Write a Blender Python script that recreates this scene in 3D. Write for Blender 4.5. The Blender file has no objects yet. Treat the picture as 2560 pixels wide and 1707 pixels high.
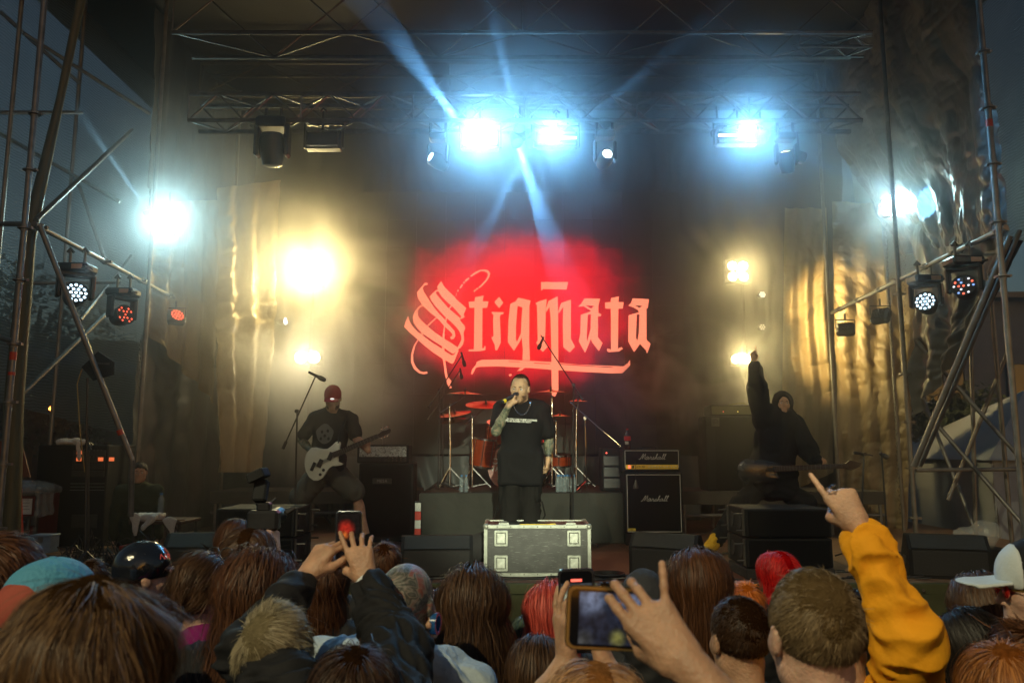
import bpy, bmesh, math, random
import numpy as np
from mathutils import Vector, Matrix, Quaternion
R = math.radians
scene = bpy.context.scene
COL = scene.collection
rng = np.random.RandomState(7)
random.seed(7)

# ------------------------------------------------------------------ camera
F = 1950.0                     # focal length in pixels of the 2560 px wide photograph
PITCH = R(7.83)
CAMZ = 2.0
ZF = 0.86                      # stage floor height
cam_d = bpy.data.cameras.new('camera'); cam = bpy.data.objects.new('camera', cam_d); COL.objects.link(cam)
cam.location = (0, 0, CAMZ); cam.rotation_euler = (R(90) + PITCH, 0, 0)
cam_d.sensor_width = 36; cam_d.lens = 36 * F / 2560; cam_d.clip_end = 900; cam_d.clip_start = .05
cam_d.dof.use_dof = True; cam_d.dof.focus_distance = 8.5; cam_d.dof.aperture_fstop = 6.5
scene.camera = cam

# ------------------------------------------------------------------ sky, exposure
world = bpy.data.worlds.new('World'); scene.world = world; world.use_nodes = True
wn = world.node_tree; wn.nodes.clear()
sky = wn.nodes.new('ShaderNodeTexSky'); sky.sky_type = 'NISHITA'; sky.sun_disc = False
sky.sun_elevation = R(2.5); sky.sun_rotation = R(150); sky.air_density = 1.0; sky.dust_density = 1.5; sky.ozone_density = 2.0
bgn = wn.nodes.new('ShaderNodeBackground'); bgn.inputs['Strength'].default_value = 0.095
won = wn.nodes.new('ShaderNodeOutputWorld')
wn.links.new(sky.outputs[0], bgn.inputs['Color']); wn.links.new(bgn.outputs[0], won.inputs['Surface'])
scene.view_settings.view_transform = 'Standard'; scene.view_settings.look = 'None'
scene.view_settings.exposure = 0.0; scene.view_settings.gamma = 1.0; scene.view_settings.use_curve_mapping = False
cy = scene.cycles
cy.use_denoising = True; cy.max_bounces = 5; cy.diffuse_bounces = 2; cy.glossy_bounces = 2; cy.transmission_bounces = 4
cy.transparent_max_bounces = 12; cy.volume_bounces = 0; cy.sample_clamp_indirect = 4.0; cy.caustics_reflective = False; cy.caustics_refractive = False
cy.volume_step_rate = 2.0; cy.volume_max_steps = 64
try: cy.use_light_tree = True
except Exception: pass

# ------------------------------------------------------------------ tools
SP, CP = math.sin(PITCH), math.cos(PITCH)
def W(px, py, Y):
    """the point of the place seen at photo pixel px, py that lies Y metres ahead"""
    xc = (px - 1280) / F; zc = -(py - 853.5) / F
    y = CP - SP * zc; z = SP + CP * zc
    return Vector((xc / y * Y, Y, CAMZ + z / y * Y))
def nrm(v):
    v = np.asarray(v, float); return v / (np.linalg.norm(v) + 1e-12)
def A(v): return np.array([v[0], v[1], v[2]], float)

MATS = {}
def M(name, col, rough=.5, metal=0., var=.12, scale=12., bump=0., bscale=None, spec=.5, emis=None, estr=1., coat=0., alpha=None, trans=0., stretch=None, sheen=0.):
    if name in MATS: return MATS[name]
    m = bpy.data.materials.new(name); m.use_nodes = True; MATS[name] = m
    nt = m.node_tree; b = nt.nodes['Principled BSDF']
    b.inputs['Base Color'].default_value = (*col, 1); b.inputs['Roughness'].default_value = rough
    b.inputs['Metallic'].default_value = metal; b.inputs['Specular IOR Level'].default_value = spec
    b.inputs['Coat Weight'].default_value = coat; b.inputs['Transmission Weight'].default_value = trans
    b.inputs['Sheen Weight'].default_value = sheen
    if emis: b.inputs['Emission Color'].default_value = (*emis, 1); b.inputs['Emission Strength'].default_value = estr
    if alpha is not None: b.inputs['Alpha'].default_value = alpha
    if var or bump:
        tc = nt.nodes.new('ShaderNodeTexCoord'); mp = nt.nodes.new('ShaderNodeMapping')
        nt.links.new(tc.outputs['Object'], mp.inputs[0])
        if stretch: mp.inputs['Scale'].default_value = stretch
        no = nt.nodes.new('ShaderNodeTexNoise'); no.inputs['Scale'].default_value = scale; no.inputs['Detail'].default_value = 5
        nt.links.new(mp.outputs[0], no.inputs['Vector'])
        if var:
            mr = nt.nodes.new('ShaderNodeMapRange'); mr.inputs[1].default_value = .3; mr.inputs[2].default_value = .7
            mr.inputs[3].default_value = 1 - var; mr.inputs[4].default_value = 1 + var
            mx = nt.nodes.new('ShaderNodeVectorMath'); mx.operation = 'SCALE'; mx.inputs[0].default_value = col
            nt.links.new(no.outputs[0], mr.inputs[0]); nt.links.new(mr.outputs[0], mx.inputs['Scale']); nt.links.new(mx.outputs[0], b.inputs['Base Color'])
            m2 = nt.nodes.new('ShaderNodeMapRange'); m2.inputs[3].default_value = max(0, rough - .12); m2.inputs[4].default_value = min(1, rough + .12)
            nt.links.new(no.outputs[0], m2.inputs[0]); nt.links.new(m2.outputs[0], b.inputs['Roughness'])
        if bump:
            n2 = nt.nodes.new('ShaderNodeTexNoise'); n2.inputs['Scale'].default_value = bscale or scale * 4; n2.inputs['Detail'].default_value = 4
            nt.links.new(mp.outputs[0], n2.inputs['Vector'])
            bp = nt.nodes.new('ShaderNodeBump'); bp.inputs['Strength'].default_value = bump; bp.inputs['Distance'].default_value = .02
            nt.links.new(n2.outputs[0], bp.inputs['Height']); nt.links.new(bp.outputs[0], b.inputs['Normal'])
    return m

def np_mesh(name, V, Q, mat=None, smooth=True):
    V = np.asarray(V, np.float32); Q = np.asarray(Q, np.int32); k = Q.shape[1]
    me = bpy.data.meshes.new(name); me.vertices.add(len(V)); me.vertices.foreach_set('co', V.ravel())
    me.loops.add(Q.size); me.loops.foreach_set('vertex_index', Q.ravel())
    me.polygons.add(len(Q)); me.polygons.foreach_set('loop_start', np.arange(0, Q.size, k, dtype=np.int32))
    me.update(calc_edges=True)
    if smooth: me.polygons.foreach_set('use_smooth', np.ones(len(Q), bool))
    if mat: me.materials.append(mat)
    return me
def link(name, me, parent=None):
    o = bpy.data.objects.new(name, me); COL.objects.link(o)
    if parent is not None: o.parent = parent
    return o
def tag(o, label=None, cat=None, group=None, kind=None):
    if label: o['label'] = label
    if cat: o['category'] = cat
    if group: o['group'] = group
    if kind: o['kind'] = kind
    return o
def thing(name, label, cat, loc=(0, 0, 0), rz=0., group=None, rot=None):
    o = bpy.data.objects.new(name, None); COL.objects.link(o); o.location = loc
    o.rotation_euler = rot if rot else (0, 0, rz); o.empty_display_size = .1
    return tag(o, label, cat, group)
def dup(root, loc=None, rz=None, label=None, group=None, rot=None):
    r = root.copy(); COL.objects.link(r)
    if loc is not None: r.location = loc
    if rz is not None: r.rotation_euler = (0, 0, rz)
    if rot is not None: r.rotation_euler = rot
    if label: r['label'] = label
    if group: r['group'] = group
    for ch in list(root.children):
        c = ch.copy(); COL.objects.link(c); c.parent = r
        for g in list(ch.children):
            d = g.copy(); COL.objects.link(d); d.parent = c
    return r

class MB:
    """collects simple solids and links them as one mesh"""
    def __init__(s): s.v = []; s.f = []
    def add(s, vs, fs):
        n = len(s.v); s.v += [tuple(x) for x in vs]; s.f += [tuple(i + n for i in f) for f in fs]; return s
    def box(s, c, d, rz=0., rot=None, bev=0.):
        x, y, z = d[0] / 2, d[1] / 2, d[2] / 2
        if bev:
            b = bev; vs = []
            for sx in (-1, 1):
                for sy in (-1, 1):
                    for sz in (-1, 1):
                        vs += [(sx * (x - b), sy * (y - b), sz * z), (sx * (x - b), sy * y, sz * (z - b)), (sx * x, sy * (y - b), sz * (z - b))]
            I = lambda a, b_, c_, k: ((a * 4 + b_ * 2 + c_) * 3 + k)
            fs = []
            for a in (0, 1):
                f = [I(0, 0, a, 0), I(1, 0, a, 0), I(1, 1, a, 0), I(0, 1, a, 0)]; fs.append(f if a else f[::-1])
                f = [I(0, a, 0, 1), I(1, a, 0, 1), I(1, a, 1, 1), I(0, a, 1, 1)]; fs.append(f[::-1] if a else f)
                f = [I(a, 0, 0, 2), I(a, 1, 0, 2), I(a, 1, 1, 2), I(a, 0, 1, 2)]; fs.append(f if a else f[::-1])
            for a in (0, 1):
                for b_ in (0, 1):
                    fs.append([I(0, a, b_, 0), I(1, a, b_, 0), I(1, a, b_, 1), I(0, a, b_, 1)])
                    fs.append([I(a, 0, b_, 0), I(a, 1, b_, 0), I(a, 1, b_, 2), I(a, 0, b_, 2)])
                    fs.append([I(a, b_, 0, 1), I(a, b_, 1, 1), I(a, b_, 1, 2), I(a, b_, 0, 2)])
            for a in (0, 1):
                for b_ in (0, 1):
                    for c_ in (0, 1): fs.append([I(a, b_, c_, 0), I(a, b_, c_, 1), I(a, b_, c_, 2)])
        else:
            vs = [(i * x, j * y, k * z) for k in (-1, 1) for j in (-1, 1) for i in (-1, 1)]
            fs = [(0, 2, 3, 1), (4, 5, 7, 6), (0, 1, 5, 4), (2, 6, 7, 3), (0, 4, 6, 2), (1, 3, 7, 5)]
        m = Matrix.Translation(Vector(c)) @ (rot.to_4x4() if rot is not None else Matrix.Rotation(rz, 4, 'Z'))
        return s.add([m @ Vector(v) for v in vs], fs)
    def tube(s, pts, r, n=8, cap=True):
        pts = [Vector(p) for p in pts]; rs = r if isinstance(r, (list, tuple)) else [r] * len(pts)
        rings = []; up = None
        for i, p in enumerate(pts):
            t = (pts[min(i + 1, len(pts) - 1)] - pts[max(i - 1, 0)]).normalized()
            if up is None: up = Vector((0, 0, 1)) if abs(t.z) < .9 else Vector((1, 0, 0))
            a = t.cross(up).normalized(); b = a.cross(t).normalized(); up = b
            rings.append([p + (a * math.cos(2 * math.pi * k / n) + b * math.sin(2 * math.pi * k / n)) * rs[i] for k in range(n)])
        vs = [v for q in rings for v in q]; fs = []
        for i in range(len(pts) - 1):
            for k in range(n): fs.append((i * n + k, i * n + (k + 1) % n, (i + 1) * n + (k + 1) % n, (i + 1) * n + k))
        if cap: fs += [tuple(range(n))[::-1], tuple(range((len(pts) - 1) * n, len(pts) * n))]
        return s.add(vs, fs)
    def lathe(s, c, axis, prof, n=16):
        """prof: (distance along the axis, radius)"""
        ax = Vector(axis).normalized(); u = ax.orthogonal().normalized(); w = ax.cross(u); c = Vector(c)
        vs = [c + ax * h + (u * math.cos(2 * math.pi * k / n) + w * math.sin(2 * math.pi * k / n)) * max(r, 1e-5) for h, r in prof for k in range(n)]
        fs = [(i * n + k, i * n + (k + 1) % n, (i + 1) * n + (k + 1) % n, (i + 1) * n + k) for i in range(len(prof) - 1) for k in range(n)]
        fs += [tuple(range(n))[::-1], tuple(range((len(prof) - 1) * n, len(prof) * n))]
        return s.add(vs, fs)
    def ball(s, c, r, n=10, m=7):
        r = r if isinstance(r, (tuple, list)) else (r, r, r)
        return s.add([(c[0] + r[0] * math.sin(math.pi * (i + .02) / (m + .04)) * math.cos(2 * math.pi * k / n), c[1] + r[1] * math.sin(math.pi * (i + .02) / (m + .04)) * math.sin(2 * math.pi * k / n), c[2] + r[2] * math.cos(math.pi * (i + .02) / (m + .04))) for i in range(m + 1) for k in range(n)],
                     [(i * n + k, i * n + (k + 1) % n, (i + 1) * n + (k + 1) % n, (i + 1) * n + k) for i in range(m) for k in range(n)])
    def prism(s, poly, a, b):
        """poly: list of 2d points; a(x,y)->3d front, b(x,y)->3d back"""
        n = len(poly); vs = [a(*p) for p in poly] + [b(*p) for p in poly]
        return s.add(vs, [tuple(range(n)), tuple(range(2 * n - 1, n - 1, -1))] + [(i, i + n, (i + 1) % n + n, (i + 1) % n) for i in range(n)])
    def build(s, name, mat, parent=None, smooth=False, ang=None):
        me = bpy.data.meshes.new(name); me.from_pydata(s.v, [], s.f); me.update()
        bm = bmesh.new(); bm.from_mesh(me); bmesh.ops.recalc_face_normals(bm, faces=bm.faces)
        if smooth:
            for f in bm.faces: f.smooth = True
            for e in bm.edges:
                if len(e.link_faces) == 2 and e.calc_face_angle(0) > R(ang or 40): e.smooth = False
        bm.to_mesh(me); bm.free()
        if mat: me.materials.append(mat)
        return link(name, me, parent)

def flat_shapes(name, polys, to3, mat, parent=None, thick=.004):
    """filled 2-d outlines (with holes) turned into a thin slab; to3 is a 4x4 matrix from the xy plane"""
    cu = bpy.data.curves.new(name, 'CURVE'); cu.dimensions = '2D'; cu.fill_mode = 'BOTH'; cu.extrude = thick / 2
    for poly in polys:
        sp = cu.splines.new('POLY'); sp.points.add(len(poly) - 1); sp.use_cyclic_u = True
        for i, (x, y) in enumerate(poly): sp.points[i].co = (x, y, 0, 1)
    return curve_to_mesh(name, cu, to3, mat, parent)
def curve_to_mesh(name, cu, to3, mat, parent):
    t = bpy.data.objects.new('tmp', cu); COL.objects.link(t)
    dg = bpy.context.evaluated_depsgraph_get(); dg.update()
    me = bpy.data.meshes.new_from_object(t.evaluated_get(dg)); me.name = name
    bpy.data.objects.remove(t); bpy.data.curves.remove(cu)
    me.transform(to3); me.materials.clear(); me.materials.append(mat)
    return link(name, me, parent)
def text(name, s, to3, size, mat, parent=None, thick=.002, shear=0., bold=0., align='CENTER', spacing=1.):
    cu = bpy.data.curves.new(name, 'FONT'); cu.body = s; cu.size = size; cu.extrude = thick / 2; cu.shear = shear; cu.offset = bold
    cu.align_x = align; cu.align_y = 'CENTER'; cu.resolution_u = 3; cu.space_character = spacing; cu.space_line = .85
    return curve_to_mesh(name, cu, to3, mat, parent)
def facing(loc, rz=0., rx=R(90)):
    """matrix that stands the xy plane up facing the camera side (-Y) at loc"""
    return Matrix.Translation(Vector(loc)) @ Matrix.Rotation(rz, 4, 'Z') @ Matrix.Rotation(rx, 4, 'X')
def stroke(pts, ws):
    """outline of a polyline of varying width"""
    L = []; Rr = []
    for i, p in enumerate(pts):
        a = pts[max(i - 1, 0)]; b = pts[min(i + 1, len(pts) - 1)]
        dx, dy = b[0] - a[0], b[1] - a[1]; l = math.hypot(dx, dy) or 1; w = (ws[i] if isinstance(ws, list) else ws) / 2
        L.append((p[0] - dy / l * w, p[1] + dx / l * w)); Rr.append((p[0] + dy / l * w, p[1] - dx / l * w))
    return L + Rr[::-1]

_lat = {}
def vnoise(P, sc, seed=0):
    """smooth value noise in -1..1, vectorised"""
    if seed not in _lat: _lat[seed] = np.random.RandomState(seed + 11).uniform(-1, 1, (32, 32, 32)).astype(np.float32)
    L = _lat[seed]; q = np.asarray(P) * sc + 100.; i = np.floor(q).astype(int); f = q - i; f = f * f * (3 - 2 * f); i0 = i & 31; i1 = (i + 1) & 31
    def g(a, b, c): return L[a, b, c]
    x0, y0, z0 = i0.T; x1, y1, z1 = i1.T; fx, fy, fz = f.T
    return ((g(x0, y0, z0) * (1 - fx) + g(x1, y0, z0) * fx) * (1 - fy) + (g(x0, y1, z0) * (1 - fx) + g(x1, y1, z0) * fx) * fy) * (1 - fz) + \
           ((g(x0, y0, z1) * (1 - fx) + g(x1, y0, z1) * fx) * (1 - fy) + (g(x0, y1, z1) * (1 - fx) + g(x1, y1, z1) * fx) * fy) * fz

# ------------------------------------------------------------------ signed distance bodies
def cap(a, b, ra, rb=None, k=.02, sub=False, fl=None): return ('c', A(a), A(b), ra, ra if rb is None else rb, k, sub, fl)
def ell(c, r, Rm=None, k=.02, sub=False): return ('e', A(c), np.array(r if hasattr(r, '__len__') else (r, r, r), float), np.eye(3) if Rm is None else np.asarray(Rm, float), k, sub)
def rbox(c, hf, Rm=None, rd=.01, k=.01, sub=False): return ('b', A(c), np.array(hf, float), np.eye(3) if Rm is None else np.asarray(Rm, float), rd, k, sub)
def prim_bounds(p):
    if p[0] == 'c':
        r = max(p[3], p[4]); return np.minimum(p[1], p[2]) - r, np.maximum(p[1], p[2]) + r
    e = np.abs(p[3]) @ p[2]; return p[1] - e, p[1] + e
def sdf_mesh(name, prims, h, mat, parent=None, disp=None, inflate=0.):
    adds = [p for p in prims if not (p[6] if p[0] in 'cb' else p[5])]
    bs = [prim_bounds(p) for p in adds]
    lo = np.min([b[0] for b in bs], 0) - 4 * h - inflate; hi = np.max([b[1] for b in bs], 0) + 4 * h + inflate
    n = np.ceil((hi - lo) / h).astype(int) + 1
    G = np.full(n, 1., np.float32); ax = [lo[i] + h * np.arange(n[i]) for i in range(3)]
    for p in prims:
        k, sub = (p[5], p[6]) if p[0] in 'cb' else (p[4], p[5])
        b = prim_bounds(p); m = k + 3 * h + inflate + .01
        s0 = np.clip(np.floor((b[0] - m - lo) / h).astype(int), 0, n - 1); s1 = np.clip(np.ceil((b[1] + m - lo) / h).astype(int) + 1, 1, n)
        if np.any(s1 <= s0): continue
        sl = tuple(slice(s0[i], s1[i]) for i in range(3))
        X = ax[0][sl[0]][:, None, None]; Y = ax[1][sl[1]][None, :, None]; Z = ax[2][sl[2]][None, None, :]
        if p[0] == 'c':
            a, bb, ra, rb, fl = p[1], p[2], p[3], p[4], p[7]
            x, y, z = X - a[0], Y - a[1], Z - a[2]; ba = bb - a
            if fl:
                nn = nrm(fl[0]); c = (x * nn[0] + y * nn[1] + z * nn[2]) * (fl[1] - 1); x = x + nn[0] * c; y = y + nn[1] * c; z = z + nn[2] * c
                ba = ba + nn * (ba @ nn) * (fl[1] - 1)
            t = np.clip((x * ba[0] + y * ba[1] + z * ba[2]) / (ba @ ba + 1e-9), 0, 1)
            d = np.sqrt((x - t * ba[0]) ** 2 + (y - t * ba[1]) ** 2 + (z - t * ba[2]) ** 2) - (ra + (rb - ra) * t)
            if fl: d = d / max(1., fl[1] ** .5)
        else:
            c, r, Rm = p[1], p[2], p[3]; x, y, z = X - c[0], Y - c[1], Z - c[2]
            u = x * Rm[0, 0] + y * Rm[1, 0] + z * Rm[2, 0]; v = x * Rm[0, 1] + y * Rm[1, 1] + z * Rm[2, 1]; w = x * Rm[0, 2] + y * Rm[1, 2] + z * Rm[2, 2]
            if p[0] == 'e':
                k0 = np.sqrt((u / r[0]) ** 2 + (v / r[1]) ** 2 + (w / r[2]) ** 2); k1 = np.sqrt((u / r[0] ** 2) ** 2 + (v / r[1] ** 2) ** 2 + (w / r[2] ** 2) ** 2)
                d = k0 * (k0 - 1) / (k1 + 1e-9); d = np.where(k0 < 1e-3, -r.min(), d)
            else:
                rd = p[4]; qx, qy, qz = np.abs(u) - r[0] + rd, np.abs(v) - r[1] + rd, np.abs(w) - r[2] + rd
                d = np.sqrt(np.maximum(qx, 0) ** 2 + np.maximum(qy, 0) ** 2 + np.maximum(qz, 0) ** 2) + np.minimum(np.maximum(qx, np.maximum(qy, qz)), 0) - rd
        g = G[sl]
        if sub:
            hh = np.maximum(k - np.abs(g + d), 0) / max(k, 1e-6); G[sl] = np.maximum(g, -d) + hh * hh * k / 4
        else:
            hh = np.maximum(k - np.abs(g - d), 0) / max(k, 1e-6); G[sl] = np.minimum(g, d) - hh * hh * k / 4
    G -= inflate
    S = G < 0; c8 = [(i, j, k) for i in (0, 1) for j in (0, 1) for k in (0, 1)]
    cnt = sum(S[i:n[0] - 1 + i, j:n[1] - 1 + j, k:n[2] - 1 + k].astype(np.int8) for i, j, k in c8)
    act = np.argwhere((cnt > 0) & (cnt < 8))
    vals = np.stack([G[act[:, 0] + i, act[:, 1] + j, act[:, 2] + k] for i, j, k in c8], 1)
    acc = np.zeros((len(act), 3)); num = np.zeros(len(act)); cc = np.array(c8, float)
    for a in range(8):
        for b in range(a + 1, 8):
            if abs(cc[a] - cc[b]).sum() != 1: continue
            va, vb = vals[:, a], vals[:, b]; m = (va < 0) != (vb < 0)
            t = np.where(m, va / np.where(m, va - vb, 1), 0)
            acc += np.where(m[:, None], cc[a] + t[:, None] * (cc[b] - cc[a]), 0); num += m
    V = lo + h * (act + acc / num[:, None])
    idx = np.full(n, -1, np.int32); idx[act[:, 0], act[:, 1], act[:, 2]] = np.arange(len(act))
    Q = []
    for axi in range(3):
        u, v = [(1, 2), (2, 0), (0, 1)][axi]
        sl0 = [slice(1, None)] * 3; sl1 = [slice(1, None)] * 3; sl0[axi] = slice(0, -1); sl1[axi] = slice(1, None)
        a = S[tuple(sl0)]; b = S[tuple(sl1)]
        e = np.argwhere(a != b); off = np.ones(3, int); off[axi] = 0; e0 = e + off; fl_ = a[e[:, 0], e[:, 1], e[:, 2]]
        du = np.zeros(3, int); du[u] = 1; dv = np.zeros(3, int); dv[v] = 1
        q = [idx[tuple((e0 - s_).T)] for s_ in (du * 0, du, du + dv, dv)]
        q = np.stack(q, 1); q = np.where(fl_[:, None], q, q[:, ::-1]); Q.append(q[(q >= 0).all(1)])
    Q = np.concatenate(Q)
    if disp is not None:
        fn = np.cross(V[Q[:, 2]] - V[Q[:, 0]], V[Q[:, 3]] - V[Q[:, 1]]); N = np.zeros_like(V)
        for k in range(4): np.add.at(N, Q[:, k], fn)
        N /= np.linalg.norm(N, axis=1)[:, None] + 1e-12
        V = V + N * disp(V, N)[:, None]
    return link(name, np_mesh(name, V, Q, mat), parent)

def cloth_disp(amp=.012, sc=9., seed=3, st=(1, 1, .6)):
    st = np.array(st)
    def f(V, N):
        w = vnoise(V, 4., seed + 5)[:, None] * .25
        a = 1 - np.abs(vnoise(V * st + w, sc, seed)) * 2.2; b = vnoise(V * st + w, sc * 2.3, seed + 1)
        return amp * (.6 * np.clip(a, -1, 1) + .3 * b)
    return f

def sheet(name, P, nu, nv, mat, parent=None, amp=.05, seed=1, fold=0., foldn=8, thick=0.):
    """crumpled cloth between four corners P00,P10,P11,P01 (u across, v down)"""
    P = [A(p) for p in P]; u = np.linspace(0, 1, nu)[:, None]; v = np.linspace(0, 1, nv)[None, :]
    B = lambda i: ((1 - u) * (1 - v) * P[0][i] + u * (1 - v) * P[1][i] + u * v * P[2][i] + (1 - u) * v * P[3][i])
    V = np.stack([B(0), B(1), B(2)], -1).reshape(-1, 3)
    n = nrm(np.cross(P[1] - P[0], P[3] - P[0])); UU = np.repeat(u, nv, 1).ravel(); VV = np.repeat(v, nu, 0).ravel()
    L = np.linalg.norm(P[1] - P[0]); H = np.linalg.norm(P[3] - P[0]); T = np.stack([UU * L, VV * H, UU * 0], 1)
    wob = vnoise(T, .8, seed)[:, None] * .5
    cr = (1 - np.abs(vnoise(T * (1, .8, 1) + wob, 2.4, seed + 1)) * 3) * .5 + (1 - np.abs(vnoise(T + wob, 5.5, seed + 2)) * 3) * .18 + vnoise(T, 1., seed + 3) * .8 + (1 - np.abs(vnoise(T * (.35, 1, 1), 8, seed + 4)) * 3) * .09 + (1 - np.abs(vnoise(T * (.9, .8, 1) + wob, 13, seed + 7)) * 3) * .07 + (1 - np.abs(vnoise(T + wob * 2, 26, seed + 8)) * 3) * .025
    d = amp * cr + fold * np.sin(foldn * 2 * math.pi * (UU + .03 * vnoise(T, 1.2, seed + 5)) + 1.5 * vnoise(T, .6, seed + 6)) * (.6 + .4 * VV)
    V = V + n * d[:, None]
    i = np.arange(nu - 1)[:, None] * nv + np.arange(nv - 1)[None, :]; i = i.ravel()
    Q = np.stack([i, i + nv, i + nv + 1, i + 1], 1)
    return link(name, np_mesh(name, V, Q, mat), parent)
# ------------------------------------------------------------------ materials of the setting
asphalt = M('asphalt', (.05, .05, .052), .85, bump=.4, scale=6)
deck = M('deck_ply', (.13, .055, .035), .5, var=.3, scale=5, bump=.15, bscale=60, stretch=(1, 6, 1))
deck2 = M('deck_ply_pale', (.2, .11, .06), .55, var=.3, scale=5, bump=.15, bscale=60, stretch=(6, 1, 1))
black_cloth = M('black_cloth', (.012, .012, .015), .8, bump=.3, scale=4)
roof_cloth = M('roof_cloth', (.02, .021, .026), .7, bump=.25, scale=3)
fascia_m = M('fascia_cloth', (.045, .052, .018), .7, var=.3, bump=.2, scale=3)
steel = M('steel', (.2, .19, .175), .42, .6, var=.25, scale=9, bump=.05)
alu = M('aluminium', (.2, .2, .2), .35, .8, var=.2, scale=14)
alu_dull = M('aluminium_dull', (.1, .095, .085), .5, .6, var=.25, scale=14)
chrome = M('chrome', (.75, .75, .75), .12, 1., var=.05)
black_plastic = M('black_plastic', (.02, .02, .022), .4, var=.15, bump=.05)
black_matt = M('black_matt', (.014, .014, .015), .75, bump=.2, scale=30)
tape_red = M('red_tape', (.55, .05, .02), .5)
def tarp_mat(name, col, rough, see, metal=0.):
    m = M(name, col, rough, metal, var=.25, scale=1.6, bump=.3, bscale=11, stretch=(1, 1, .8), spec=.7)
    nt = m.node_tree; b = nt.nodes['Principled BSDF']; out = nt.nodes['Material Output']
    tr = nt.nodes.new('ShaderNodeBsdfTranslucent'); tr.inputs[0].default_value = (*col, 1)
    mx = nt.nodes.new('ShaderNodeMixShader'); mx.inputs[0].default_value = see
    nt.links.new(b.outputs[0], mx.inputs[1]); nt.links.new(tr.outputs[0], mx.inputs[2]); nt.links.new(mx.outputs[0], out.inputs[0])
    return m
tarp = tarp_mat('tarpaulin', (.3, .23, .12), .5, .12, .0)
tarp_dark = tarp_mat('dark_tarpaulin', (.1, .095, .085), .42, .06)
def net_mat(name, col, cover, scale):
    m = bpy.data.materials.new(name); m.use_nodes = True; nt = m.node_tree; b = nt.nodes['Principled BSDF']; out = nt.nodes['Material Output']
    b.inputs['Base Color'].default_value = (*col, 1); b.inputs['Roughness'].default_value = .8
    tl = nt.nodes.new('ShaderNodeBsdfTranslucent'); tl.inputs[0].default_value = (*[c * 1.3 for c in col], 1)
    ml = nt.nodes.new('ShaderNodeMixShader'); ml.inputs[0].default_value = .5
    tp = nt.nodes.new('ShaderNodeBsdfTransparent'); mx = nt.nodes.new('ShaderNodeMixShader')
    tc = nt.nodes.new('ShaderNodeTexCoord'); wv = nt.nodes.new('ShaderNodeTexWave'); wv.bands_direction = 'Z'; wv.inputs['Scale'].default_value = scale
    wv.inputs['Distortion'].default_value = 6; wv.inputs['Detail Scale'].default_value = .6
    mr = nt.nodes.new('ShaderNodeMapRange'); mr.inputs[3].default_value = cover - .12; mr.inputs[4].default_value = cover + .12
    nt.links.new(tc.outputs['Object'], wv.inputs[0]); nt.links.new(wv.outputs['Fac'], mr.inputs[0]); nt.links.new(mr.outputs[0], mx.inputs[0])
    nt.links.new(b.outputs[0], ml.inputs[1]); nt.links.new(tl.outputs[0], ml.inputs[2])
    nt.links.new(tp.outputs[0], mx.inputs[1]); nt.links.new(ml.outputs[0], mx.inputs[2]); nt.links.new(mx.outputs[0], out.inputs[0])
    return m
net = net_mat('scaffold_net', (.2, .23, .21), .68, 9.)

def struct(o): o['kind'] = 'structure'; return o
# ------------------------------------------------------------------ ground and stage
gb = MB(); gb.add([(-150, -40, 0), (150, -40, 0), (150, 260, 0), (-150, 260, 0)], [(0, 1, 2, 3)]); struct(gb.build('ground', asphalt))
YF = 6.95                                    # front edge of the stage
sf = MB(); sf.box((0, YF + 3.9, ZF - .14), (13.2, 7.8, .12)); stage = struct(sf.build('stage_floor', black_matt))
pan = MB().box((0, 0, 0), (.992, 1.992, .06), bev=.004).build('deck_panel', deck, stage).data
bpy.data.objects.remove(bpy.data.objects['deck_panel'])
first = True
for i in range(13):
    for j in range(4):
        o = bpy.data.objects.new('deck_panel', pan); COL.objects.link(o); o.parent = stage
        o.location = (-6.3 + i * 1.0 + .1, YF + 1.0 + j * 2 - .02, ZF - .03 + rng.uniform(-.0015, .0015))
        if first: o.data.materials.clear(); o.data.materials.append(None); first = False
        o.material_slots[0].link = 'OBJECT'; o.material_slots[0].material = deck2 if (i > 8 or i < 3) else deck
# front lip and fascia
fa = thing('stage_skirting', 'olive green cloth skirt with grommets along the front of the stage', 'stage skirt', (0, YF - .05, 0))
MB().box((0, .02, ZF - .045), (12.6, .06, .09), bev=.005).build('edge_beam', fascia_m, fa)
sheet('skirt', [(-6.3, 0, ZF - .085), (6.3, 0, ZF - .085), (6.3, 0, 0.02), (-6.3, 0, .02)], 200, 24, fascia_m, fa, amp=.01, seed=4, fold=.006, foldn=24)
gm = MB().lathe((0, 0, 0), (0, -1, 0), [(0, .014), (.006, .014), (.006, .007), (.001, .007)], 12).build('grommet', alu_dull, fa)
gm.location = (-5.9, -.035, ZF - .05)
for i in range(1, 26):
    g = gm.copy(); COL.objects.link(g); g.parent = fa; g.location = (-5.9 + i * .47, -.035, ZF - .05)

# roof, back wall
rb = MB(); rb.box((0, 9.7, 7.72), (12.2, 7.8, .04)); struct(rb.build('stage_roof', roof_cloth))
bk = thing('back_curtain', 'black curtain hung across the whole back of the stage', 'curtain', (0, 13.4, 0))
sheet('curtain', [(-5.9, 0, 7.7), (5.9, 0, 7.7), (5.9, 0, ZF), (-5.9, 0, ZF)], 220, 60, black_cloth, bk, amp=.03, seed=9, fold=.05, foldn=26)

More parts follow.
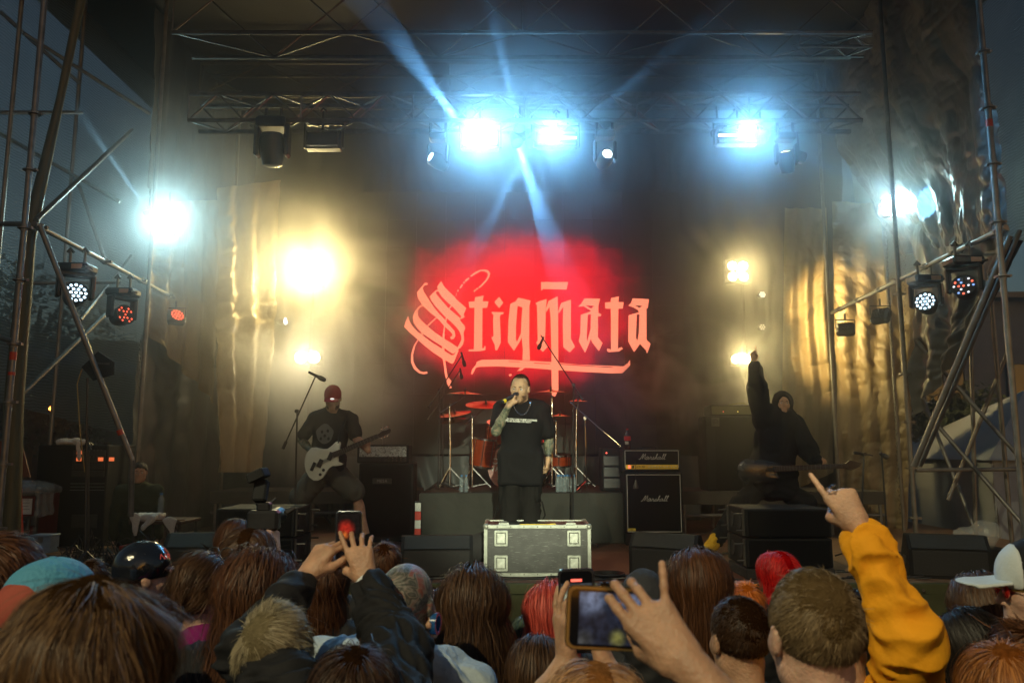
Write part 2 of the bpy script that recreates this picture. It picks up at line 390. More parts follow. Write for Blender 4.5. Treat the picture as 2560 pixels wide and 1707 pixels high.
# ------------------------------------------------------------------ trusses
def truss(name, label, a, b, hgt, dep, step, mat, seed=0, r=.024, group=None):
    a = Vector(a); b = Vector(b); L = (b - a).length; n = max(2, round(L / step)); step = L / n
    t = thing(name, label, 'truss', a, 0, group); t.rotation_euler = (b - a).to_track_quat('X', 'Z').to_euler()
    ch = MB().tube([(0, 0, 0), (L, 0, 0)], r, 8).build('chord', mat, t, True)
    for y, z in ((0, hgt), (dep, 0), (dep, hgt)):
        c = ch.copy(); COL.objects.link(c); c.parent = t; c.location = (0, y, z)
    d = MB().tube([(0, 0, 0), (step, 0, hgt)], r * .42, 6).build('lacing', mat, t, True)
    e = MB().tube([(0, 0, 0), (step, dep, 0)], r * .42, 6).build('lacing', mat, t, True)
    e.location = (0, 0, 0)
    ups = MB().tube([(0, 0, 0), (0, 0, hgt)], r * .42, 6).build('upright', mat, t, True)
    for i in range(n):
        for (src, loc, fl) in ((d, (i * step, 0, 0), i % 2), (d, (i * step, dep, 0), (i + 1) % 2), (e, (i * step, 0, 0), i % 2), (e, (i * step, 0, hgt), (i + 1) % 2)):
            if src is d and i == 0 and loc[1] == 0: continue
            if src is e and i == 0 and loc[2] == 0: continue
            c = src.copy(); COL.objects.link(c); c.parent = t; c.location = loc
            if fl:
                c.scale = (-1, 1, 1); c.location = (loc[0] + step, loc[1], loc[2])
        if i % 4 == 0 and i:
            c = ups.copy(); COL.objects.link(c); c.parent = t; c.location = (i * step, 0, 0)
    return t
P0 = W(470, 303, 7.7); P1 = W(2155, 300, 7.7); zt = (P0.z + P1.z) / 2
truss('lighting_truss', 'box truss carrying the strobes and moving heads above the singer', (P0.x, 7.7, zt), (P1.x, 7.7, zt), .29, .29, .29, alu)
P0 = W(430, 82, 7.3); P1 = W(2180, 78, 7.3); zr = P0.z
truss('roof_truss', 'dim roof truss highest up across the front of the stage roof', (P0.x, 7.3, zr), (P1.x, 7.3, zr), .8, .5, .9, alu_dull, r=.022)
P0 = W(2000, 118, 7.5); P1 = W(2180, 118, 7.5)
truss('short_truss', 'short truss piece hung under the end of the roof truss', (P0.x, 7.5, P0.z), (P1.x, 7.5, P0.z), .12, .2, .2, alu_dull, r=.014)
truss('roof_truss', 'roof truss deeper under the roof, parallel to the front one', (-4.4, 10.4, 6.9), (4.4, 10.4, 6.9), .5, .4, .9, alu_dull, r=.022)

# ------------------------------------------------------------------ scaffold towers at the sides
def scaffold(label, tubes, couplers, tapes=()):
    t = thing('scaffold', label, 'scaffold', tubes[0][0])
    o0 = Vector(tubes[0][0])
    for a, b, r, nm in tubes:
        MB().tube([Vector(a) - o0, Vector(b) - o0], r, 10).build(nm, steel, t, True)
    cp = None
    for c in couplers:
        if cp is None:
            m = MB(); m.lathe((0, 0, -.03), (0, 0, 1), [(0, .03), (.06, .03)], 10); m.box((.045, 0, 0), (.05, .035, .02)); m.box((-.035, .02, 0), (.03, .05, .02)); m.lathe((0, 0, -.006), (0, 0, 1), [(0, .055), (.008, .055)], 12)
            cp = m.build('coupler', steel, t); cp.location = Vector(c) - o0
        else:
            d = cp.copy(); COL.objects.link(d); d.parent = t; d.location = Vector(c) - o0
    for a, b, r in tapes:
        MB().tube([Vector(a) - o0, Vector(b) - o0], r, 10).build('tape', tape_red, t, True)
    return t
def lerp(a, b, t): return Vector(a).lerp(Vector(b), t)
XL, XR = -4.25, 4.3
lp_a = Vector((XL, 6.6, 0)); lp_b = Vector((XL, 6.6, 7.7))
ls = W(85, 560, 6.7); le = W(540, 800, 11.9)
LT = [(lp_a, lp_b, .0265, 'standard'), (ls, le, .025, 'ledger')]
for y in (9.2, 11.9): LT.append(((XL - .12, y, ZF), (XL - .12, y, 7.7), .0245, 'standard'))
for y in (6.7, 8.0, 9.2, 11.9): LT.append(((-5.4, y, 0), (-5.4, y, 7.7), .0245, 'standard'))
LT += [(W(100, 565, 6.72), W(330, 1150, 7.1), .0245, 'brace'), (W(330, 1150, 7.1), W(327, 1290, 7.2), .0245, 'brace')]
for a, b, Y1, Y2 in (((90, 550), (330, 325), 6.75, 9.2), ((-60, 300), (300, 505), 8.9, 9.1), ((190, 440), (262, 650), 9.2, 9.2), ((-20, 282), (205, 282), 8.1, 8.9),
                     ((55, 985), (285, 765), 7.4, 8.8), ((200, 800), (330, 640), 8.6, 10.), ((60, 708), (300, 705), 8.3, 9.), ((0, 560), (70, 560), 6.9, 6.65), ((-10, 842), (45, 856), 6.9, 6.65),
                     ((0, 30), (200, 210), 8., 8.9), ((60, 85), (375, 285), 8., 9.2)):
    LT.append((W(*a, Y1), W(*b, Y2), .023, 'brace'))
def on_pole(px, py, x, y):                      # height on a vertical pole at x,y for the pixel row
    return Vector((x, y, W(px, py, y).z))
cL = [on_pole(60, q, XL, 6.6) for q in (285, 425, 570, 700, 860, 1005, 1160, 1320)] + [lerp(ls, le, q) for q in (.02, .27, .45, .62, .8, .97)]
tp = [(on_pole(45, 880, XL, 6.6), on_pole(45, 900, XL, 6.6), .0285), (W(298, 1074, 7.03), W(303, 1086, 7.04), .0275), (on_pole(40, 930, XL, 6.6), on_pole(40, 938, XL, 6.6), .0285)]
scaffold('steel tube scaffold tower beside the netting and the dark rack', LT, cL, tp)
rs = W(2515, 568, 6.7); re = W(2080, 782, 11.)
RT = [((XR - .06, 6.6, 0), (XR - .06, 6.6, 7.7), .0265, 'standard'), (rs, re, .025, 'ledger'),
      (W(2525, 590, 6.65), W(2285, 1165, 7.4), .027, 'brace'), (W(2550, 575, 6.75), W(2300, 1165, 7.5), .022, 'brace'),
      (Vector((4.45, 8.8, ZF)), Vector((4.45, 8.8, 7.7)), .026, 'standard'), ((4.62, 11.2, ZF), (4.62, 11.2, 7.7), .025, 'standard')]
for y in (6.7, 8.8, 11.2): RT.append(((5.5, y, 0), (5.5, y, 7.7), .0245, 'standard'))
for a, b, Y1, Y2 in (((2290, 1175), (2600, 1172), 8.8, 8.6), ((2290, 850), (2600, 1200), 8.8, 8.2), ((2290, 1000), (2600, 1360), 9.2, 8.2), ((2370, 1250), (2520, 880), 9., 8.8),
                      ((2420, 560), (2440, 1340), 9., 9.), ((2300, 980), (2440, 1330), 9.6, 9.)):
    RT.append((W(*a, Y1), W(*b, Y2), .023, 'brace'))
cR = [on_pole(2500, q, XR - .06, 6.6) for q in (130, 270, 410, 555, 690)] + [on_pole(2280, q, 4.45, 8.8) for q in (735, 935, 1055, 1170, 1295)] + [lerp(rs, re, q) for q in (.02, .2, .35, .5, .62, .78, .93)]
scaffold('steel tube scaffold tower beside the crumpled bronze tarpaulin', RT, cR, [(on_pole(2500, 300, XR - .06, 6.6), on_pole(2500, 318, XR - .06, 6.6), .0285), (W(2412, 850, 9.), W(2412, 866, 9.), .026)])
# chains and flex down the inner poles
def chain(name, label, a, b, r=.012, link_len=.05):
    t = thing(name, label, 'chain', a); m = MB(); n = int((Vector(b) - Vector(a)).length / link_len); d = (Vector(b) - Vector(a)) / n
    for i in range(n):
        p = d * i + Vector((random.uniform(-.006, .006), 0, 0)); s = .018
        if i % 2: m.tube([p + Vector((-s, 0, 0)), p + Vector((0, 0, -link_len * .6)), p + Vector((s, 0, 0)), p + Vector((0, 0, link_len * .6)), p + Vector((-s, 0, 0))], .004, 5)
        else: m.tube([p + Vector((0, -s, 0)), p + Vector((0, 0, -link_len * .6)), p + Vector((0, s, 0)), p + Vector((0, 0, link_len * .6)), p + Vector((0, -s, 0))], .004, 5)
    o = m.build('chain_links', alu_dull, t, True); o['kind'] = 'stuff'; return t
chain('hoist_chain', 'steel hoist chain hanging down in front of the bronze tarpaulin', W(2215, 560, 9.2), W(2250, 1290, 9.2))
chain('hoist_chain', 'second steel chain just behind the pole near the bronze tarpaulin', W(2262, 640, 9.4), W(2262, 1000, 9.4))
chain('hoist_chain', 'steel hoist chain hanging below the red lit moving heads', W(352, 850, 9.4), W(352, 1150, 9.4))

# ------------------------------------------------------------------ cloths at the sides
def cloth(name, label, *a, cat='tarpaulin', **k):
    t = thing(name, label, cat, tuple(a[0][3])); P = [Vector(p) - Vector(a[0][3]) for p in a[0]]
    sheet('cloth', P, *a[1:], parent=t, **k); return t
NT = (XL - 1.35)
cloth('scaffold_net', 'grey woven debris netting stretched over the scaffold tower', [(NT, 5.0, 9.6), (NT, 13.6, 9.6), (NT, 13.6, 1.95), (NT, 5.0, 2.9)], 90, 90, net, amp=.03, seed=14, fold=.02, foldn=5, cat='netting')
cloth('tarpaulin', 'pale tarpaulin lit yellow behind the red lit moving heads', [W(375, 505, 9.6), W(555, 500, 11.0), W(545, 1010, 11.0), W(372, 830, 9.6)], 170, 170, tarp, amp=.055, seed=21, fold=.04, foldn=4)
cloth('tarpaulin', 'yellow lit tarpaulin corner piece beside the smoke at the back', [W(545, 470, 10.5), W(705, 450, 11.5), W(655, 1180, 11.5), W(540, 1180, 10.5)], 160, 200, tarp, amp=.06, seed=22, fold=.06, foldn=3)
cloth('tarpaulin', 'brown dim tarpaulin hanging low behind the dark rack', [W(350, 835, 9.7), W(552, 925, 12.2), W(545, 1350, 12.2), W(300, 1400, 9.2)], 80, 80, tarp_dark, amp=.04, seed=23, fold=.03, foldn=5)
cloth('side_curtain', 'black curtain closing the upper side of the stage above the pale lamp', [(XL - .3, 9.3, 7.6), (XL - .3, 13.3, 7.6), (XL - .4, 13.3, 4.9), (XL - .3, 9.3, 5.2)], 60, 60, black_cloth, amp=.03, seed=24, fold=.05, foldn=8, cat='curtain')
cloth('scaffold_net', 'grey woven debris netting outside the scaffold beyond the tall pole', [(5.7, 5.0, 9.6), (5.7, 12.6, 9.6), (5.7, 12.6, 4.6), (5.7, 5.0, 4.0)], 90, 60, net, amp=.03, seed=15, fold=.02, foldn=5, cat='netting')
# far bronze tarpaulins
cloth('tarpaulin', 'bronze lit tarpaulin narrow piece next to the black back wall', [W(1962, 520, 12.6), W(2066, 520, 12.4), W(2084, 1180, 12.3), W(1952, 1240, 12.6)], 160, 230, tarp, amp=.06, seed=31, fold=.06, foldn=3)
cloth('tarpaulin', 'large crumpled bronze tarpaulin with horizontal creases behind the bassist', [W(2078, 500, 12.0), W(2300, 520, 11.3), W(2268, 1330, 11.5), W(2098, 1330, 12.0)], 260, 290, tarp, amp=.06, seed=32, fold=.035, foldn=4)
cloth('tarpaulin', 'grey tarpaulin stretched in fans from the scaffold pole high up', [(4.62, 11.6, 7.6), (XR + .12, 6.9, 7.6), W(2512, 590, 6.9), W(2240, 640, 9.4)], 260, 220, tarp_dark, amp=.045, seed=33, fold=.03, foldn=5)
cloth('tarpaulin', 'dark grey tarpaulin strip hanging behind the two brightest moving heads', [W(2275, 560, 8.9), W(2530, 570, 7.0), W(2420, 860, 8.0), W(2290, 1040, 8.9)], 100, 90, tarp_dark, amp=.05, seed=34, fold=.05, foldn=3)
cloth('tarpaulin', 'narrow rolled tarpaulin edge hanging along the thick slanting brace', [W(2520, 600, 6.8), W(2556, 600, 6.95), W(2312, 1120, 7.6), W(2296, 1160, 7.5)], 20, 90, black_cloth, amp=.02, seed=35, fold=.02, foldn=1)
rollm = M('olive_roll', (.08, .075, .035), .5, var=.3, scale=3, stretch=(8, 8, 1))
cr = thing('rolled_tarpaulin', 'olive tarpaulin rolled into a thick vertical bundle beside the scaffold pole', 'tarpaulin', W(20, 1450, 7.0))
MB().tube([W(20, 1450, 7.) - cr.location, W(35, 1000, 7.) - cr.location, W(70, 600, 7.) - cr.location, W(150, 250, 7.) - cr.location, W(215, -60, 7.) - cr.location], [.085, .08, .065, .035, .04], 12).build('roll', rollm, cr, True)

# ------------------------------------------------------------------ LED wall
LY = 12.9
lc = W(1300, 808, LY); lh = W(1300, 480, LY).z - W(1300, 1135, LY).z
PW = .5; NX, NZ = 11, 9; PH = lh / NZ
ledx = (W(905, 808, LY).x + W(1692, 808, LY).x) / 2; ledz = (W(1300, 480, LY).z + W(1300, 1135, LY).z) / 2
led = thing('led_wall', 'large LED video wall glowing red with white gothic lettering', 'video wall', (ledx, LY, ledz))
mk = bpy.data.materials.new('led_face'); mk.use_nodes = True; nt = mk.node_tree; b = nt.nodes['Principled BSDF']
b.inputs['Base Color'].default_value = (.03, .03, .02, 1); b.inputs['Roughness'].default_value = .55
def nd(t, **k):
    n = nt.nodes.new(t)
    for a_, v_ in k.items(): setattr(n, a_, v_)
    return n
tc = nd('ShaderNodeTexCoord'); tc.object = led
sx = nd('ShaderNodeSeparateXYZ'); nt.links.new(tc.outputs['Object'], sx.inputs[0])
def math_(op, a_, b_=None, clamp=False):
    n = nd('ShaderNodeMath', operation=op, use_clamp=clamp)
    for i, v in enumerate((a_, b_)):
        if v is None: continue
        if isinstance(v, (int, float)): n.inputs[i].default_value = v
        else: nt.links.new(v, n.inputs[i])
    return n.outputs[0]
# video picture: a soft edged red cloud, centre (cx,cz)
rcx = W(1290, 770, LY).x - ledx; rcz = W(1290, 770, LY).z - ledz
dx = math_('DIVIDE', math_('SUBTRACT', sx.outputs[0], rcx), 2.45); dz = math_('DIVIDE', math_('SUBTRACT', sx.outputs[2], rcz), 1.65)
rr = math_('SQRT', math_('ADD', math_('MULTIPLY', dx, dx), math_('MULTIPLY', dz, dz)))
no = nd('ShaderNodeTexNoise'); no.inputs['Scale'].default_value = 1.3; no.inputs['Detail'].default_value = 3; nt.links.new(tc.outputs['Object'], no.inputs[0])
rr = math_('ADD', rr, math_('MULTIPLY', math_('SUBTRACT', no.outputs[0], .5), .5))
ramp = nd('ShaderNodeValToRGB'); cr_ = ramp.color_ramp; cr_.interpolation = 'B_SPLINE'
cr_.elements[0].position = 0; cr_.elements[0].color = (1, .003, .006, 1); cr_.elements[1].position = .92; cr_.elements[1].color = (0, 0, 0, 1)
e = cr_.elements.new(.45); e.color = (.8, .002, .012, 1); e = cr_.elements.new(.7); e.color = (.3, .001, .012, 1); e = cr_.elements.new(.82); e.color = (.04, .0003, .002, 1)
nt.links.new(rr, ramp.inputs[0])
# pixel raster
def raster(o_, f, lo):
    s_ = math_('SINE', math_('MULTIPLY', o_, f)); return math_('ADD', math_('MULTIPLY', math_('ADD', s_, 1.), (1 - lo) / 2), lo)
rs_ = math_('MULTIPLY', raster(sx.outputs[2], 2 * math.pi / .0105, .75), raster(sx.outputs[2], 2 * math.pi / .031, .9))
vm = nd('ShaderNodeVectorMath', operation='SCALE'); nt.links.new(ramp.outputs[0], vm.inputs[0]); nt.links.new(rs_, vm.inputs['Scale'])
nt.links.new(vm.outputs[0], b.inputs['Emission Color']); b.inputs['Emission Strength'].default_value = 1.9
pm = MB().box((0, .04, 0), (PW - .004, .08, PH - .004), bev=.001).build('tmp', mk); pme = pm.data; bpy.data.objects.remove(pm); pme.name = 'led_panel'
for i in range(NX):
    for j in range(NZ):
        o = bpy.data.objects.new('led_panel', pme); COL.objects.link(o); o.parent = led; o.location = ((i - (NX - 1) / 2) * PW, rng.uniform(0, .002), (j - (NZ - 1) / 2) * PH)
# lettering
ml = bpy.data.materials.new('led_letter'); ml.use_nodes = True; nt = ml.node_tree; b = nt.nodes['Principled BSDF']
b.inputs['Base Color'].default_value = (.16, .14, .12, 1); tc = nd('ShaderNodeTexCoord'); tc.object = led
sx = nd('ShaderNodeSeparateXYZ'); nt.links.new(tc.outputs['Object'], sx.inputs[0])
rs_ = math_('MULTIPLY', raster(sx.outputs[2], 2 * math.pi / .031, .55), raster(sx.outputs[0], 2 * math.pi / .012, .85))
cm = nd('ShaderNodeMix', data_type='RGBA'); cm.inputs['A'].default_value = (1.0, .1, .04, 1); cm.inputs['B'].default_value = (1.0, .29, .16, 1)
nt.links.new(rs_, cm.inputs['Factor']); nt.links.new(cm.outputs['Result'], b.inputs['Emission Color']); b.inputs['Emission Strength'].default_value = 1.5
def C(x, y):                                     # logo drawing units: 4.9 per photo pixel, origin at pixel 1000,670
    w = W(1000 + x / 4.9, 670 + y / 4.9, LY); return (w.x - ledx, w.z - ledz)
LOGO = [
 [[(340,190),(305,182),(250,250),(207,300),(220,370),(270,450),(370,548),(440,600),(490,650),(550,720),(600,765),(635,800),(642,830),(612,848),(625,875),(660,868),(680,830),(668,770),(620,715),(575,670),(540,620),(480,560),(420,490),(370,415),(330,350),(290,290),(278,240),(300,215),(340,205)]],
 [[(470,262),(440,275),(362,350),(385,400),(430,465),(540,585),(620,655),(690,725),(730,780),(752,840),(752,880),(700,985),(735,985),(770,940),(785,880),(780,790),(800,735),(790,705),(738,645),(735,610),(600,500),(530,420),(470,350),(440,310),(447,290),(475,285)]],
 [[(505,160),(455,230),(472,290),(510,350),(580,420),(640,470),(705,540),(748,590),(735,632),(792,602),(780,570),(812,490),(760,445),(690,385),(668,352),(600,290),(540,225)]],
 [stroke([(600,500),(632,462)], 16)], [stroke([(335,712),(395,655),(452,605)], 14)], [stroke([(572,600),(545,720),(530,870)], [18,16,26])],
 [[(285,450),(240,465),(185,530),(157,600),(168,670),(215,740),(268,795),(400,885),(520,962),(640,1048),(655,1050),(705,1010),(725,985),(640,925),(540,865),(430,790),(340,715),(260,640),(222,590),(215,530),(240,485),(285,470)]],
 [[(100,585),(70,660),(52,720),(110,780),(200,860),(310,960),(420,1045),(520,1110),(640,1175),(662,1150),(720,1010),(700,1000),(665,1060),(635,1072),(545,1015),(510,985),(400,918),(280,828),(215,780),(150,710),(118,655)]],
 [stroke([(262,790),(285,812)], 34)], [[(515,955),(545,960),(548,1080),(570,1240),(585,1330),(632,1385),(612,1420),(637,1468),(605,1472),(580,1420),(550,1300),(535,1180),(515,1080)]],
 [stroke([(222,880),(180,950),(148,1060),(150,1150),(185,1225),(240,1275),(290,1287),(335,1278)], [10,18,26,30,34,28,24,26])],
 [stroke([(905,290),(930,268)], 16)], [stroke([(935,262),(955,250)], 20)], [stroke([(965,245),(1000,215),(1060,150),(1085,105),(1092,70),(1070,42),(1030,30),(980,35),(920,65),(865,105)], [16,20,20,24,30,30,22,18,24,16])],
 [stroke([(845,125),(798,162)], 20)], [stroke([(790,172),(778,188)], 18)], [stroke([(765,205),(735,250)], 18)], [stroke([(716,268),(706,290)], 16)], [stroke([(695,310),(685,345)], 6)],
 [[(920,360),(1025,340),(1012,410),(1085,410),(1068,490),(1010,492),(1008,985),(1030,980),(1032,955),(1050,960),(1045,1008),(980,1018),(840,1020),(845,1000),(905,995),(913,490),(850,490),(840,415),(915,410)]],
 [[(1215,355),(1265,425),(1215,495),(1155,420)]],
 [[(1120,540),(1272,543),(1265,565),(1235,570),(1222,600),(1230,760),(1235,915),(1190,1010),(1165,1005),(1160,940),(1118,855),(1145,835),(1140,640),(1145,575),(1125,560)]],
 [[(1450,365),(1600,400),(1585,470),(1582,900),(1592,1130),(1500,1130),(1505,1000),(1490,850),(1470,900),(1395,1015),(1320,910),(1330,640),(1350,440),(1415,412)], [(1440,465),(1500,485),(1490,600),(1480,800),(1432,905),(1420,880),(1422,700)]],
 [[(1726,172),(1765,175),(1800,170),(1840,176),(2058,172),(2040,268),(1753,258),(1728,285)]],
 [[(1658,435),(1700,410),(1796,380),(1785,520),(1783,700),(1775,900),(1816,960),(1748,1028),(1700,975),(1668,915),(1686,890),(1680,600),(1676,455)]],
 [[(1818,405),(1930,350),(1936,540),(1938,1000),(1940,1490),(1898,1575),(1860,1560),(1858,1490),(1853,1000),(1843,600),(1830,480),(1790,545),(1788,500)]],
 [[(1973,430),(2093,388),(2093,870),(2143,965),(2078,1035),(1998,970),(1993,700),(1998,480),(1942,560),(1940,525)]],
 [[(2258,375),(2450,378),(2428,470),(2428,552),(2466,570),(2458,592),(2423,592),(2423,850),(2480,920),(2436,1018),(2358,920),(2333,870),(2318,920),(2266,1040),(2188,900),(2208,800),(2213,575),(2288,550),(2343,530),(2248,470),(2178,478),(2218,440)], [(2300,572),(2338,567),(2333,750),(2293,900),(2286,860)], [(2268,458),(2376,465),(2340,500)]],
 [[(2583,370),(2680,350),(2673,420),(2738,420),(2728,498),(2673,500),(2668,990),(2713,968),(2728,990),(2680,1022),(2553,1030),(2533,1010),(2538,985),(2583,1000),(2580,500),(2513,498),(2508,425),(2578,420)]],
 [[(2848,375),(3048,385),(3033,490),(3016,500),(3018,880),(3068,930),(3023,1050),(3013,1010),(2938,930),(2866,1030),(2793,900),(2798,580),(2923,545),(2918,520),(2848,480),(2793,465),(2828,430)], [(2898,570),(2933,570),(2923,800),(2908,890),(2888,860)], [(2868,458),(2968,465),(2933,490)]],
 [[(1000,1125),(1300,1122),(1600,1138),(1850,1152),(2200,1185),(2735,1205),(2790,1165),(2815,1125),(2818,1190),(2770,1240),(2720,1287),(2600,1290),(2300,1275),(1900,1250),(1600,1225),(1200,1205),(980,1210),(930,1222),(890,1300),(868,1300),(885,1240),(930,1188),(940,1150)], [(1640,1160),(1840,1170),(1840,1178),(1640,1170)], [(1960,1172),(2300,1196),(2600,1212),(2600,1222),(2300,1206),(1960,1184)], [(1330,1142),(1470,1148),(1470,1154),(1330,1149)]],
 [[(1530,1222),(1475,1222),(1435,1262),(1482,1258)]], [[(1330,1305),(1360,1296),(1372,1312),(1345,1330)]],
]
for i, polys in enumerate(LOGO):
    flat_shapes('lettering', [[C(*p) for p in q] for q in polys], Matrix.Translation((0, -.006 - i * .0004, 0)) @ Matrix.Rotation(R(90), 4, 'X'), ml, led, thick=.003)
MB().box((0, .12, 0), (NX * PW + .02, .05, NZ * PH + .02)).build('support_frame', black_matt, led)
# draped cloth below the wall
gd = M('grey_drape', (.09, .1, .1), .55, var=.2, bump=.2, scale=3)
cloth('backdrop_skirt', 'grey satin drape gathered under the video wall behind the drums', [(ledx - 2.9, LY - .05, ledz - lh / 2 - .03), (ledx + 2.9, LY - .05, ledz - lh / 2 - .03), (ledx + 2.9, LY - .12, ZF + .01), (ledx - 2.9, LY - .12, ZF + .01)], 200, 40, gd, amp=.03, seed=40, fold=.05, foldn=16, cat='drape')

# ------------------------------------------------------------------ risers
RY = 9.72; rz_ = W(1300, 1231, RY).z; rx0 = W(1050, 1240, RY).x; rx1 = W(1556, 1240, RY).x
rcloth = M('riser_cloth', (.026, .028, .022), .75, var=.2, bump=.3, scale=3)
ri = thing('drum_riser', 'drum riser wrapped in grey cloth at the middle of the stage', 'riser', ((rx0 + rx1) / 2, RY, ZF))
hw = (rx1 - rx0) / 2; rh = rz_ - ZF
MB().box((0, 1.02, rh - .03), (hw * 2, 2.0, .06), bev=.005).build('deck', black_matt, ri)
sheet('skirt_cloth', [(-hw - .01, 0, rh - .01), (hw + .01, 0, rh - .01), (hw + .02, -.03, .01), (-hw - .02, -.03, .01)], 120, 40, rcloth, ri, amp=.014, seed=51, fold=.008, foldn=9)
for sx_ in (-1, 1):
    sheet('side_cloth', [(sx_ * (hw + .012), 2.0, rh - .01), (sx_ * (hw + .012), 0, rh - .01), (sx_ * (hw + .02), -.03, .01), (sx_ * (hw + .02), 2.0, .01)], 60, 30, rcloth, ri, amp=.01, seed=52 + sx_)
bench_m = M('bench_grey', (.06, .055, .045), .7, var=.25, scale=5)
def bench(label, xa, xb, Y):
    z = W(1300, 1228, Y).z; t = thing('stage_platform', label, 'platform', ((xa + xb) / 2, Y, ZF)); h = z - ZF; w = xb - xa
    MB().box((0, .6, h - .085), (w, 1.2, .17), bev=.004).build('deck', bench_m, t)
    lg = MB().tube([(0, 0, 0), (0, 0, h - .17)], .025, 8).build('leg', steel, t, True); first_ = True
    for i in range(5):
        for y in (.06, 1.14):
            q = (-w / 2 + .06 + i * (w - .12) / 4, y, 0)
            if first_: lg.location = q; first_ = False
            else:
                c = lg.copy(); COL.objects.link(c); c.parent = t; c.location = q
    MB().tube([(-w / 2, .06, h * .45), (w / 2, .06, h * .45)], .022, 8).build('rail', steel, t, True)
bench('low platform of decks on legs behind the guitarist', W(525, 1240, 11.2).x, W(1035, 1240, 11.2).x, 11.2)
bench('low platform of decks on legs under the bass cabinet', W(1700, 1240, 10.6).x, W(2215, 1240, 10.6).x, 10.6)
STR1, STR2, STR3 = 300, 190, 180
BL1, BL2, BL3, BL4 = 430, 75, 100, 110
SD1, SD2 = 150, 150
BM = 6500
FOH1, FOH2 = 17000, 4700
# ------------------------------------------------------------------ stage lamps
HAZE = .03
def lens(name, col, strength): return M(name, (.6, .6, .6), .2, var=0, emis=col, estr=strength)
WARM, COOL, BLUE = (1., .78, .32), (.62, .86, 1.), (.28, .62, 1.)
def lamp_data(kind, energy, col, size=.08, ang=60, blend=.5):
    l = bpy.data.lights.new('lamp', kind); l.energy = energy; l.color = col
    l.shadow_soft_size = size
    if kind == 'SPOT': l.spot_size = R(ang); l.spot_blend = blend
    return l
def add_light(parent, loc, kind, energy, col, size=.08, ang=60, blend=.5, to=None):
    """to: direction in the parent's frame"""
    o = bpy.data.objects.new('light', lamp_data(kind, energy, col, size, ang, blend)); COL.objects.link(o); o.parent = parent; o.location = loc
    if to is not None: o.rotation_euler = Vector(to).to_track_quat('-Z', 'Y').to_euler()
    return o
def clamp_(parent, h=.12):
    MB().tube([(0, 0, 0), (0, 0, h)], .012, 6).tube([(-.035, 0, h), (0, 0, h + .035), (.035, 0, h)], .012, 6).build('clamp', black_plastic, parent, True)

def strobe(label, loc, lit, w=.42, h=.2, lens_w=None, colour=COOL, power=900, glow=60., tilt=0., lc=(.16, .5, .88)):
    t = thing('strobe_light', label, 'strobe light', loc, rot=(tilt, 0, 0))
    MB().box((0, .07, 0), (w, .12, h), bev=.01).build('housing', black_plastic, t)
    y = MB()
    for s in (-1, 1): y.box((s * (w / 2 + .02), .07, .07), (.012, .04, .2 + h / 2))
    y.box((0, .07, h / 2 + .08), (w + .05, .04, .012)); y.build('yoke', black_plastic, t)
    clamp_(t, h / 2 + .2)
    r = MB()
    for s in (-1, 1): r.box((0, -.005, s * (h / 2 - .02)), (w - .05, .03, .012))
    r.build('trim', alu, t)
    lw_, lx = (lens_w or (w - .06, 0))
    MB().box((lx, -.002, 0), (lw_, .02, h - .07), bev=.004).build('lens', lens('lens_%g' % glow + str(colour), colour, glow) if lit else M('dark_glass', (.03, .035, .04), .08), t)
    if lit: add_light(t, (lx, -.06, 0), 'SPOT', power, lc, .09, 165, .6, (0, -1, -.15))
    return t
pz = lambda px, py, Y: W(px, py, Y)
TY = 7.85
s1 = strobe('wide blue white strobe, the largest blaze on the lighting truss', pz(1200, 345, TY), True, .40, .21, colour=(.50, .80, 1.), power=STR1, glow=40)
s2 = strobe('blue white strobe bar next to a moving head over the singer', pz(1392, 346, TY), True, .44, .16, (.14, -.05), colour=(.50, .80, 1.), power=STR2, glow=40)
MB().box((.11, -.012, 0), (.19, .012, .022)).build('bar', lens('strobe_bar', (.6, .85, 1), 6), s2)
s3 = strobe('blue white strobe bar farthest from the singer on the lighting truss', pz(1845, 340, TY), True, .44, .16, (.14, .09), colour=(.50, .80, 1.), power=STR3, glow=40)
MB().box((-.11, -.012, 0), (.2, .012, .022)).build('bar', lens('strobe_bar', (.6, .85, 1), 6), s3)
s4 = strobe('unlit square strobe with bright trim beside the big dark moving head', pz(806, 347, TY), False, .37, .2)

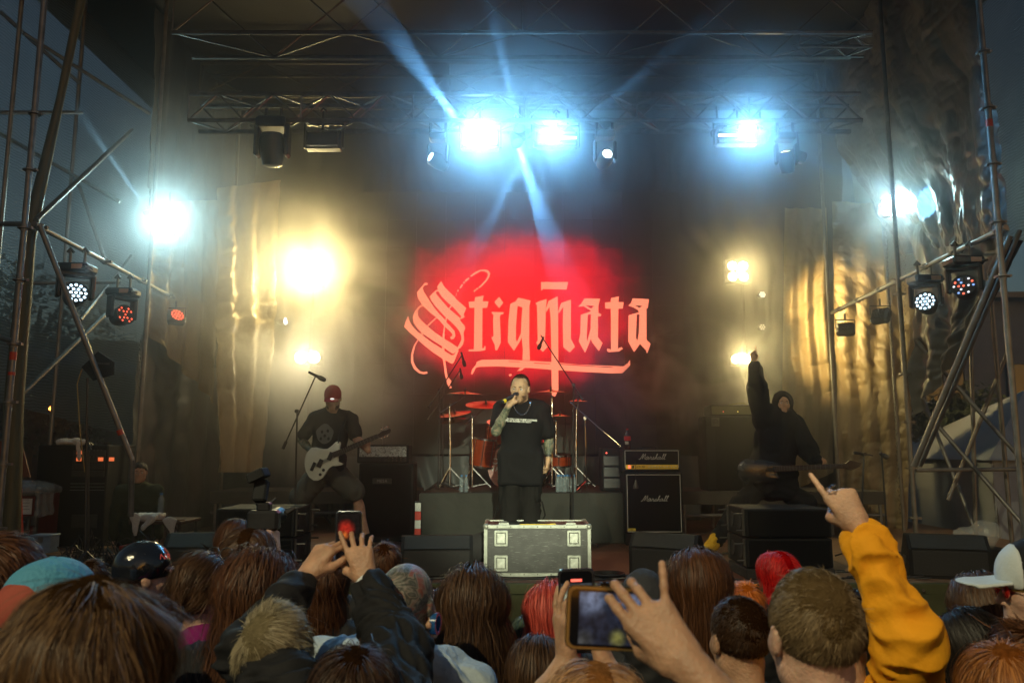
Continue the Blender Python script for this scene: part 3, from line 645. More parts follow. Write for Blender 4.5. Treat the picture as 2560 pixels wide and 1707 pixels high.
def led_heads(parent, r, n_ring, mats, z=0., y=-.001, rr=.012, name='led'):
    pts = [(0, 0)]
    for k in range(1, n_ring + 1):
        for i in range(6 * k): a = 2 * math.pi * i / (6 * k); pts.append((r * k / n_ring * math.cos(a), r * k / n_ring * math.sin(a)))
    base = None
    for i, (x, zz) in enumerate(pts):
        if base is None:
            base = MB().lathe((0, 0, 0), (0, -1, 0), [(0, rr), (.006, rr * .8), (.008, .001)], 8).build(name, mats[0], parent, True); o = base
        else: o = base.copy(); COL.objects.link(o); o.parent = parent
        o.location = (x, y, z + zz); o.material_slots[0].link = 'OBJECT'; o.material_slots[0].material = mats[i % len(mats)]
copper = M('copper_panel', (.62, .36, .22), .45, .3)
def moving_wash(label, loc, yaw, tilt, colours, power=0, colour=COOL, hang=.2, beam=None, group=None):
    """LED moving head hanging from a pipe: base, yoke, round head with LED lenses. yaw 0 aims at the audience"""
    t = thing('moving_head', label, 'stage light', loc, group=group)
    b_ = MB().box((0, 0, 0), (.3, .22, .085), bev=.02).build('base', black_plastic, t)
    d = MB(); d.tube([(.1, -.1, -.02), (.15, -.13, -.01), (.17, -.08, .0), (.15, 0, 0)], .012, 6); d.build('handle', alu_dull, b_, True)
    MB().box((.06, -.112, 0), (.1, .006, .045)).build('display', copper, b_)
    for s in (-.07, .07): MB().tube([(s, 0, .03), (s, 0, hang - .02)], .012, 6).tube([(s - .03, 0, hang - .04), (s, 0, hang), (s + .03, 0, hang - .04)], .014, 6).build('clamp', alu_dull, t, True)
    rot = Matrix.Rotation(yaw, 3, 'Z')
    for s in (-1, 1): MB().box(rot @ Vector((s * .14, 0, -.17)), (.04, .1, .24), rz=yaw, bev=.012).build('yoke_arm', black_plastic, t)
    MB().box((0, 0, -.06), (.3, .12, .04), rz=yaw, bev=.01).build('yoke', black_plastic, t)
    MB().box(rot @ Vector((.163, -.0, -.13)), (.006, .07, .14), rz=yaw).build('yoke_cover', copper, t)
    h = MB().lathe((0, 0, 0), (0, -1, 0), [(-.12, .03), (-.11, .075), (-.04, .1), (.04, .108), (.075, .112), (.075, .1), (.066, .1)], 20).build('head', black_plastic, t, True)
    h.location = (0, 0, -.26); h.rotation_euler = (tilt, 0, yaw)
    MB().lathe((0, -.055, 0), (0, -1, 0), [(0, .1), (.005, .1)], 20).build('face', black_matt, h)
    led_heads(h, .082, 2, colours, y=-.062, rr=.0165 if len(colours) == 1 else .013)
    if power:
        add_light(h, (0, -.1, 0), 'SPOT', power, colour, .05, beam or 25, .4, (0, -1, 0))
    return t
WH = [lens('led_white', (.62, .85, 1), 3.2)]
RD = [lens('led_red', (1, .08, .02), 2.2), M('led_off', (.05, .04, .04), .2), lens('led_red', (1, .08, .02), 2.2)]
MX = [lens('led_red', (1, .08, .02), 2.2), lens('led_pale', (.9, .9, 1), 1.2), M('led_off', (.05, .04, .04), .2), lens('led_blue', (.2, .4, 1), 1.2)]
G = None
moving_wash('moving head with white lit lenses at the scaffold end of the pipe', pz(192, 672, 7.25) , R(38), R(-18), WH, 60, COOL, beam=22)
moving_wash('moving head with vertical rows of red lenses on the pipe', pz(308, 732, 8.4), R(62), R(-12), RD)
moving_wash('moving head with white lit lenses on the pipe before the bronze tarpaulin', pz(2312, 700, 8.1), R(-40), R(-18), WH, 60, COOL, beam=22)
moving_wash('moving head with red and white lenses nearest the slanting brace', pz(2408, 655, 7.25), R(-42), R(-18), MX)
def par(label, loc, yaw, tilt, mats, depth=.12):
    t = thing('par_light', label, 'stage light', loc)
    MB().tube([(-.13, 0, -.12), (-.13, 0, 0), (.13, 0, 0), (.13, 0, -.12)], .01, 6).tube([(0, 0, 0), (0, 0, .09)], .014, 6).build('yoke', alu_dull, t, True)
    h = MB().box((0, 0, 0), (.24, depth, .2), bev=.03).build('head', black_plastic, t); h.location = (0, 0, -.13); h.rotation_euler = (tilt, 0, yaw)
    led_heads(h, .07, 2, mats, y=-depth / 2 - .004, rr=.014)
    return t
par('flat par light with a block of red lenses hanging on the pipe', pz(440, 770, 10.), R(48), R(-30), [lens('led_red', (1, .08, .02), 2.2)])
par('unlit flat par light hanging from the end of the pipe', pz(2112, 800, 10.5), R(-20), R(-35), [M('led_off', (.05, .04, .04), .2)])
par('unlit black par light hanging on the pipe beside the chain', pz(2200, 765, 9.7), R(-60), R(-25), [M('led_off', (.05, .04, .04), .2)])

def big_head(label, loc, yaw, tilt, lit, power=0, colour=COOL, sz=1., beam=18, glow=12.):
    """barrel shaped moving head on the truss"""
    t = thing('moving_head', label, 'stage light', loc)
    MB().box((0, 0, .12), (.3 * sz, .24 * sz, .12 * sz), bev=.02).build('base', black_plastic, t); 
    for s in (-1, 1): MB().box((s * .155 * sz, 0, -.06), (.05 * sz, .14 * sz, .34 * sz), bev=.02).build('yoke_arm', black_plastic, t)
    for s in (-.08, .08): MB().tube([(s, 0, .15), (s, 0, .3)], .016, 6).build('clamp', black_plastic, t, True)
    h = MB().lathe((0, 0, 0), (0, -1, 0), [(-.19 * sz, .06 * sz), (-.17 * sz, .1 * sz), (-.02, .125 * sz), (.1 * sz, .12 * sz), (.16 * sz, .1 * sz), (.16 * sz, .08 * sz), (.15 * sz, .08 * sz)], 20).build('head', black_plastic, t, True)
    h.location = (0, 0, -.14); h.rotation_euler = (tilt, 0, yaw)
    MB().lathe((0, -.14 * sz, 0), (0, -1, 0), [(0, .08 * sz), (.012, .07 * sz), (.02, .02 * sz)], 20).build('lens', lens('lens_h%g' % glow + str(colour), colour, glow) if lit else M('dark_glass', (.03, .035, .04), .08), h, True)
    MB().box((0, .02, .115 * sz), (.12 * sz, .14 * sz, .02), bev=.004).build('vent', alu_dull, h)
    if power: add_light(h, (0, -.2 * sz, 0), 'SPOT', power, colour, .03, beam, .25, (0, -1, 0))
    return t
big_head('big dark moving head pointing down beside the unlit strobe', pz(682, 340, TY - .1), 0, R(-78), True, 0, WARM, 1.0, glow=2.)
big_head('slim moving head turned away between the unlit strobe and widest blaze', pz(1095, 372, TY - .1), R(-50), R(-18), True, 30, COOL, .62, 16, glow=6)
big_head('moving head with a round pale lens beside the strobe bar over the singer', pz(1512, 366, TY - .1), R(8), R(-12), True, 30, (.9, 1, .9), .66, 16, glow=5)
big_head('moving head bending down at the end of the lighting truss', pz(1965, 372, TY - .1), R(-28), R(-62), True, 30, WARM, .66, 16, glow=2.5)

# blinders on the towers at the back corners
def tower(label, loc, h):
    t = thing('lamp_tower', label, 'lamp stand', loc)
    MB().tube([(0, 0, 0), (0, 0, h)], .024, 8).build('pole', black_plastic, t, True)
    m = MB()
    for a in (0, 2.09, 4.19): m.tube([(0, 0, .5), (.4 * math.cos(a), .4 * math.sin(a), .02)], .014, 6)
    m.build('tripod', black_plastic, t, True)
    return t
BY = 11.8
def blinder(label, loc, nx, nz, colour, power, glow, cell=.15, aim=(0, -1, -.1), ang=150, lr=.062):
    t = thing('blinder_light', label, 'blinder light', loc)
    MB().box((0, .07, 0), (nx * cell + .04, .12, nz * cell + .04), bev=.01).build('housing', black_plastic, t)
    MB().tube([(0, .1, nz * cell / 2 - .03), (0, .17, nz * cell / 2 - .03)], .012, 6).build('bracket', black_plastic, t, True)
    l0 = None
    for i in range(nx):
        for j in range(nz):
            if l0 is None: l0 = MB().lathe((0, 0, 0), (0, -1, 0), [(-.02, lr), (0, lr), (.006, lr * .9), (.012, .02)], 16).build('lens', lens('lens_b%g' % glow + str(colour), colour, glow), t, True); o = l0
            else: o = l0.copy(); COL.objects.link(o); o.parent = t
            o.location = ((i - (nx - 1) / 2) * cell, 0, (j - (nz - 1) / 2) * cell)
    add_light(t, (0, -.08, 0), 'SPOT', power, colour, cell * .6 * max(nx, nz) / 2, ang, .6, aim)
    return t
pL, pR_ = pz(775, 680, BY), pz(1845, 678, BY)
tower('black lamp stand holding blinders behind the guitarist', (pL.x, BY + .2, ZF), pL.z - ZF + .2)
tower('black lamp stand holding blinders behind the bass cabinet', (pR_.x + .12, BY + .2, ZF), pR_.z - ZF + .2)
blinder('large yellow blinder blazing in the smoke above the guitarist', pL, 2, 2, WARM, BL1, 60, cell=.2, aim=(.1, -1, -.12), lr=.09)
blinder('four cell blinder with separate round lamps above the bass cabinet', pR_, 2, 2, WARM, BL2, 40, cell=.17, aim=(.7, -1, -.1), lr=.066)
blinder('low yellow blinder blazing right behind the guitarist microphone', pz(768, 893, BY), 2, 1, (1., .86, .5), BL3, 40, cell=.2, aim=(.15, -1, -.1), lr=.09)
blinder('two lamp blinder glowing behind the raised fist of the bassist', pz(1852, 897, BY), 2, 1, WARM, BL4, 30, cell=.15, aim=(.7, -1, 0), lr=.066)
def small_par(label, loc, yaw, mats, power=0, wash=None):
    t = thing('par_light', label, 'stage light', loc)
    h = MB().lathe((0, 0, 0), (0, -1, 0), [(-.1, .03), (-.08, .05), (.02, .055), (.02, .047)], 14).build('head', black_plastic, t, True); h.rotation_euler = (0, 0, yaw)
    led_heads(h, .034, 1, mats, y=-.022, rr=.015)
    MB().box((0, .12, 0), (.03, .1, .03)).build('bracket', black_plastic, t)
    if power: add_light(h, (0, -.06, 0), 'SPOT', power, (.65, .85, 1), .03, 14, .3, (0, -1, 0))
    if wash: add_light(t, (.07, -.03, 0), 'SPOT', wash[0], (1., .70, .26), .04, wash[2], .8, wash[1])  # extra warm spot added beside the head to brighten the bronze tarpaulins
small_par('small cluster lamp sending a pale beam between the two blazing blinders', pz(710, 803, BY), R(82), [lens('led_bright', (.8, .92, 1), 12)], 50)
small_par('tiny ring of pale lamps below the four cell blinder', pz(1905, 737, BY), 0, [lens('led_dim', (1, .95, .8), 1.6)], wash=(420, (1, .42, -.05), 75))
small_par('tiny dim ring of lamps lower on the stand beside the bass cabinet', pz(1905, 818, BY), 0, [lens('led_dimmer', (1, .9, .7), .35)], wash=(260, (1, .38, -.25), 70))
# side lamps, white
def round_blaze(label, loc, power, colour, aim, arm):
    t = thing('side_light', label, 'stage light', loc)
    MB().lathe((0, 0, 0), (0, -1, 0), [(-.2, .06), (-.16, .12), (.02, .145), (.02, .135), (.0, .135)], 20).build('housing', black_plastic, t, True)
    MB().lathe((0, .0, 0), (0, -1, 0), [(0, .13), (.01, .12), (.02, .03)], 20).build('lens', lens('lens_side', colour, 70), t, True)
    MB().tube([(0, .12, 0), arm], .014, 6).build('bracket', black_plastic, t, True)
    add_light(t, (0, -.08, 0), 'SPOT', power, (.5, .92, .95), .12, 160, .6, aim)
round_blaze('round white lamp blazing in front of the pale tarpaulin', pz(415, 558, 9.6), SD1, (.66, .92, 1.), (.5, -1, -.15), (-.1, .3, .5))
round_blaze('round white lamp blazing beside the grey tarpaulin', pz(2230, 515, 9.3), SD2, (.62, .88, 1.), (-.35, -1, -.1), (.3, .3, .5))

# narrow beams from the truss heads
def beam_head(label, loc, to, power, colour, ang):
    t = thing('beam_light', label, 'stage light', loc)
    d = (Vector(to) - Vector(loc)).normalized()
    MB().lathe((0, 0, 0), d, [(-.14, .03), (-.1, .06), (.05, .065), (.05, .05)], 14).build('head', black_plastic, t, True)
    MB().lathe(d * .035, d, [(0, .05), (.008, .04)], 14).build('lens', lens('lens_beam', colour, 8), t, True)
    MB().tube([(0, 0, 0), (0, .03, .3)], .012, 6).build('clamp', black_plastic, t, True)
    add_light(t, d * .07, 'SPOT', power, colour, .02, ang, .35, d)
BLU = (.16, .5, 1.)
beam_head('beam lamp throwing a broad blue shaft up from beside the widest strobe', pz(1165, 330, 7.95), pz(900, -20, 6.6), BM, BLU, 13)
beam_head('beam lamp throwing a thin blue shaft down over the red lettering', pz(1290, 352, 7.95), pz(1392, 640, 7.0), BM * .6, BLU, 10)
beam_head('beam lamp at the truss end throwing a shaft toward the back curtain', pz(1795, 330, 7.95), pz(1600, 560, 7.4), BM * .45, BLU, 9)
beam_head('beam lamp throwing a pale shaft across toward the grey tarpaulin', pz(1998, 392, 7.95), pz(2160, 450, 8.2), BM * .6, BLU, 14)
beam_head('beam lamp throwing a pale shaft up toward the scaffold tower', pz(372, 530, 9.4), pz(0, 0, 7.4), BM * .5, (.35, .75, 1.), 5)

beam_head('beam lamp throwing a thin blue shaft low toward the drum cymbals', pz(1330, 352, 7.95), pz(1190, 620, 7.0), BM * .35, BLU, 6)
beam_head('beam lamp throwing a blue shaft up across the roof cloth toward the outer corner', pz(1420, 335, 7.95), pz(1760, 60, 6.6), BM * .35, BLU, 8)
beam_head('beam lamp throwing a thin blue shaft up between both widest strobes', pz(1300, 330, 7.95), pz(1240, 60, 6.6), BM * .3, BLU, 7)
beam_head('beam lamp throwing a blue shaft down from the far truss end over the bassist', pz(1905, 345, 7.95), pz(1750, 560, 7.2), BM * .35, BLU, 6)
# follow spots at the mixing desk behind the audience: they light the band from the front
def foh(label, loc, to, power, colour, ang, size=.05):
    t = thing('follow_spot', label, 'stage light', loc)
    d = (Vector(to) - Vector(loc)).normalized()
    MB().lathe((0, 0, 0), d, [(-.5, .1), (-.45, .14), (.2, .14), (.25, .1), (.25, .09)], 18).build('barrel', black_plastic, t, True)
    MB().lathe(d * .23, d, [(0, .09), (.008, .08)], 18).build('lens', lens('lens_foh', colour, 20), t, True)
    MB().tube([(0, 0, 0), (0, 0, -loc[2])], .03, 8).build('stand', black_plastic, t, True)
    add_light(t, d * .3, 'SPOT', power, colour, size, ang, .7, d)
foh('follow spot on a tall stand at the mixing desk, aimed at the singer', (1.0, -14., 4.95), (.12, 7.4, 1.92), FOH1, (.95, 1., .68), 7.2)
foh('wide flood lamp on a tall mast behind the audience', (-5.5, -7., 11.5), (.3, 2.0, 1.6), FOH2, (1., .87, .50), 44)
# ------------------------------------------------------------------ gear on the stage
def at(px, Y, z=ZF): p = W(px, 1200, Y); return Vector((W(px, 1400, Y).x, Y, z))
tolex = M('tolex', (.008, .008, .009), .7, spec=.25, bump=.3, scale=60)
grille = M('grille_cloth', (.005, .005, .006), .9, spec=.15, bump=.4, scale=120)
grille_metal = M('metal_grille', (.03, .03, .03), .45, .4, bump=.5, scale=90)
piping = M('white_piping', (.5, .5, .48), .5)
def instances(src, places, parent):
    """src is already placed at places[0]"""
    src.location = places[0]
    for p in places[1:]:
        c = src.copy(); COL.objects.link(c); c.parent = parent; c.location = p
        for g in list(src.children): d = g.copy(); COL.objects.link(d); d.parent = c

# --- the flight case at the stage edge
lam = bpy.data.materials.new('scratched_laminate'); lam.use_nodes = True; nt = lam.node_tree; b = nt.nodes['Principled BSDF']
tc = nd('ShaderNodeTexCoord'); mp = nd('ShaderNodeMapping'); mp.inputs['Rotation'].default_value = (0, R(28), 0); mp.inputs['Scale'].default_value = (3.2, 3, 60)
nt.links.new(tc.outputs['Object'], mp.inputs[0]); no = nd('ShaderNodeTexNoise'); no.inputs['Scale'].default_value = 4.5; no.inputs['Detail'].default_value = 3; nt.links.new(mp.outputs[0], no.inputs[0])
mr = nd('ShaderNodeMapRange'); mr.inputs[1].default_value = .63; mr.inputs[2].default_value = .69; nt.links.new(no.outputs[0], mr.inputs[0])
n2 = nd('ShaderNodeTexNoise'); n2.inputs['Scale'].default_value = 9; nt.links.new(tc.outputs['Object'], n2.inputs[0]); mr2 = nd('ShaderNodeMapRange'); mr2.inputs[1].default_value = .3; mr2.inputs[2].default_value = .7; mr2.inputs[3].default_value = .022; mr2.inputs[4].default_value = .05; nt.links.new(n2.outputs[0], mr2.inputs[0])
mx = nd('ShaderNodeMix', data_type='RGBA'); mx.inputs['B'].default_value = (.22, .24, .22, 1); cmb = nd('ShaderNodeCombineColor')
for i in range(3): nt.links.new(mr2.outputs[0], cmb.inputs[i])
nt.links.new(cmb.outputs[0], mx.inputs['A']); nt.links.new(mr.outputs[0], mx.inputs['Factor']); nt.links.new(mx.outputs['Result'], b.inputs['Base Color']); b.inputs['Roughness'].default_value = .38
alu_case = M('case_aluminium', (.34, .36, .32), .38, .5, var=.2, scale=20)
CY = 7.15
a, b_ = W(1209, 1430, CY), W(1479, 1430, CY); top = W(1340, 1311, CY).z; cw = b_.x - a.x; chh = top - ZF - .015
fc = thing('flight_case', 'scratched grey flight case with silver edges and four square dishes', 'flight case', ((a.x + b_.x) / 2, CY, ZF + .015))
cd_ = .52
MB().box((0, cd_ / 2, chh / 2), (cw - .02, cd_ - .02, chh - .02)).build('shell', lam, fc)
e = .034; first_ = None
for (p, d) in [((0, y, z), (cw - .06, .0 + e if 0 else e, e)) for y in (e / 2, cd_ - e / 2) for z in (e / 2, chh - e / 2)] + [((x, y, chh / 2), (e, e, chh - .06)) for x in (-cw / 2 + e / 2, cw / 2 - e / 2) for y in (e / 2, cd_ - e / 2)] + [((x, cd_ / 2, z), (e, cd_ - .06, e)) for x in (-cw / 2 + e / 2, cw / 2 - e / 2) for z in (e / 2, chh - e / 2)]:
    MB().box(p, d, bev=.003).build('edge_profile', alu_case, fc)
bc = MB().ball((0, 0, 0), .03, 12, 8).build('ball_corner', alu_case, fc, True)
instances(bc, [(x, y, z) for x in (-cw / 2 + .02, cw / 2 - .02) for y in (.02, cd_ - .02) for z in (.02, chh - .02)], fc)
ds = .088
def dish(x, z):
    m = MB()
    for sx_ in (-1, 1): m.box((sx_ * ds / 2 * 1.15, -.004, 0), (.022, .012, ds * 1.5), bev=.003); 
    for sz_ in (-1, 1): m.box((0, -.004, sz_ * ds / 2 * 1.35), (ds * 1.28, .011, .022), bev=.003)
    o = m.build('castor_dish', alu_case, fc); o.location = (x, -.002, z)
    MB().box((0, .004, 0), (ds * .98, .012, ds * 1.18)).build('gap', black_matt, o)
    MB().box((0, -.004, 0), (ds * .84, .014, ds * 1.02), bev=.004).build('plate', M('dish_plate', (.5, .53, .48), .4, .3, var=.25, scale=30), o)
dxx = cw / 2 - .155
for x in (-dxx, dxx): dish(x, chh - .118)
for x in (-dxx, dxx): dish(x, .118)
rv = MB().lathe((0, 0, 0), (0, -1, 0), [(0, .006), (.003, .004)], 8).build('rivet', alu_dull, fc)
instances(rv, [(-cw / 2 + .12 + i * (cw - .24) / 6, -.003, z) for i in range(7) for z in (.02, chh - .018)], fc)
m = MB()
for x in (-.3, .3): m.box((x, .06, chh + .006), (.09, .07, .014)); m.tube([(x - .03, .03, chh + .012), (x - .03, .03, chh + .022), (x + .03, .03, chh + .022), (x + .03, .03, chh + .012)], .004, 6)
m.build('latch', alu_case, fc)
MB().box((-.02, .012, chh + .002), (.28, .02, .006)).box((.14, .02, chh + .004), (.05, .03, .01)).build('tape_strip', M('yellow_tape', (.75, .55, .02), .5), fc)

# --- speaker cabinets
def sub_pair(label, xa, xb, ztop, Y, depth, mirror):
    t = thing('speaker_cabinet', label, 'speaker', ((xa + xb) / 2, Y, ZF)); w = xb - xa; h = ztop - ZF; s = -1 if mirror else 1
    for j in range(2):
        z0 = .1 + j * (h - .1) / 2; hh = (h - .1) / 2 - .012
        c = MB().box((0, depth / 2, z0 + hh / 2), (w, depth, hh), bev=.008).build('cabinet', tolex, t)
        MB().box((-s * .0, -.006, z0 + hh / 2), (w - .05, .012, hh - .03), bev=.003).build('grille', grille, c)
        for q in (.3, .72):
            MB().lathe((s * (w / 2 + .0005), depth * q, z0 + hh * .5), (s, 0, 0), [(0, .07), (.006, .066), (.003, .045), (-.001, .02)], 16).build('handle_cup', black_matt, c, True)
        for y in (.05, depth - .05):
            MB().box((s * (w / 2 + .006), y, z0 + hh / 2), (.014, .035, hh - .02)).build('rigging_rail', alu_dull, c)
            MB().tube([(s * (w / 2), y, z0 + hh * .8), (s * (w / 2 + .09), y, z0 + hh * .8)], .009, 6).tube([(s * (w / 2), y, z0 + hh * .22), (s * (w / 2 + .07), y, z0 + hh * .22)], .009, 6).build('rigging_pin', alu_dull, c, True)
    MB().box((0, depth / 2 - .02, .045), (w + .02, depth - .02, .09), bev=.006).build('dolly', black_matt, t)
    return t
SY = 7.1
xa, xb = W(541, 1262, SY).x, W(737, 1262, SY).x
sub_pair('two stacked black bass speakers standing at the stage edge before the guitarist', xa, xb, W(640, 1268, SY).z, SY, .6, False)
xa, xb = W(1862, 1262, SY).x, W(2076, 1262, SY).x
sub_pair('two stacked black bass speakers standing at the stage edge before the bassist', xa, xb, W(1960, 1268, SY).z, SY, .6, True)
m = MB(); q = W(655, 1262, 7.3)
bo = thing('clamp_light', 'small black clip bracket lying on top of the bass speakers', 'clip', (W(655, 1262, 7.2).x, 7.25, W(640, 1268, SY).z + .02))
MB().box((0, 0, 0), (.14, .05, .035), rz=.4, bev=.01).tube([(.05, 0, 0), (.1, .03, .05)], .012, 6).build('body', black_plastic, bo)

def wedge(label, px, Y, w, rz, d=.42, h=.36):
    """floor monitor: sloping grille facing the stage, angled back toward the audience"""
    t = thing('floor_monitor', label, 'monitor speaker', at(px, Y), rz, 'floor monitors along the stage edge')
    prof = [(0, 0), (0, .25), (.1, h), (.2, h), (d, .1), (d, 0)]
    MB().prism(prof, lambda y, z: (-w / 2, y, z), lambda y, z: (w / 2, y, z)).build('cabinet', tolex, t)
    MB().prism([(.215, h - .012), (.225, h), (d + .005, .115), (d - .008, .1)], lambda y, z: (-w / 2 + .02, y, z), lambda y, z: (w / 2 - .02, y, z)).build('grille', grille_metal, t)
    MB().prism([(-.006, .03), (-.006, .235), (.002, .245), (.002, .02)], lambda y, z: (-w / 2 + .03, y, z), lambda y, z: (w / 2 - .03, y, z)).build('rear_panel', black_matt, t)
    MB().prism([(.002, .262), (.094, h - .008), (.094, h + .004), (-.006, .262)], lambda y, z: (-w / 2 + .03, y, z), lambda y, z: (w / 2 - .03, y, z)).build('top_panel', grille_metal, t)
    for s in (-1, 1):
        MB().box((s * (w / 2 + .003), .16, .14), (.01, .14, .07), bev=.003).build('handle', black_matt, t)
    return t
wedge('black floor monitor with its back to the crowd between speakers and flight case', 1092, 7.12, .64, R(4))
wedge('yellow lit floor monitor between the flight case and the bassist speakers', 1655, 7.2, .62, R(-28), h=.37)
wedge('dark floor monitor partly hidden by the guitarist speakers', 478, 7.25, .5, R(5), h=.37)
wedge('large floor monitor at the stage edge below the scaffold brace', 2375, 7.1, .66, R(-16), h=.37)

# --- guitar amplifiers
SCR = {  # script lettering drawn as pen strokes
 'M': [[(0,.1),(.08,.02),(.2,.05),(.33,.35),(.5,.85),(.62,1.),(.6,.6),(.55,.1)], [(.55,.1),(.75,.6),(.98,1.),(.97,.6),(.98,.15),(1.08,.05),(1.2,.12)]],
 'a': [[(.42,.42),(.25,.5),(.08,.35),(.02,.12),(.12,.0),(.28,.1),(.42,.42)], [(.44,.45),(.4,.12),(.5,0),(.65,.12)]],
 'r': [[(0,.12),(.12,.35),(.16,.5),(.3,.42),(.34,.36),(.28,.1),(.36,0),(.52,.12)]],
 's': [[(0,.1),(.2,.35),(.27,.52),(.32,.25),(.3,.06),(.16,0),(.05,.08)], [(.3,.05),(.5,.12)]],
 'h': [[(0,.12),(.2,.45),(.38,.9),(.34,1.),(.24,.8),(.12,.02)], [(.14,.2),(.28,.45),(.38,.42),(.36,.1),(.44,0),(.58,.12)]],
 'l': [[(0,.12),(.2,.45),(.36,.9),(.32,1.),(.22,.8),(.14,.12),(.22,0),(.36,.12)]]}
def script(word, mat, parent, loc, size):
    x = 0; polys = []; cu = None
    for chx in word:
        w = {'M': 1.15, 'a': .6, 'r': .48, 's': .46, 'h': .54, 'l': .34}[chx]
        for st in SCR[chx]:
            polys.append([(x + px + py * .25, py) for px, py in st])
        x += w
    m = MB()
    for st in polys:
        pts = [((p[0] - x / 2) * size, 0, p[1] * size) for p in st]; m.tube([(Vector(loc) + Vector(p)) for p in pts], .045 * size, 5)
    o = m.build('script_logo', mat, parent, True); return o
def cab(name, label, cat, x0, x1, z0, z1, Y, depth=.36):
    t = thing(name, label, cat, ((x0 + x1) / 2, Y, z0)); w, h = x1 - x0, z1 - z0
    MB().box((0, depth / 2, h / 2), (w, depth, h), bev=.012).build('cabinet', tolex, t); return t, w, h
AY = 9.55
x0, x1 = W(1561, 1200, AY).x, W(1706, 1200, AY).x
zc0, zc1, zh0, zh1 = W(1630, 1333, AY).z, W(1630, 1182, AY).z, W(1630, 1179, AY).z, W(1630, 1123, AY).z
dol, w_, h_ = cab('amp_dolly', 'low black castor board under the guitar cabinet', 'dolly', x0, x1, ZF, zc0 - .004, AY)
t, w, h = cab('guitar_cabinet', 'black guitar speaker cabinet with white piping and a script logo', 'speaker cabinet', x0, x1, zc0, zc1, AY)
MB().box((0, -.002, h / 2), (w - .07, .008, h - .06)).build('grille', grille, t)
def frame(t, w, h, in_, z0=0, zt=None):
    zt = h if zt is None else zt; r = .0045
    for a, b_ in (((-w / 2 + in_, -.008, z0 + in_ * .7), (-w / 2 + in_, -.008, zt - in_ * .7)), ((w / 2 - in_, -.008, z0 + in_ * .7), (w / 2 - in_, -.008, zt - in_ * .7)), ((-w / 2 + in_, -.008, z0 + in_ * .7), (w / 2 - in_, -.008, z0 + in_ * .7)), ((-w / 2 + in_, -.008, zt - in_ * .7), (w / 2 - in_, -.008, zt - in_ * .7))):
        MB().tube([a, b_], r, 6).build('piping', piping, t, True)
frame(t, w, h, .03)
script('Marshall', piping, t, (.0, -.014, h * .53), .07)
pl = MB().box((-w / 2 + .075, -.012, .045), (.095, .006, .03)).build('badge', M('brass_badge', (.7, .55, .08), .4, .3), t)
text('badge_text', '1960', facing((-w / 2 + .07, -.0165, .045)), .022, black_matt, t)
mc = thing('microphone', 'small microphone hanging by its cable over the script cabinet grille', 'microphone', ((x0 + x1) / 2 - .22, AY - .02, zc0))
MB().tube([(0, -.02, .62), (0, -.02, .85)], .003, 5).build('cable', black_plastic, mc); MB().lathe((0, -.02, .53), (0, 0, 1), [(0, .03), (.03, .032), (.06, .02), (.1, .014)], 12).build('head', alu_dull, mc, True)
t, w, h = cab('guitar_amp_head', 'black amplifier head with gold control strip and a script logo', 'amplifier', x0 - .01, x1 - .02, zh0, zh1, AY)
MB().box((0, -.002, h * .6), (w - .05, .008, h * .66)).build('grille', grille, t)
frame(t, w, h, .022, h * .14)
MB().box((0, -.008, h * .22), (w - .055, .012, h * .2), bev=.002).build('control_panel', M('gold_panel', (.75, .58, .08), .35, .4), t)
kn = MB().lathe((0, 0, 0), (0, -1, 0), [(0, .011), (.014, .009), (.016, .004)], 10).build('knob', M('knob_gold', (.6, .55, .3), .3, .6), t, True)
instances(kn, [(-w / 2 + .31 + i * .036, -.015, h * .22) for i in range(10)], t)
sw = MB().box((-w / 2 + .07, -.017, h * .22), (.024, .008, .034)).build('power_light', lens('red_switch', (1, .06, .03), 3), t)
MB().box((-w / 2 + .115, -.017, h * .22), (.022, .008, .034)).build('switch', black_matt, t)
text('model_text', 'JCM 900', facing((-w / 2 + .205, -.015, h * .22)), .03, black_matt, t, shear=.3)
script('Marshall', piping, t, (0, -.014, h * .55), .07)
hd = MB().tube([(-.09, .18, h), (-.08, .18, h + .03), (.08, .18, h + .03), (.09, .18, h)], .009, 6).build('handle', black_plastic, t, True)
# cola bottle
def bottle(name, label, loc, s=1., kind='cola', group=None):
    t = thing(name, label, 'bottle', loc, group=group)
    if kind == 'cola':
        MB().lathe((0, 0, 0), (0, 0, 1), [(0, .034), (.01, .04), (.09, .038), (.13, .043), (.19, .04), (.235, .016), (.25, .014)], 16).build('body', M('cola', (.03, .008, .005), .08, coat=1.), t, True)
        MB().lathe((0, 0, .11), (0, 0, 1), [(0, .0435), (.058, .0445)], 16).build('label_wrap', M('cola_label', (.6, .015, .02), .35), t, True)
        MB().box((-.015, -.038, .082), (.045, .008, .038), bev=.003).build('paper', M('paper', (.6, .62, .6), .7), t)
        MB().lathe((0, 0, .25), (0, 0, 1), [(0, .016), (.018, .016)], 12).build('screw_cap', M('cola_label', (.6, .015, .02), .35), t, True)
    else:
        clear = M('clear_bottle', (.35, .45, .5), .06, trans=.0, coat=1., var=0, alpha=None)
        b = clear.node_tree.nodes['Principled BSDF']; b.inputs['Alpha'].default_value = .33; b.inputs['Specular IOR Level'].default_value = 1.
        MB().lathe((0, 0, 0), (0, 0, 1), [(0, .026), (.008, .031), (.03, .028), (.05, .031), (.07, .028), (.09, .031), (.11, .0285), (.135, .031), (.16, .028), (.185, .015), (.2, .013)], 14).build('body', clear, t, True, )
        MB().lathe((0, 0, .2), (0, 0, 1), [(0, .016), (.02, .016)], 12).build('screw_cap', M('blue_cap', (.04, .18, .45), .4), t, True)
    t.scale = (s, s, s); return t
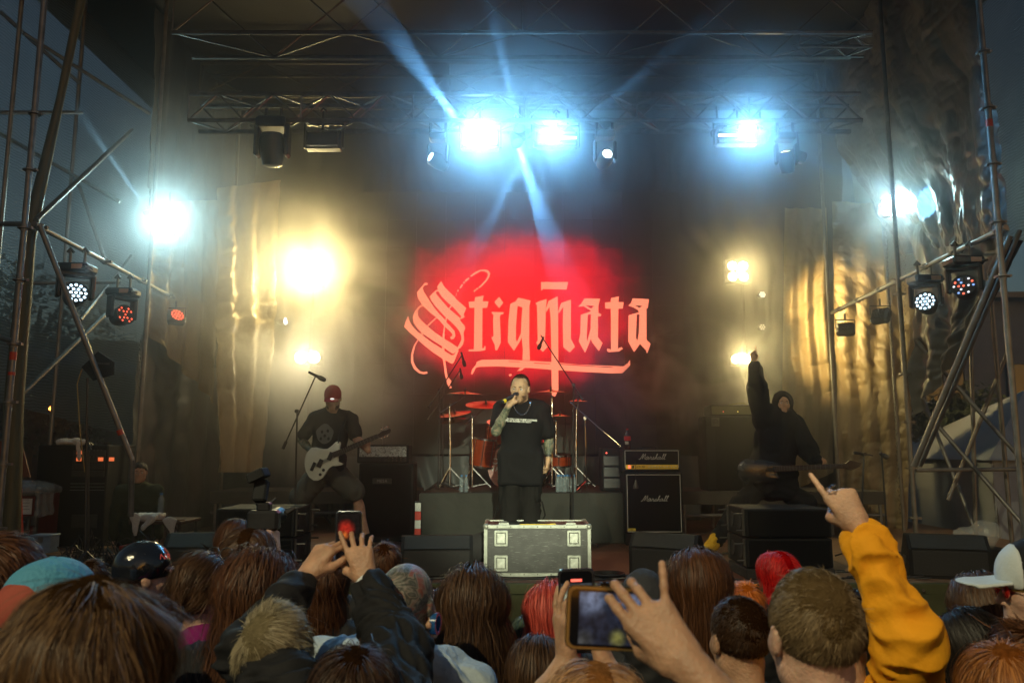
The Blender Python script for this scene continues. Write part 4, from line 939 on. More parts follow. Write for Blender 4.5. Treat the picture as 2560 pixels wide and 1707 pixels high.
p = W(1569, 1120, AY + .15); bottle('cola_bottle', 'cola bottle with a red label standing on the script amplifier head', (p.x, AY + .15, zh1 + .001), .95)
# boutique amp behind the guitarist
MY = 9.9
x0, x1 = W(897, 1200, MY).x, W(1034, 1200, MY).x
z1_ = W(960, 1158, MY).z
t, w, h = cab('guitar_cabinet', 'plain black guitar cabinet with a small metal name plate', 'speaker cabinet', x0, x1, ZF + .05, z1_, MY)
MB().box((0, -.002, h / 2), (w - .06, .008, h - .06)).build('grille', grille, t)
MB().box((-.05, -.01, h * .76), (.24, .008, .07), bev=.003).build('name_plate', alu_dull, t); text('plate_text', 'MESA', facing((-.05, -.0155, h * .76)), .05, piping, t, spacing=1.15)
MB().box((0, .18, -.025), (w - .1, .3, .045)).build('castor_board', black_matt, t)
x2 = W(1022, 1130, MY).x
t, w, h = cab('guitar_amp_head', 'amplifier head with a diamond plate metal front on the plain cabinet', 'amplifier', x0 - .03, x2, z1_ + .004, W(960, 1111, MY).z, MY)
MB().box((0, -.004, h * .62), (w - .06, .01, h * .56), bev=.002).build('diamond_plate', M('diamond_plate', (.55, .6, .58), .3, .7, var=.35, scale=55, bump=.8, bscale=40), t)
MB().box((0, -.004, h * .2), (w - .06, .01, h * .24), bev=.002).build('control_panel', black_matt, t)
kn = MB().lathe((0, 0, 0), (0, -1, 0), [(0, .009), (.01, .006)], 8).build('knob', chrome, t, True)
instances(kn, [(-.03 + i * .052, -.01, h * .2 + j * .03 - .015) for i in range(7) for j in range(2)], t)
# bass rig
BY_ = 10.75; x0, x1 = W(1764, 1100, BY_).x, W(1915, 1100, BY_).x; zb0 = W(1800, 1228, 10.6).z + .002
t, w, h = cab('bass_cabinet', 'tall black bass cabinet with a round emblem standing on the platform', 'speaker cabinet', x0, x1, zb0, W(1820, 1040, BY_).z, BY_, .4)
MB().box((.05, -.002, h / 2), (w - .16, .008, h - .04)).build('grille', grille, t)
MB().box((-w / 2 + .14, -.008, h - .08), (.11, .006, .12), bev=.003).build('emblem_plate', alu_dull, t)
em = [stroke([(.0 + .018 * math.cos(a), .018 * math.sin(a)) for a in np.linspace(.6, 6.6, 14)], .007), stroke([(.034 * math.cos(a), .034 * math.sin(a)) for a in np.linspace(-.8, 4.2, 16)], .008)]
for q in em: flat_shapes('emblem', [q], facing((-w / 2 + .14, -.0125, h - .075)), black_matt, t)
t, w, h = cab('bass_amp_head', 'flat bass amplifier with tiny lamps on top of the bass cabinet', 'amplifier', x0 + .08, x1, W(1820, 1038, BY_).z, W(1820, 1012, BY_).z, BY_)
MB().box((0, -.005, h / 2), (w - .04, .008, h - .03)).build('control_panel', M('rack_panel', (.1, .11, .05), .4, .4), t)
for x_, mm in ((-.2, 'red_switch'), (.0, 'tiny_yellow'), (.2, 'tiny_yellow')): MB().lathe((x_, -.01, h * .35), (0, -1, 0), [(0, .007), (.004, .005)], 8).build('pilot_lamp', lens(mm, (1, .7, .1), 4), t)
MB().tube([(-.1, .1, h + .003), (0, .02, h + .02), (.12, .1, h + .03), (.2, .2, h + .005)], .006, 6).build('cable', M('pale_cable', (.5, .45, .15), .5), t, True)
# small dark rack between the drums and the script stack
p0, p1 = W(1505, 1100, 9.95), W(1556, 1100, 9.95)
t, w, h = cab('equipment_rack', 'small dark rack with red lamps between the drums and script stack', 'rack', p0.x, p1.x, rz_ + .002, W(1530, 1118, 9.95).z, 10.)
for i in range(3): MB().box((0, -.004, .1 + i * .14), (w - .04, .01, .12), bev=.003).build('unit', black_plastic, t)
MB().lathe((-.07, -.01, h - .07), (0, -1, 0), [(0, .01), (.004, .008)], 8).build('pilot_lamp', lens('red_switch', (1, .06, .03), 3), t)

# --- microphone stands
def mic_stand(label, base, top, boom_a=None, boom_b=None, mic=None, round_base=False, r=.011, mat=None, micmat=None):
    """base, top: points of the upright; boom from a to b"""
    mat = mat or black_plastic; base = Vector(base); t = thing('microphone_stand', label, 'microphone stand', base)
    MB().tube([(0, 0, .03), Vector(top) - base], [r, r * .8], 8).build('pole', mat, t, True)
    if round_base: MB().lathe((0, 0, 0), (0, 0, 1), [(0, .14), (.012, .14), (.02, .03), (.05, .02)], 20).build('base', mat, t, True)
    else:
        lg = MB().tube([(0, 0, .12), (.3, 0, .012)], .009, 6).build('leg', mat, t, True)
        for a in (2.09, 4.19):
            c = lg.copy(); COL.objects.link(c); c.parent = t; c.rotation_euler = (0, 0, a)
    if boom_a is not None:
        a, b = Vector(boom_a) - base, Vector(boom_b) - base
        MB().tube([a, b], r * .7, 8).build('boom', mat, t, True)
        tp = Vector(top) - base; MB().lathe(tp - Vector((0, .03, 0)), (0, 1, 0), [(0, .02), (.06, .02)], 10).build('clutch', mat, t, True)
        MB().tube([a, a + (a - b).normalized() * -.08], r * 1.5, 8).build('counterweight', mat, t, True)
    if mic:
        a, b = Vector(mic[0]) - base, Vector(mic[1]) - base; d = (b - a).normalized()
        o = MB().lathe(a, d, [(0, .012), ((b - a).length * .6, .017), ((b - a).length * .68, .024), ((b - a).length, .022), ((b - a).length + .01, .01)], 12).build('microphone', black_plastic, t, True)
        MB().lathe(a + d * (b - a).length * .64, d, [(0, .019), (.012, .026), (.05, .026), (.065, .012)], 12).build('mesh_ball', micmat or alu_dull, o, True)
    return t
def PF(px, Y): return at(px, Y)
gY = 7.95
mic_stand('tall boom stand with a microphone in front of the guitarist', PF(735, gY), W(743, 1028, gY), W(707, 1122, gY - .1), W(789, 940, gY + .05), (W(772, 930, gY + .05), W(812, 950, gY)))
mic_stand('thin stand with a long boom reaching over the drum kit from the riser end', PF(1432, 9.4), W(1434, 962, 9.4), W(1458, 1000, 9.3), W(1352, 838, 9.7), (W(1359, 842, 9.7), W(1346, 872, 9.7)), micmat=black_plastic)
mic_stand('thin stand with a boom and hanging microphone above the crash cymbal', (W(1095, 1230, 9.95).x, 9.95, rz_), W(1099, 975, 9.95), W(1072, 1018, 9.8), W(1156, 886, 10.2), (W(1153, 880, 10.2), W(1162, 915, 10.2)), mat=black_plastic, micmat=black_plastic)
mic_stand('second thin stand leaning beside the crash cymbal', (W(1108, 1230, 10.4).x, 10.4, rz_), W(1104, 1000, 10.4), W(1070, 1050, 10.3), W(1150, 925, 10.6), (W(1150, 920, 10.6), W(1154, 945, 10.6)), micmat=black_plastic)
mic_stand('silver thin stand with a boom going down behind the small rack', (W(1467, 1230, 10.2).x, 10.2, rz_), W(1462, 1045, 10.2), W(1425, 1005, 10.2), W(1550, 1115, 10.), None, mat=chrome)
mic_stand('empty stand with a bar top before the bronze tarpaulin', PF(2150, 8.3), W(2160, 1135, 8.3), W(2135, 1131, 8.3), W(2182, 1138, 8.3), None)
mic_stand('plain short stand next to the bar topped stand', PF(2222, 8.3), W(2204, 1130, 8.3), None, None, (W(2198, 1132, 8.3), W(2212, 1140, 8.3)))

# --- drum kit on the riser
wood = M('orange_lacquer', (.26, .035, .006), .25, coat=.8, var=.25, scale=6, stretch=(1, 1, 6)); skin_m = M('drum_skin', (.6, .6, .58), .5); cym = M('cymbal_bronze', (.42, .26, .1), .22, .95, var=.2, scale=30)
def drum(name, label, c, axis, r, depth, face, group=None, lugs=8):
    t = thing(name, label, 'drum', c); ax = Vector(axis).normalized()
    MB().lathe((0, 0, 0), ax, [(-depth / 2, r), (depth / 2, r)], 32).build('shell', wood, t, True)
    MB().lathe(ax * (depth / 2), ax, [(0, r * .99), (.004, r * .99), (.006, .01)], 32).build('batter_head', face, t, True)
    MB().lathe(ax * (-depth / 2 - .006), ax, [(0, .01), (.004, r * .99)], 32).build('rear_head', skin_m, t, True)
    for s in (-1, 1): MB().lathe(ax * (s * depth / 2) - ax * .012, ax, [(0, r + .002), (0, r + .012), (.024, r + .012), (.024, r + .002)], 32).build('hoop', chrome if r < .25 else wood, t, True)
    u = ax.orthogonal().normalized(); v = ax.cross(u); m0 = None
    for i in range(lugs):
        a = i * 2 * math.pi / lugs; p = (u * math.cos(a) + v * math.sin(a)) * (r + .012)
        MB().tube([p - ax * depth * .45, p + ax * depth * .45], .006, 6).build('lug', chrome, t, True)
    return t
DY = 10.55
kx = W(1275, 1200, DY).x
bd = drum('bass_drum', 'bass drum with a printed black front head behind the singer', (kx, DY, rz_ + .29), (0, -1, 0), .28, .4, black_matt)
text('head_text', 'OUR\nVAZZ', facing((-.12, -.212, .03)), .11, piping, bd)
for px, yy, rr, dd in ((1195, 1085, .16, .26), (1300, 1075, .15, .24)): pass
drum('floor_tom', 'orange lacquered floor tom with chrome hoops beside the water bottles', (W(1208, 1130, 10.35).x, 10.35, W(1208, 1130, 10.35).z), (.15, -.1, 1), .155, .36, skin_m)
drum('rack_tom', 'orange rack tom tilted behind the elbow of the singer', (W(1243, 1080, 10.5).x, 10.5, W(1243, 1080, 10.5).z), (.1, -.35, 1), .14, .24, skin_m)
drum('rack_tom', 'orange rack tom hidden behind the shirt of the singer', (W(1330, 1085, 10.5).x, 10.5, W(1330, 1085, 10.5).z), (-.1, -.35, 1), .14, .24, skin_m)
drum('snare_drum', 'snare drum seen just beside the hanging arm of the singer', (W(1395, 1150, 10.6).x, 10.6, W(1395, 1150, 10.6).z), (0, -.1, 1), .17, .14, skin_m)
def cymbal(label, px, py, Y, r, tilt, yaw=0., stand=True, sx=None, sil=chrome, boom=None):
    c = W(px, py, Y); t = thing('cymbal', label, 'cymbal', c, rot=(tilt, 0, yaw))
    MB().lathe((0, 0, 0), (0, 0, 1), [(0, r), (.003, r), (.018, r * .3), (.03, r * .16), (.036, .012), (.033, .01), (.014, r * .3)], 32).build('disc', cym, t, True)
    MB().lathe((0, 0, .035), (0, 0, 1), [(0, .01), (.012, .016), (.03, .012), (.045, .004)], 10).build('wing_nut', black_plastic, t, True)
    if stand:
        b = Vector((W(sx or px, 1225, Y).x, Y, rz_)); st = thing('cymbal_stand', 'chrome tripod stand holding up the ' + label, 'cymbal stand', b)
        topz = boom[1] if boom else py + 12; knee = W(sx or px, topz, Y)
        MB().tube([(0, 0, .05), (0, 0, (knee.z - b.z) * .55)], .014, 10).build('lower_tube', sil, st, True)
        MB().tube([(0, 0, (knee.z - b.z) * .5), knee - b], .0095, 10).build('upper_tube', sil, st, True)
        MB().lathe((0, 0, (knee.z - b.z) * .53), (0, 0, 1), [(0, .02), (.05, .02)], 10).build('clamp', sil, st, True)
        if boom or sx: MB().tube([knee - b + Vector((boom[0], 0, -.1) if boom else (0, 0, 0)), c - b - Vector((0, 0, .03))], .008, 8).build('boom_arm', sil, st, True); MB().ball(knee - b, .02).build('tilter', black_plastic, st)
        lg = MB().box((.13, 0, .16), (.34, .018, .012), rot=Matrix.Rotation(R(46), 3, 'Y')).build('leg', sil, st)
        l2 = MB().box((.1, 0, .07), (.2, .014, .01), rot=Matrix.Rotation(R(-12), 3, 'Y')).build('leg_strut', sil, st)
        for k in (1, 2):
            for s_ in (lg, l2):
                q = s_.copy(); COL.objects.link(q); q.parent = st; q.rotation_euler = (0, 0, k * 2.094)
    return t
cymbal('crash cymbal glowing red under the gothic capital', 1163, 984, 10.1, .21, R(6), R(20), True, 1124, boom=(-.12, 1012))
cymbal('large dark ride cymbal beside the shoulder of the singer', 1215, 1012, 10.2, .27, R(14), 0, True, 1180, boom=(-.1, 1042))
cymbal('tilted dark cymbal at the outer end of the kit', 1137, 1035, 10.3, .22, R(14), R(-35), False)
cymbal('small splash cymbal tilted low at the outer end of the kit', 1135, 1052, 10.2, .16, R(16), R(-40), False)
cymbal('wide crash cymbal in front of the red stroke', 1377, 980, 10.3, .22, R(4), 0, True, 1380)
cymbal('small red lit splash cymbal near the thin boom stand', 1445, 1003, 10.5, .13, R(5), R(10), True, 1441, boom=(.02, 1020))
cymbal('hi-hat cymbal low behind the hanging arm of the singer', 1400, 1040, 10.6, .15, R(3), 0, True, 1390)
# stray hardware and the dark backpack
for i, (px, label) in enumerate(((1147, 'two'),)): pass
for k, (px, Y) in enumerate(((1152, 9.85), (1164, 9.87))):
    bottle('water_bottle', ('outer' if k == 0 else 'inner') + ' one of the two water bottles standing beside the orange floor tom', at(px, Y, rz_ + .001), .95, 'water', 'water bottles on the riser')
for k, (px, Y) in enumerate(((1396, 9.84), (1405, 9.9), (1413, 9.84), (1426, 9.9), (1437, 9.86), (1400, 9.97), (1420, 9.98))):
    bottle('water_bottle', 'water bottle %s of the riser cluster' % ('nearest the hand', 'second from the hand', 'in the middle of the front row', 'second from the outer end', 'at the outer end', 'behind the one nearest the hand', 'hidden in the back row')[k], at(px, Y, rz_ + .001), .95, 'water', 'water bottles clustered on the riser')
lb = thing('red_white_barrier', 'red and white striped barrier plank leaning against the amplifier cabinet', 'barrier', at(1043, 9.4))
for i in range(5):
    MB().box((0, 0, .06 + i * .1), (.07, .025, .098), bev=.003).build('stripe', M('barrier_red', (.6, .04, .02), .5) if i % 2 else M('barrier_white', (.7, .75, .72), .5), lb)
MB().box((0, .02, .26), (.08, .012, .54)).build('back_board', black_matt, lb)
bp_ = thing('bag', 'black bag slumped on the stage behind the flight case', 'bag', at(1195, 8.2))
sdf_mesh('body', [ell((0, 0, .13), (.14, .11, .14)), ell((.06, 0, .2), (.08, .07, .1), k=.05)], .012, M('bag_cloth', (.02, .02, .022), .8), bp_, cloth_disp(.012))

# --- stage wing with racks
maroon = M('maroon_laminate', (.12, .02, .015), .4, var=.2)
RYk = 8.3
x0, x1 = W(-30, 1300, RYk).x, W(92, 1300, RYk).x; zt_ = W(40, 1232, RYk).z
t = thing('flight_case', 'maroon flight case with a paper label under clear plastic', 'flight case', ((x0 + x1) / 2, RYk, W(40, 1352, RYk).z)); w = x1 - x0; h = zt_ - t.location.z
MB().box((0, .3, h / 2), (w - .02, .58, h - .02)).build('shell', maroon, t)
for x in (-w / 2 + .015, w / 2 - .015): MB().box((x, .015, h / 2), (.035, .035, h), bev=.003).build('edge_profile', alu_dull, t)
for z in (.015, h - .015): MB().box((0, .014, z), (w - .07, .032, .035), bev=.003).build('edge_profile', alu_dull, t)
MB().box((w * .18, .0, h * .72), (.2, .006, .16)).build('paper_label', M('paper', (.6, .62, .6), .7), t)
for i in range(4): MB().box((w * .18, -.004, h * .66 + i * .033), (.16 - .03 * (i % 2), .002, .004)).build('label_line', M('ink', (.06, .06, .1), .7), t)
m = MB()
for s_ in (-1, 1): m.box((w * .2 + s_ * .07, 0, h * .34), (.025, .02, .17), bev=.004)
for s_ in (-1, 1): m.box((w * .2, 0, h * .34 + s_ * .075), (.16, .02, .025), bev=.004)
m.build('recessed_handle', alu_dull, t); MB().box((w * .2, .004, h * .34), (.12, .012, .13)).build('handle_dish', black_matt, t)
MB().tube([(w * .2 - .04, -.015, h * .34 + .03), (w * .2 + .04, -.015, h * .34 + .03)], .008, 6).build('handle', chrome, t, True)
MB().box((w / 2 - .02, -.01, h * .42), (.06, .03, .1), bev=.006).build('latch', alu_dull, t)
cst = MB().lathe((0, 0, -.05), (1, 0, 0), [(-.015, .045), (.015, .045)], 12).build('castor', black_plastic, t, True); instances(cst, [(x, y, 0) for x in (-w / 2 + .1, w / 2 - .1) for y in (.1, .5)], t)
pv = thing('plastic_sheet', 'clear crumpled plastic sheet draped over the maroon flight case', 'plastic sheet', (t.location.x, RYk, zt_))
pm_ = M('clear_plastic', (.5, .52, .5), .15, var=0, coat=1.); pm_.node_tree.nodes['Principled BSDF'].inputs['Alpha'].default_value = .35
sdf_mesh('sheet', [rbox((0, .28, .02), (w / 2 + .03, .33, .03), rd=.02, k=.03), ell((.0, .2, .05), (.25, .2, .06), k=.08), rbox((w / 2 + .012, .1, -.12), (.015, .14, .12), k=.03)], .014, pm_, pv, cloth_disp(.03, 8.))
pl_ = thing('deck_stack', 'low wooden pallet deck under the maroon flight case', 'platform', (t.location.x + .1, RYk - .3, ZF))
zz = t.location.z - .1 - ZF
for i in range(4): MB().box((.25, .05 + i * .2, zz - .02), (2.0, .18, .035), bev=.003).build('plank', deck2, pl_)
for x in (-.6, .2, 1.1): MB().box((x, .35, (zz - .04) / 2), (.09, .75, zz - .04)).build('bearer', deck2, pl_)
# big dark rack
KY = 8.7; x0, x1 = W(85, 1250, KY).x, W(262, 1250, KY).x; zt_ = W(170, 1112, KY).z
t, w, h = cab('equipment_rack', 'tall dark rack with orange lit units under a white towel', 'rack', x0, x1, ZF + .08, zt_, KY, .7)
for i in range(4): MB().box((w * .24, -.006, h - .09 - i * .075), (w * .46, .014, .068), bev=.003).build('unit', M('rack_unit', (.05, .045, .04), .35, .4), t)
dis = lens('orange_display', (1, .16, .03), .9)
for (x_, z_) in ((.04, .065), (.04, .14), (.28, .14), (.4, .14)): MB().box((w * .05 + x_ , -.016, h - z_ - .015), (.055, .006, .04)).build('display', dis, t)
for i in range(10): MB().lathe((w * .05 + .12 + .04 * (i % 5), -.014, h - .06 - .07 * (i // 5)), (0, -1, 0), [(0, .009), (.01, .007)], 8).build('knob', alu_dull, t)
for i in range(3): MB().box((w * .24, -.004, h - .42 - i * .035), (w * .48, .01, .008)).build('shelf_edge', alu, t)
MB().box((w * .24, -.01, .28), (w * .36, .01, .14), bev=.004).build('lower_unit', M('rack_unit', (.05, .045, .04), .35, .4), t)
tw = thing('towel', 'white towel draped over the top edge of the dark rack', 'towel', (0, 0, 0)); pA, pB = W(142, 1100, KY - .04), W(205, 1100, KY - .04); tw.location = ((pA.x + pB.x) / 2, KY + .05, zt_)
white_c = M('white_towel', (.62, .6, .55), .9, bump=.4, scale=60, var=.1)
sdf_mesh('cloth', [cap((-.16, 0, .03), (.0, .02, .04), .03, .035), cap((0, .02, .04), (.13, -.01, .03), .035, .025), cap((.09, -.07, .02), (.12, -.08, -.16), .022, .014, fl=((0, 1, 0), 1.8)), ell((-.08, 0, .03), (.08, .06, .025))], .008, white_c, tw, cloth_disp(.014, 14))
# music stand and antenna
ms = thing('music_stand', 'brown tilted music stand panel beside the scaffold pole', 'stand', at(60, 7.9, ZF))
q = [W(-20, 1102, 7.9), W(52, 1102, 7.9), W(75, 1192, 7.9), W(-20, 1194, 7.9)]; q = [p - ms.location for p in q]; off = Vector((0, .015, 0))
MB().add(q + [p + off for p in q], [(0, 1, 2, 3), (7, 6, 5, 4), (0, 4, 5, 1), (1, 5, 6, 2), (2, 6, 7, 3), (3, 7, 4, 0)]).build('panel', M('brown_panel', (.16, .055, .03), .6), ms)
MB().tube([W(52, 1194, 7.92) - ms.location, W(52, 1240, 7.92) - ms.location, Vector((0, 0, 0))], .012, 8).build('pole', tape_red, ms, True)
an = thing('paddle_antenna', 'black shark fin wireless antenna on a thin stand', 'antenna', at(215, 7.0, ZF))
q = [(245, 878), (285, 905), (284, 936), (232, 951), (204, 918)]; P3 = [W(a, b, 7.0) - an.location for a, b in q]
MB().add(P3 + [p + Vector((0, .012, 0)) for p in P3], [tuple(range(5)), tuple(range(9, 4, -1))] + [(i, i + 5, (i + 1) % 5 + 5, (i + 1) % 5) for i in range(5)]).build('paddle', black_matt, an)
c0 = W(258, 909, 7.0) - an.location; text('maker_text', 'SENNHEISER', Matrix.Translation(c0 + Vector((0, -.004, 0))) @ Matrix.Rotation(R(90), 4, 'X') @ Matrix.Rotation(R(-3), 4, 'Z'), .022, M('grey_print', (.2, .2, .2), .5), an)
MB().tube([(0, 0, .03), W(219, 945, 7.0) - an.location], .01, 8).build('pole', black_plastic, an, True)
m = MB()
for a in (0, 2.1, 4.2): m.tube([(0, 0, .25), (.28 * math.cos(a), .28 * math.sin(a), .01)], .009, 6)
m.build('tripod', black_plastic, an, True)
MB().tube([W(205, 922, 7.0) - an.location, W(193, 960, 7.0) - an.location, W(200, 1080, 7.0) - an.location, W(212, 1180, 7.0) - an.location], .005, 6).build('cable', M('yellow_flex', (.3, .22, .06), .5), an, True)
mic_stand('black boom stand with a microphone in front of the dark rack', PF(222, 7.6), W(221, 1110, 7.6), W(221, 1110, 7.6), W(228, 1125, 7.5), (W(232, 1110, 7.6), W(218, 1125, 7.6)))
# blue box, red box, table
bb = thing('junction_box', 'pale blue metal box standing by the castors of the maroon flight case', 'box', at(97, 7.9, ZF + .12))
MB().box((0, .08, .08), (.2, .16, .16), bev=.008).build('box', M('pale_blue', (.22, .3, .42), .4, .3), bb); MB().box((0, .078, .168), (.21, .17, .02), bev=.004).build('lid', M('pale_blue', (.22, .3, .42), .4, .3), bb); MB().box((0, -.004, .13), (.05, .012, .05), bev=.003).build('latch', alu, bb)
rb_ = thing('crate', 'red crate standing under the cloth draped table', 'crate', at(325, 7.7))
for z in range(3): MB().box((0, .0, .05 + z * .07), (.22, .02, .055), bev=.004).build('slat', M('red_crate', (.35, .03, .015), .5), rb_)
for s_ in (-1, 1): MB().box((s_ * .1, .11, .11), (.02, .2, .21)).build('side_panel', M('red_crate', (.35, .03, .015), .5), rb_)
MB().box((0, .21, .11), (.22, .02, .21)).build('back_panel', M('red_crate', (.35, .03, .015), .5), rb_)
ty = 7.9; xa, xb = W(322, 1290, ty).x, W(455, 1290, ty).x; tz = W(380, 1303, ty).z
tb = thing('table', 'dark folding table holding a cloth and a bottle in the stage wing', 'table', ((xa + xb) / 2, ty, ZF))
MB().box((0, .25, tz - ZF - .015), (xb - xa, .5, .03), bev=.004).build('tabletop', M('dark_wood', (.06, .03, .02), .5), tb)
lg = MB().tube([(0, 0, 0), (0, 0, tz - ZF - .03)], .014, 6).build('leg', black_plastic, tb, True); instances(lg, [(x, y, 0) for x in ((xa - xb) / 2 + .04, (xb - xa) / 2 - .04) for y in (.04, .46)], tb)
MB().tube([((xa - xb) / 2, .01, tz - ZF + .012), ((xb - xa) / 2 + .03, .01, tz - ZF + .012)], .007, 6).build('front_rail', deck2, tb, True)
cl_ = thing('cloth', 'white cloth bundled over the end of the dark table', 'cloth', (W(358, 1290, ty).x, ty, tz))
sdf_mesh('cloth', [rbox((0, .12, .035), (.13, .12, .03), rd=.02, k=.02), cap((-.07, -.02, .04), (-.05, -.03, -.13), .05, .01, fl=((0, 1, 0), 2.5)), cap((.09, -.02, .03), (.02, -.03, -.06), .04, .02, fl=((0, 1, 0), 2.5))], .01, white_c, cl_, cloth_disp(.015, 11))
cl2 = thing('cloth', 'small white cloth hanging in a point over the table front', 'cloth', (W(425, 1300, ty).x, ty - .02, tz))
sdf_mesh('cloth', [cap((-.05, 0, .015), (.06, 0, .015), .014), cap((.0, -.005, .0), (.04, -.01, -.12), .05, .008, fl=((0, 1, 0), 3.5)), cap((.04, -.005, .0), (.05, -.01, -.1), .03, .008, fl=((0, 1, 0), 3.))], .008, white_c, cl2, cloth_disp(.008, 14))
bottle('water_bottle', 'small water bottle standing on the cloth in the stage wing', (W(385, 1270, ty).x, ty + .15, tz + .06), .95, 'water')
# cables and coils
cab_m = M('cable_rubber', (.018, .018, .018), .45)
def cable(label, pts, r=.007, name='cable'):
    t = thing(name, label, 'cable', pts[0]); o = Vector(pts[0]); P = []
    n = len(pts)
    for i in range(n - 1):
        p0, p1, p2, p3 = [Vector(pts[max(0, min(n - 1, i + k))]) for k in (-1, 0, 1, 2)]
        for s_ in range(8):
            u = s_ / 8; P.append(.5 * ((2 * p1) + (-p0 + p2) * u + (2 * p0 - 5 * p1 + 4 * p2 - p3) * u * u + (-p0 + 3 * p1 - 3 * p2 + p3) * u ** 3) - o)
    P.append(Vector(pts[-1]) - o); MB().tube(P, r, 6).build('lead', cab_m, t, True); return t
def wander(x0, x1, y, n, amp, seed):
    r_ = random.Random(seed); return [(x0 + (x1 - x0) * i / n + r_.uniform(-.05, .05), y + r_.uniform(-amp, amp), ZF + .009 + r_.random() * .02) for i in range(n + 1)]
for k, (a, b, Y, lab) in enumerate(((480, 880, 7.02, 'before the guitarist speakers'), (880, 1500, 7.04, 'under the flight case edge'), (1450, 1850, 7.02, 'before the yellow lit monitor'), (2080, 2330, 7.05, 'before the bassist speakers'), (1480, 1600, 7.1, 'in a loop beside the flight case'), (2090, 2320, 7.35, 'toward the floor monitor by the brace'))):
    for j in range(2): cable('black cable %s lying along the stage edge %s' % (('lower', 'upper')[j], lab), wander(W(a, 1430, Y).x, W(b, 1430, Y).x, Y + j * .06, 12, .04, k * 7 + j))
rs2 = random.Random(5); m = MB()
cx0 = W(270, 1380, 7.6)
for i in range(34):
    x = cx0.x + rs2.uniform(-.35, .45); y = 7.7 + rs2.uniform(-.25, .35); z = ZF; P = []
    for k in range(9): P.append((x, y, z + .01 + (abs(rs2.gauss(0, .16)) if 0 < k < 8 else 0))); x += rs2.uniform(-.13, .13); y += rs2.uniform(-.08, .08)
    m.tube(P, .007, 5)
tg = thing('cable_tangle', 'tangled heap of black cables on the floor beside the antenna stand', 'cables', (0, 0, 0)); o = m.build('leads', cab_m, tg, True); o['kind'] = 'stuff'
for k, (px, Y) in enumerate(((230, 7.3), (1520, 7.15), (2200, 7.1))):
    t = thing('cable_coil', ('coil of black cable on the boards by the antenna stand', 'coil of black cable on the boards beside the flight case', 'coil of black cable on the boards beside the bassist speakers')[k], 'cable', at(px, Y)); m = MB()
    for j in range(5): m.tube([((.1 + .012 * j) * math.cos(a), (.1 + .01 * j) * math.sin(a), .01 + .009 * j) for a in np.linspace(0, 6.28, 22)], .006, 5)
    m.build('loops', cab_m, t, True)
pbag = thing('plastic_bag', 'crumpled clear plastic bag behind the monitor below the brace', 'bag', (W(2440, 1340, 7.7).x, 7.7, ZF + .3))
sdf_mesh('bag', [ell((0, 0, .0), (.2, .12, .1)), ell((.1, 0, .05), (.12, .1, .09), k=.04)], .014, pm_, pbag, cloth_disp(.04, 9.))
MB().box((0, 0, -.2), (.5, .3, .2), bev=.01).build('box', tolex, thing('equipment_box', 'black box under the plastic bag behind the monitor', 'box', (W(2440, 1340, 7.7).x, 7.7, ZF + .3)))
# ------------------------------------------------------------------ people
def skin_mat(name, col, ink=None):
    m = M(name, col, .5, var=.2, scale=22, bump=.25, bscale=120)
    b = m.node_tree.nodes['Principled BSDF']; b.inputs['Subsurface Weight'].default_value = .12; b.inputs['Subsurface Radius'].default_value = (.012, .004, .002); b.inputs['Subsurface Scale'].default_value = .6
    if ink:
        nt = m.node_tree; tc = nt.nodes.new('ShaderNodeTexCoord'); 
        wv = nt.nodes.new('ShaderNodeTexNoise'); wv.inputs['Scale'].default_value = ink[0]; wv.inputs['Detail'].default_value = 2.; wv.inputs['Distortion'].default_value = 2.2
        nt.links.new(tc.outputs['Object'], wv.inputs[0])
        r = nt.nodes.new('ShaderNodeValToRGB'); e = r.color_ramp.elements; r.color_ramp.interpolation = 'LINEAR'
        cols = ink[2]; ps = [.36, .44, .47, .5, .53, .6, .68]
        e[0].position = ps[0]; e[0].color = (*cols[0], 1); e[1].position = ps[-1]; e[1].color = (*cols[-1], 1)
        for p_, c_ in zip(ps[1:-1], cols[1:-1]): q = e.new(p_); q.color = (*c_, 1)
        nt.links.new(wv.outputs[0], r.inputs[0])
        mask = ink[1]      # function building a mask socket (0 bare, 1 inked)
        mx = nt.nodes.new('ShaderNodeMix'); mx.data_type = 'RGBA'; old = b.inputs['Base Color'].links[0].from_socket
        nt.links.new(mask(nt, tc), mx.inputs['Factor']); nt.links.new(old, mx.inputs['A']); nt.links.new(r.outputs[0], mx.inputs['B']); nt.links.new(mx.outputs['Result'], b.inputs['Base Color'])
    return m
skin = skin_mat('skin', (.47, .27, .17)); skin_b = skin_mat('skin_pale', (.56, .34, .25)); skin_c = skin_mat('skin_tan', (.42, .24, .15))
def hair_mat(name, c1, c2, rough=.5):
    m = bpy.data.materials.new(name); m.use_nodes = True; nt = m.node_tree; b = nt.nodes['Principled BSDF']
    g = nt.nodes.new('ShaderNodeNewGeometry'); r = nt.nodes.new('ShaderNodeMix'); r.data_type = 'RGBA'; r.inputs['A'].default_value = (*c1, 1); r.inputs['B'].default_value = (*c2, 1)
    nt.links.new(g.outputs['Random Per Island'], r.inputs['Factor']); nt.links.new(r.outputs['Result'], b.inputs['Base Color'])
    b.inputs['Roughness'].default_value = rough; b.inputs['Specular IOR Level'].default_value = .35; b.inputs['Sheen Weight'].default_value = .0
    return m
def fabric(name, col, rough=.85, bump=.25, sc=14): return M(name, col, rough, var=.12, scale=3, bump=bump, bscale=sc, spec=.2, sheen=.0)
eye_w = M('eye_white', (.7, .68, .64), .2, var=0); iris = M('iris', (.08, .06, .04), .15, var=0); lip_m = M('lip', (.4, .16, .12), .4)

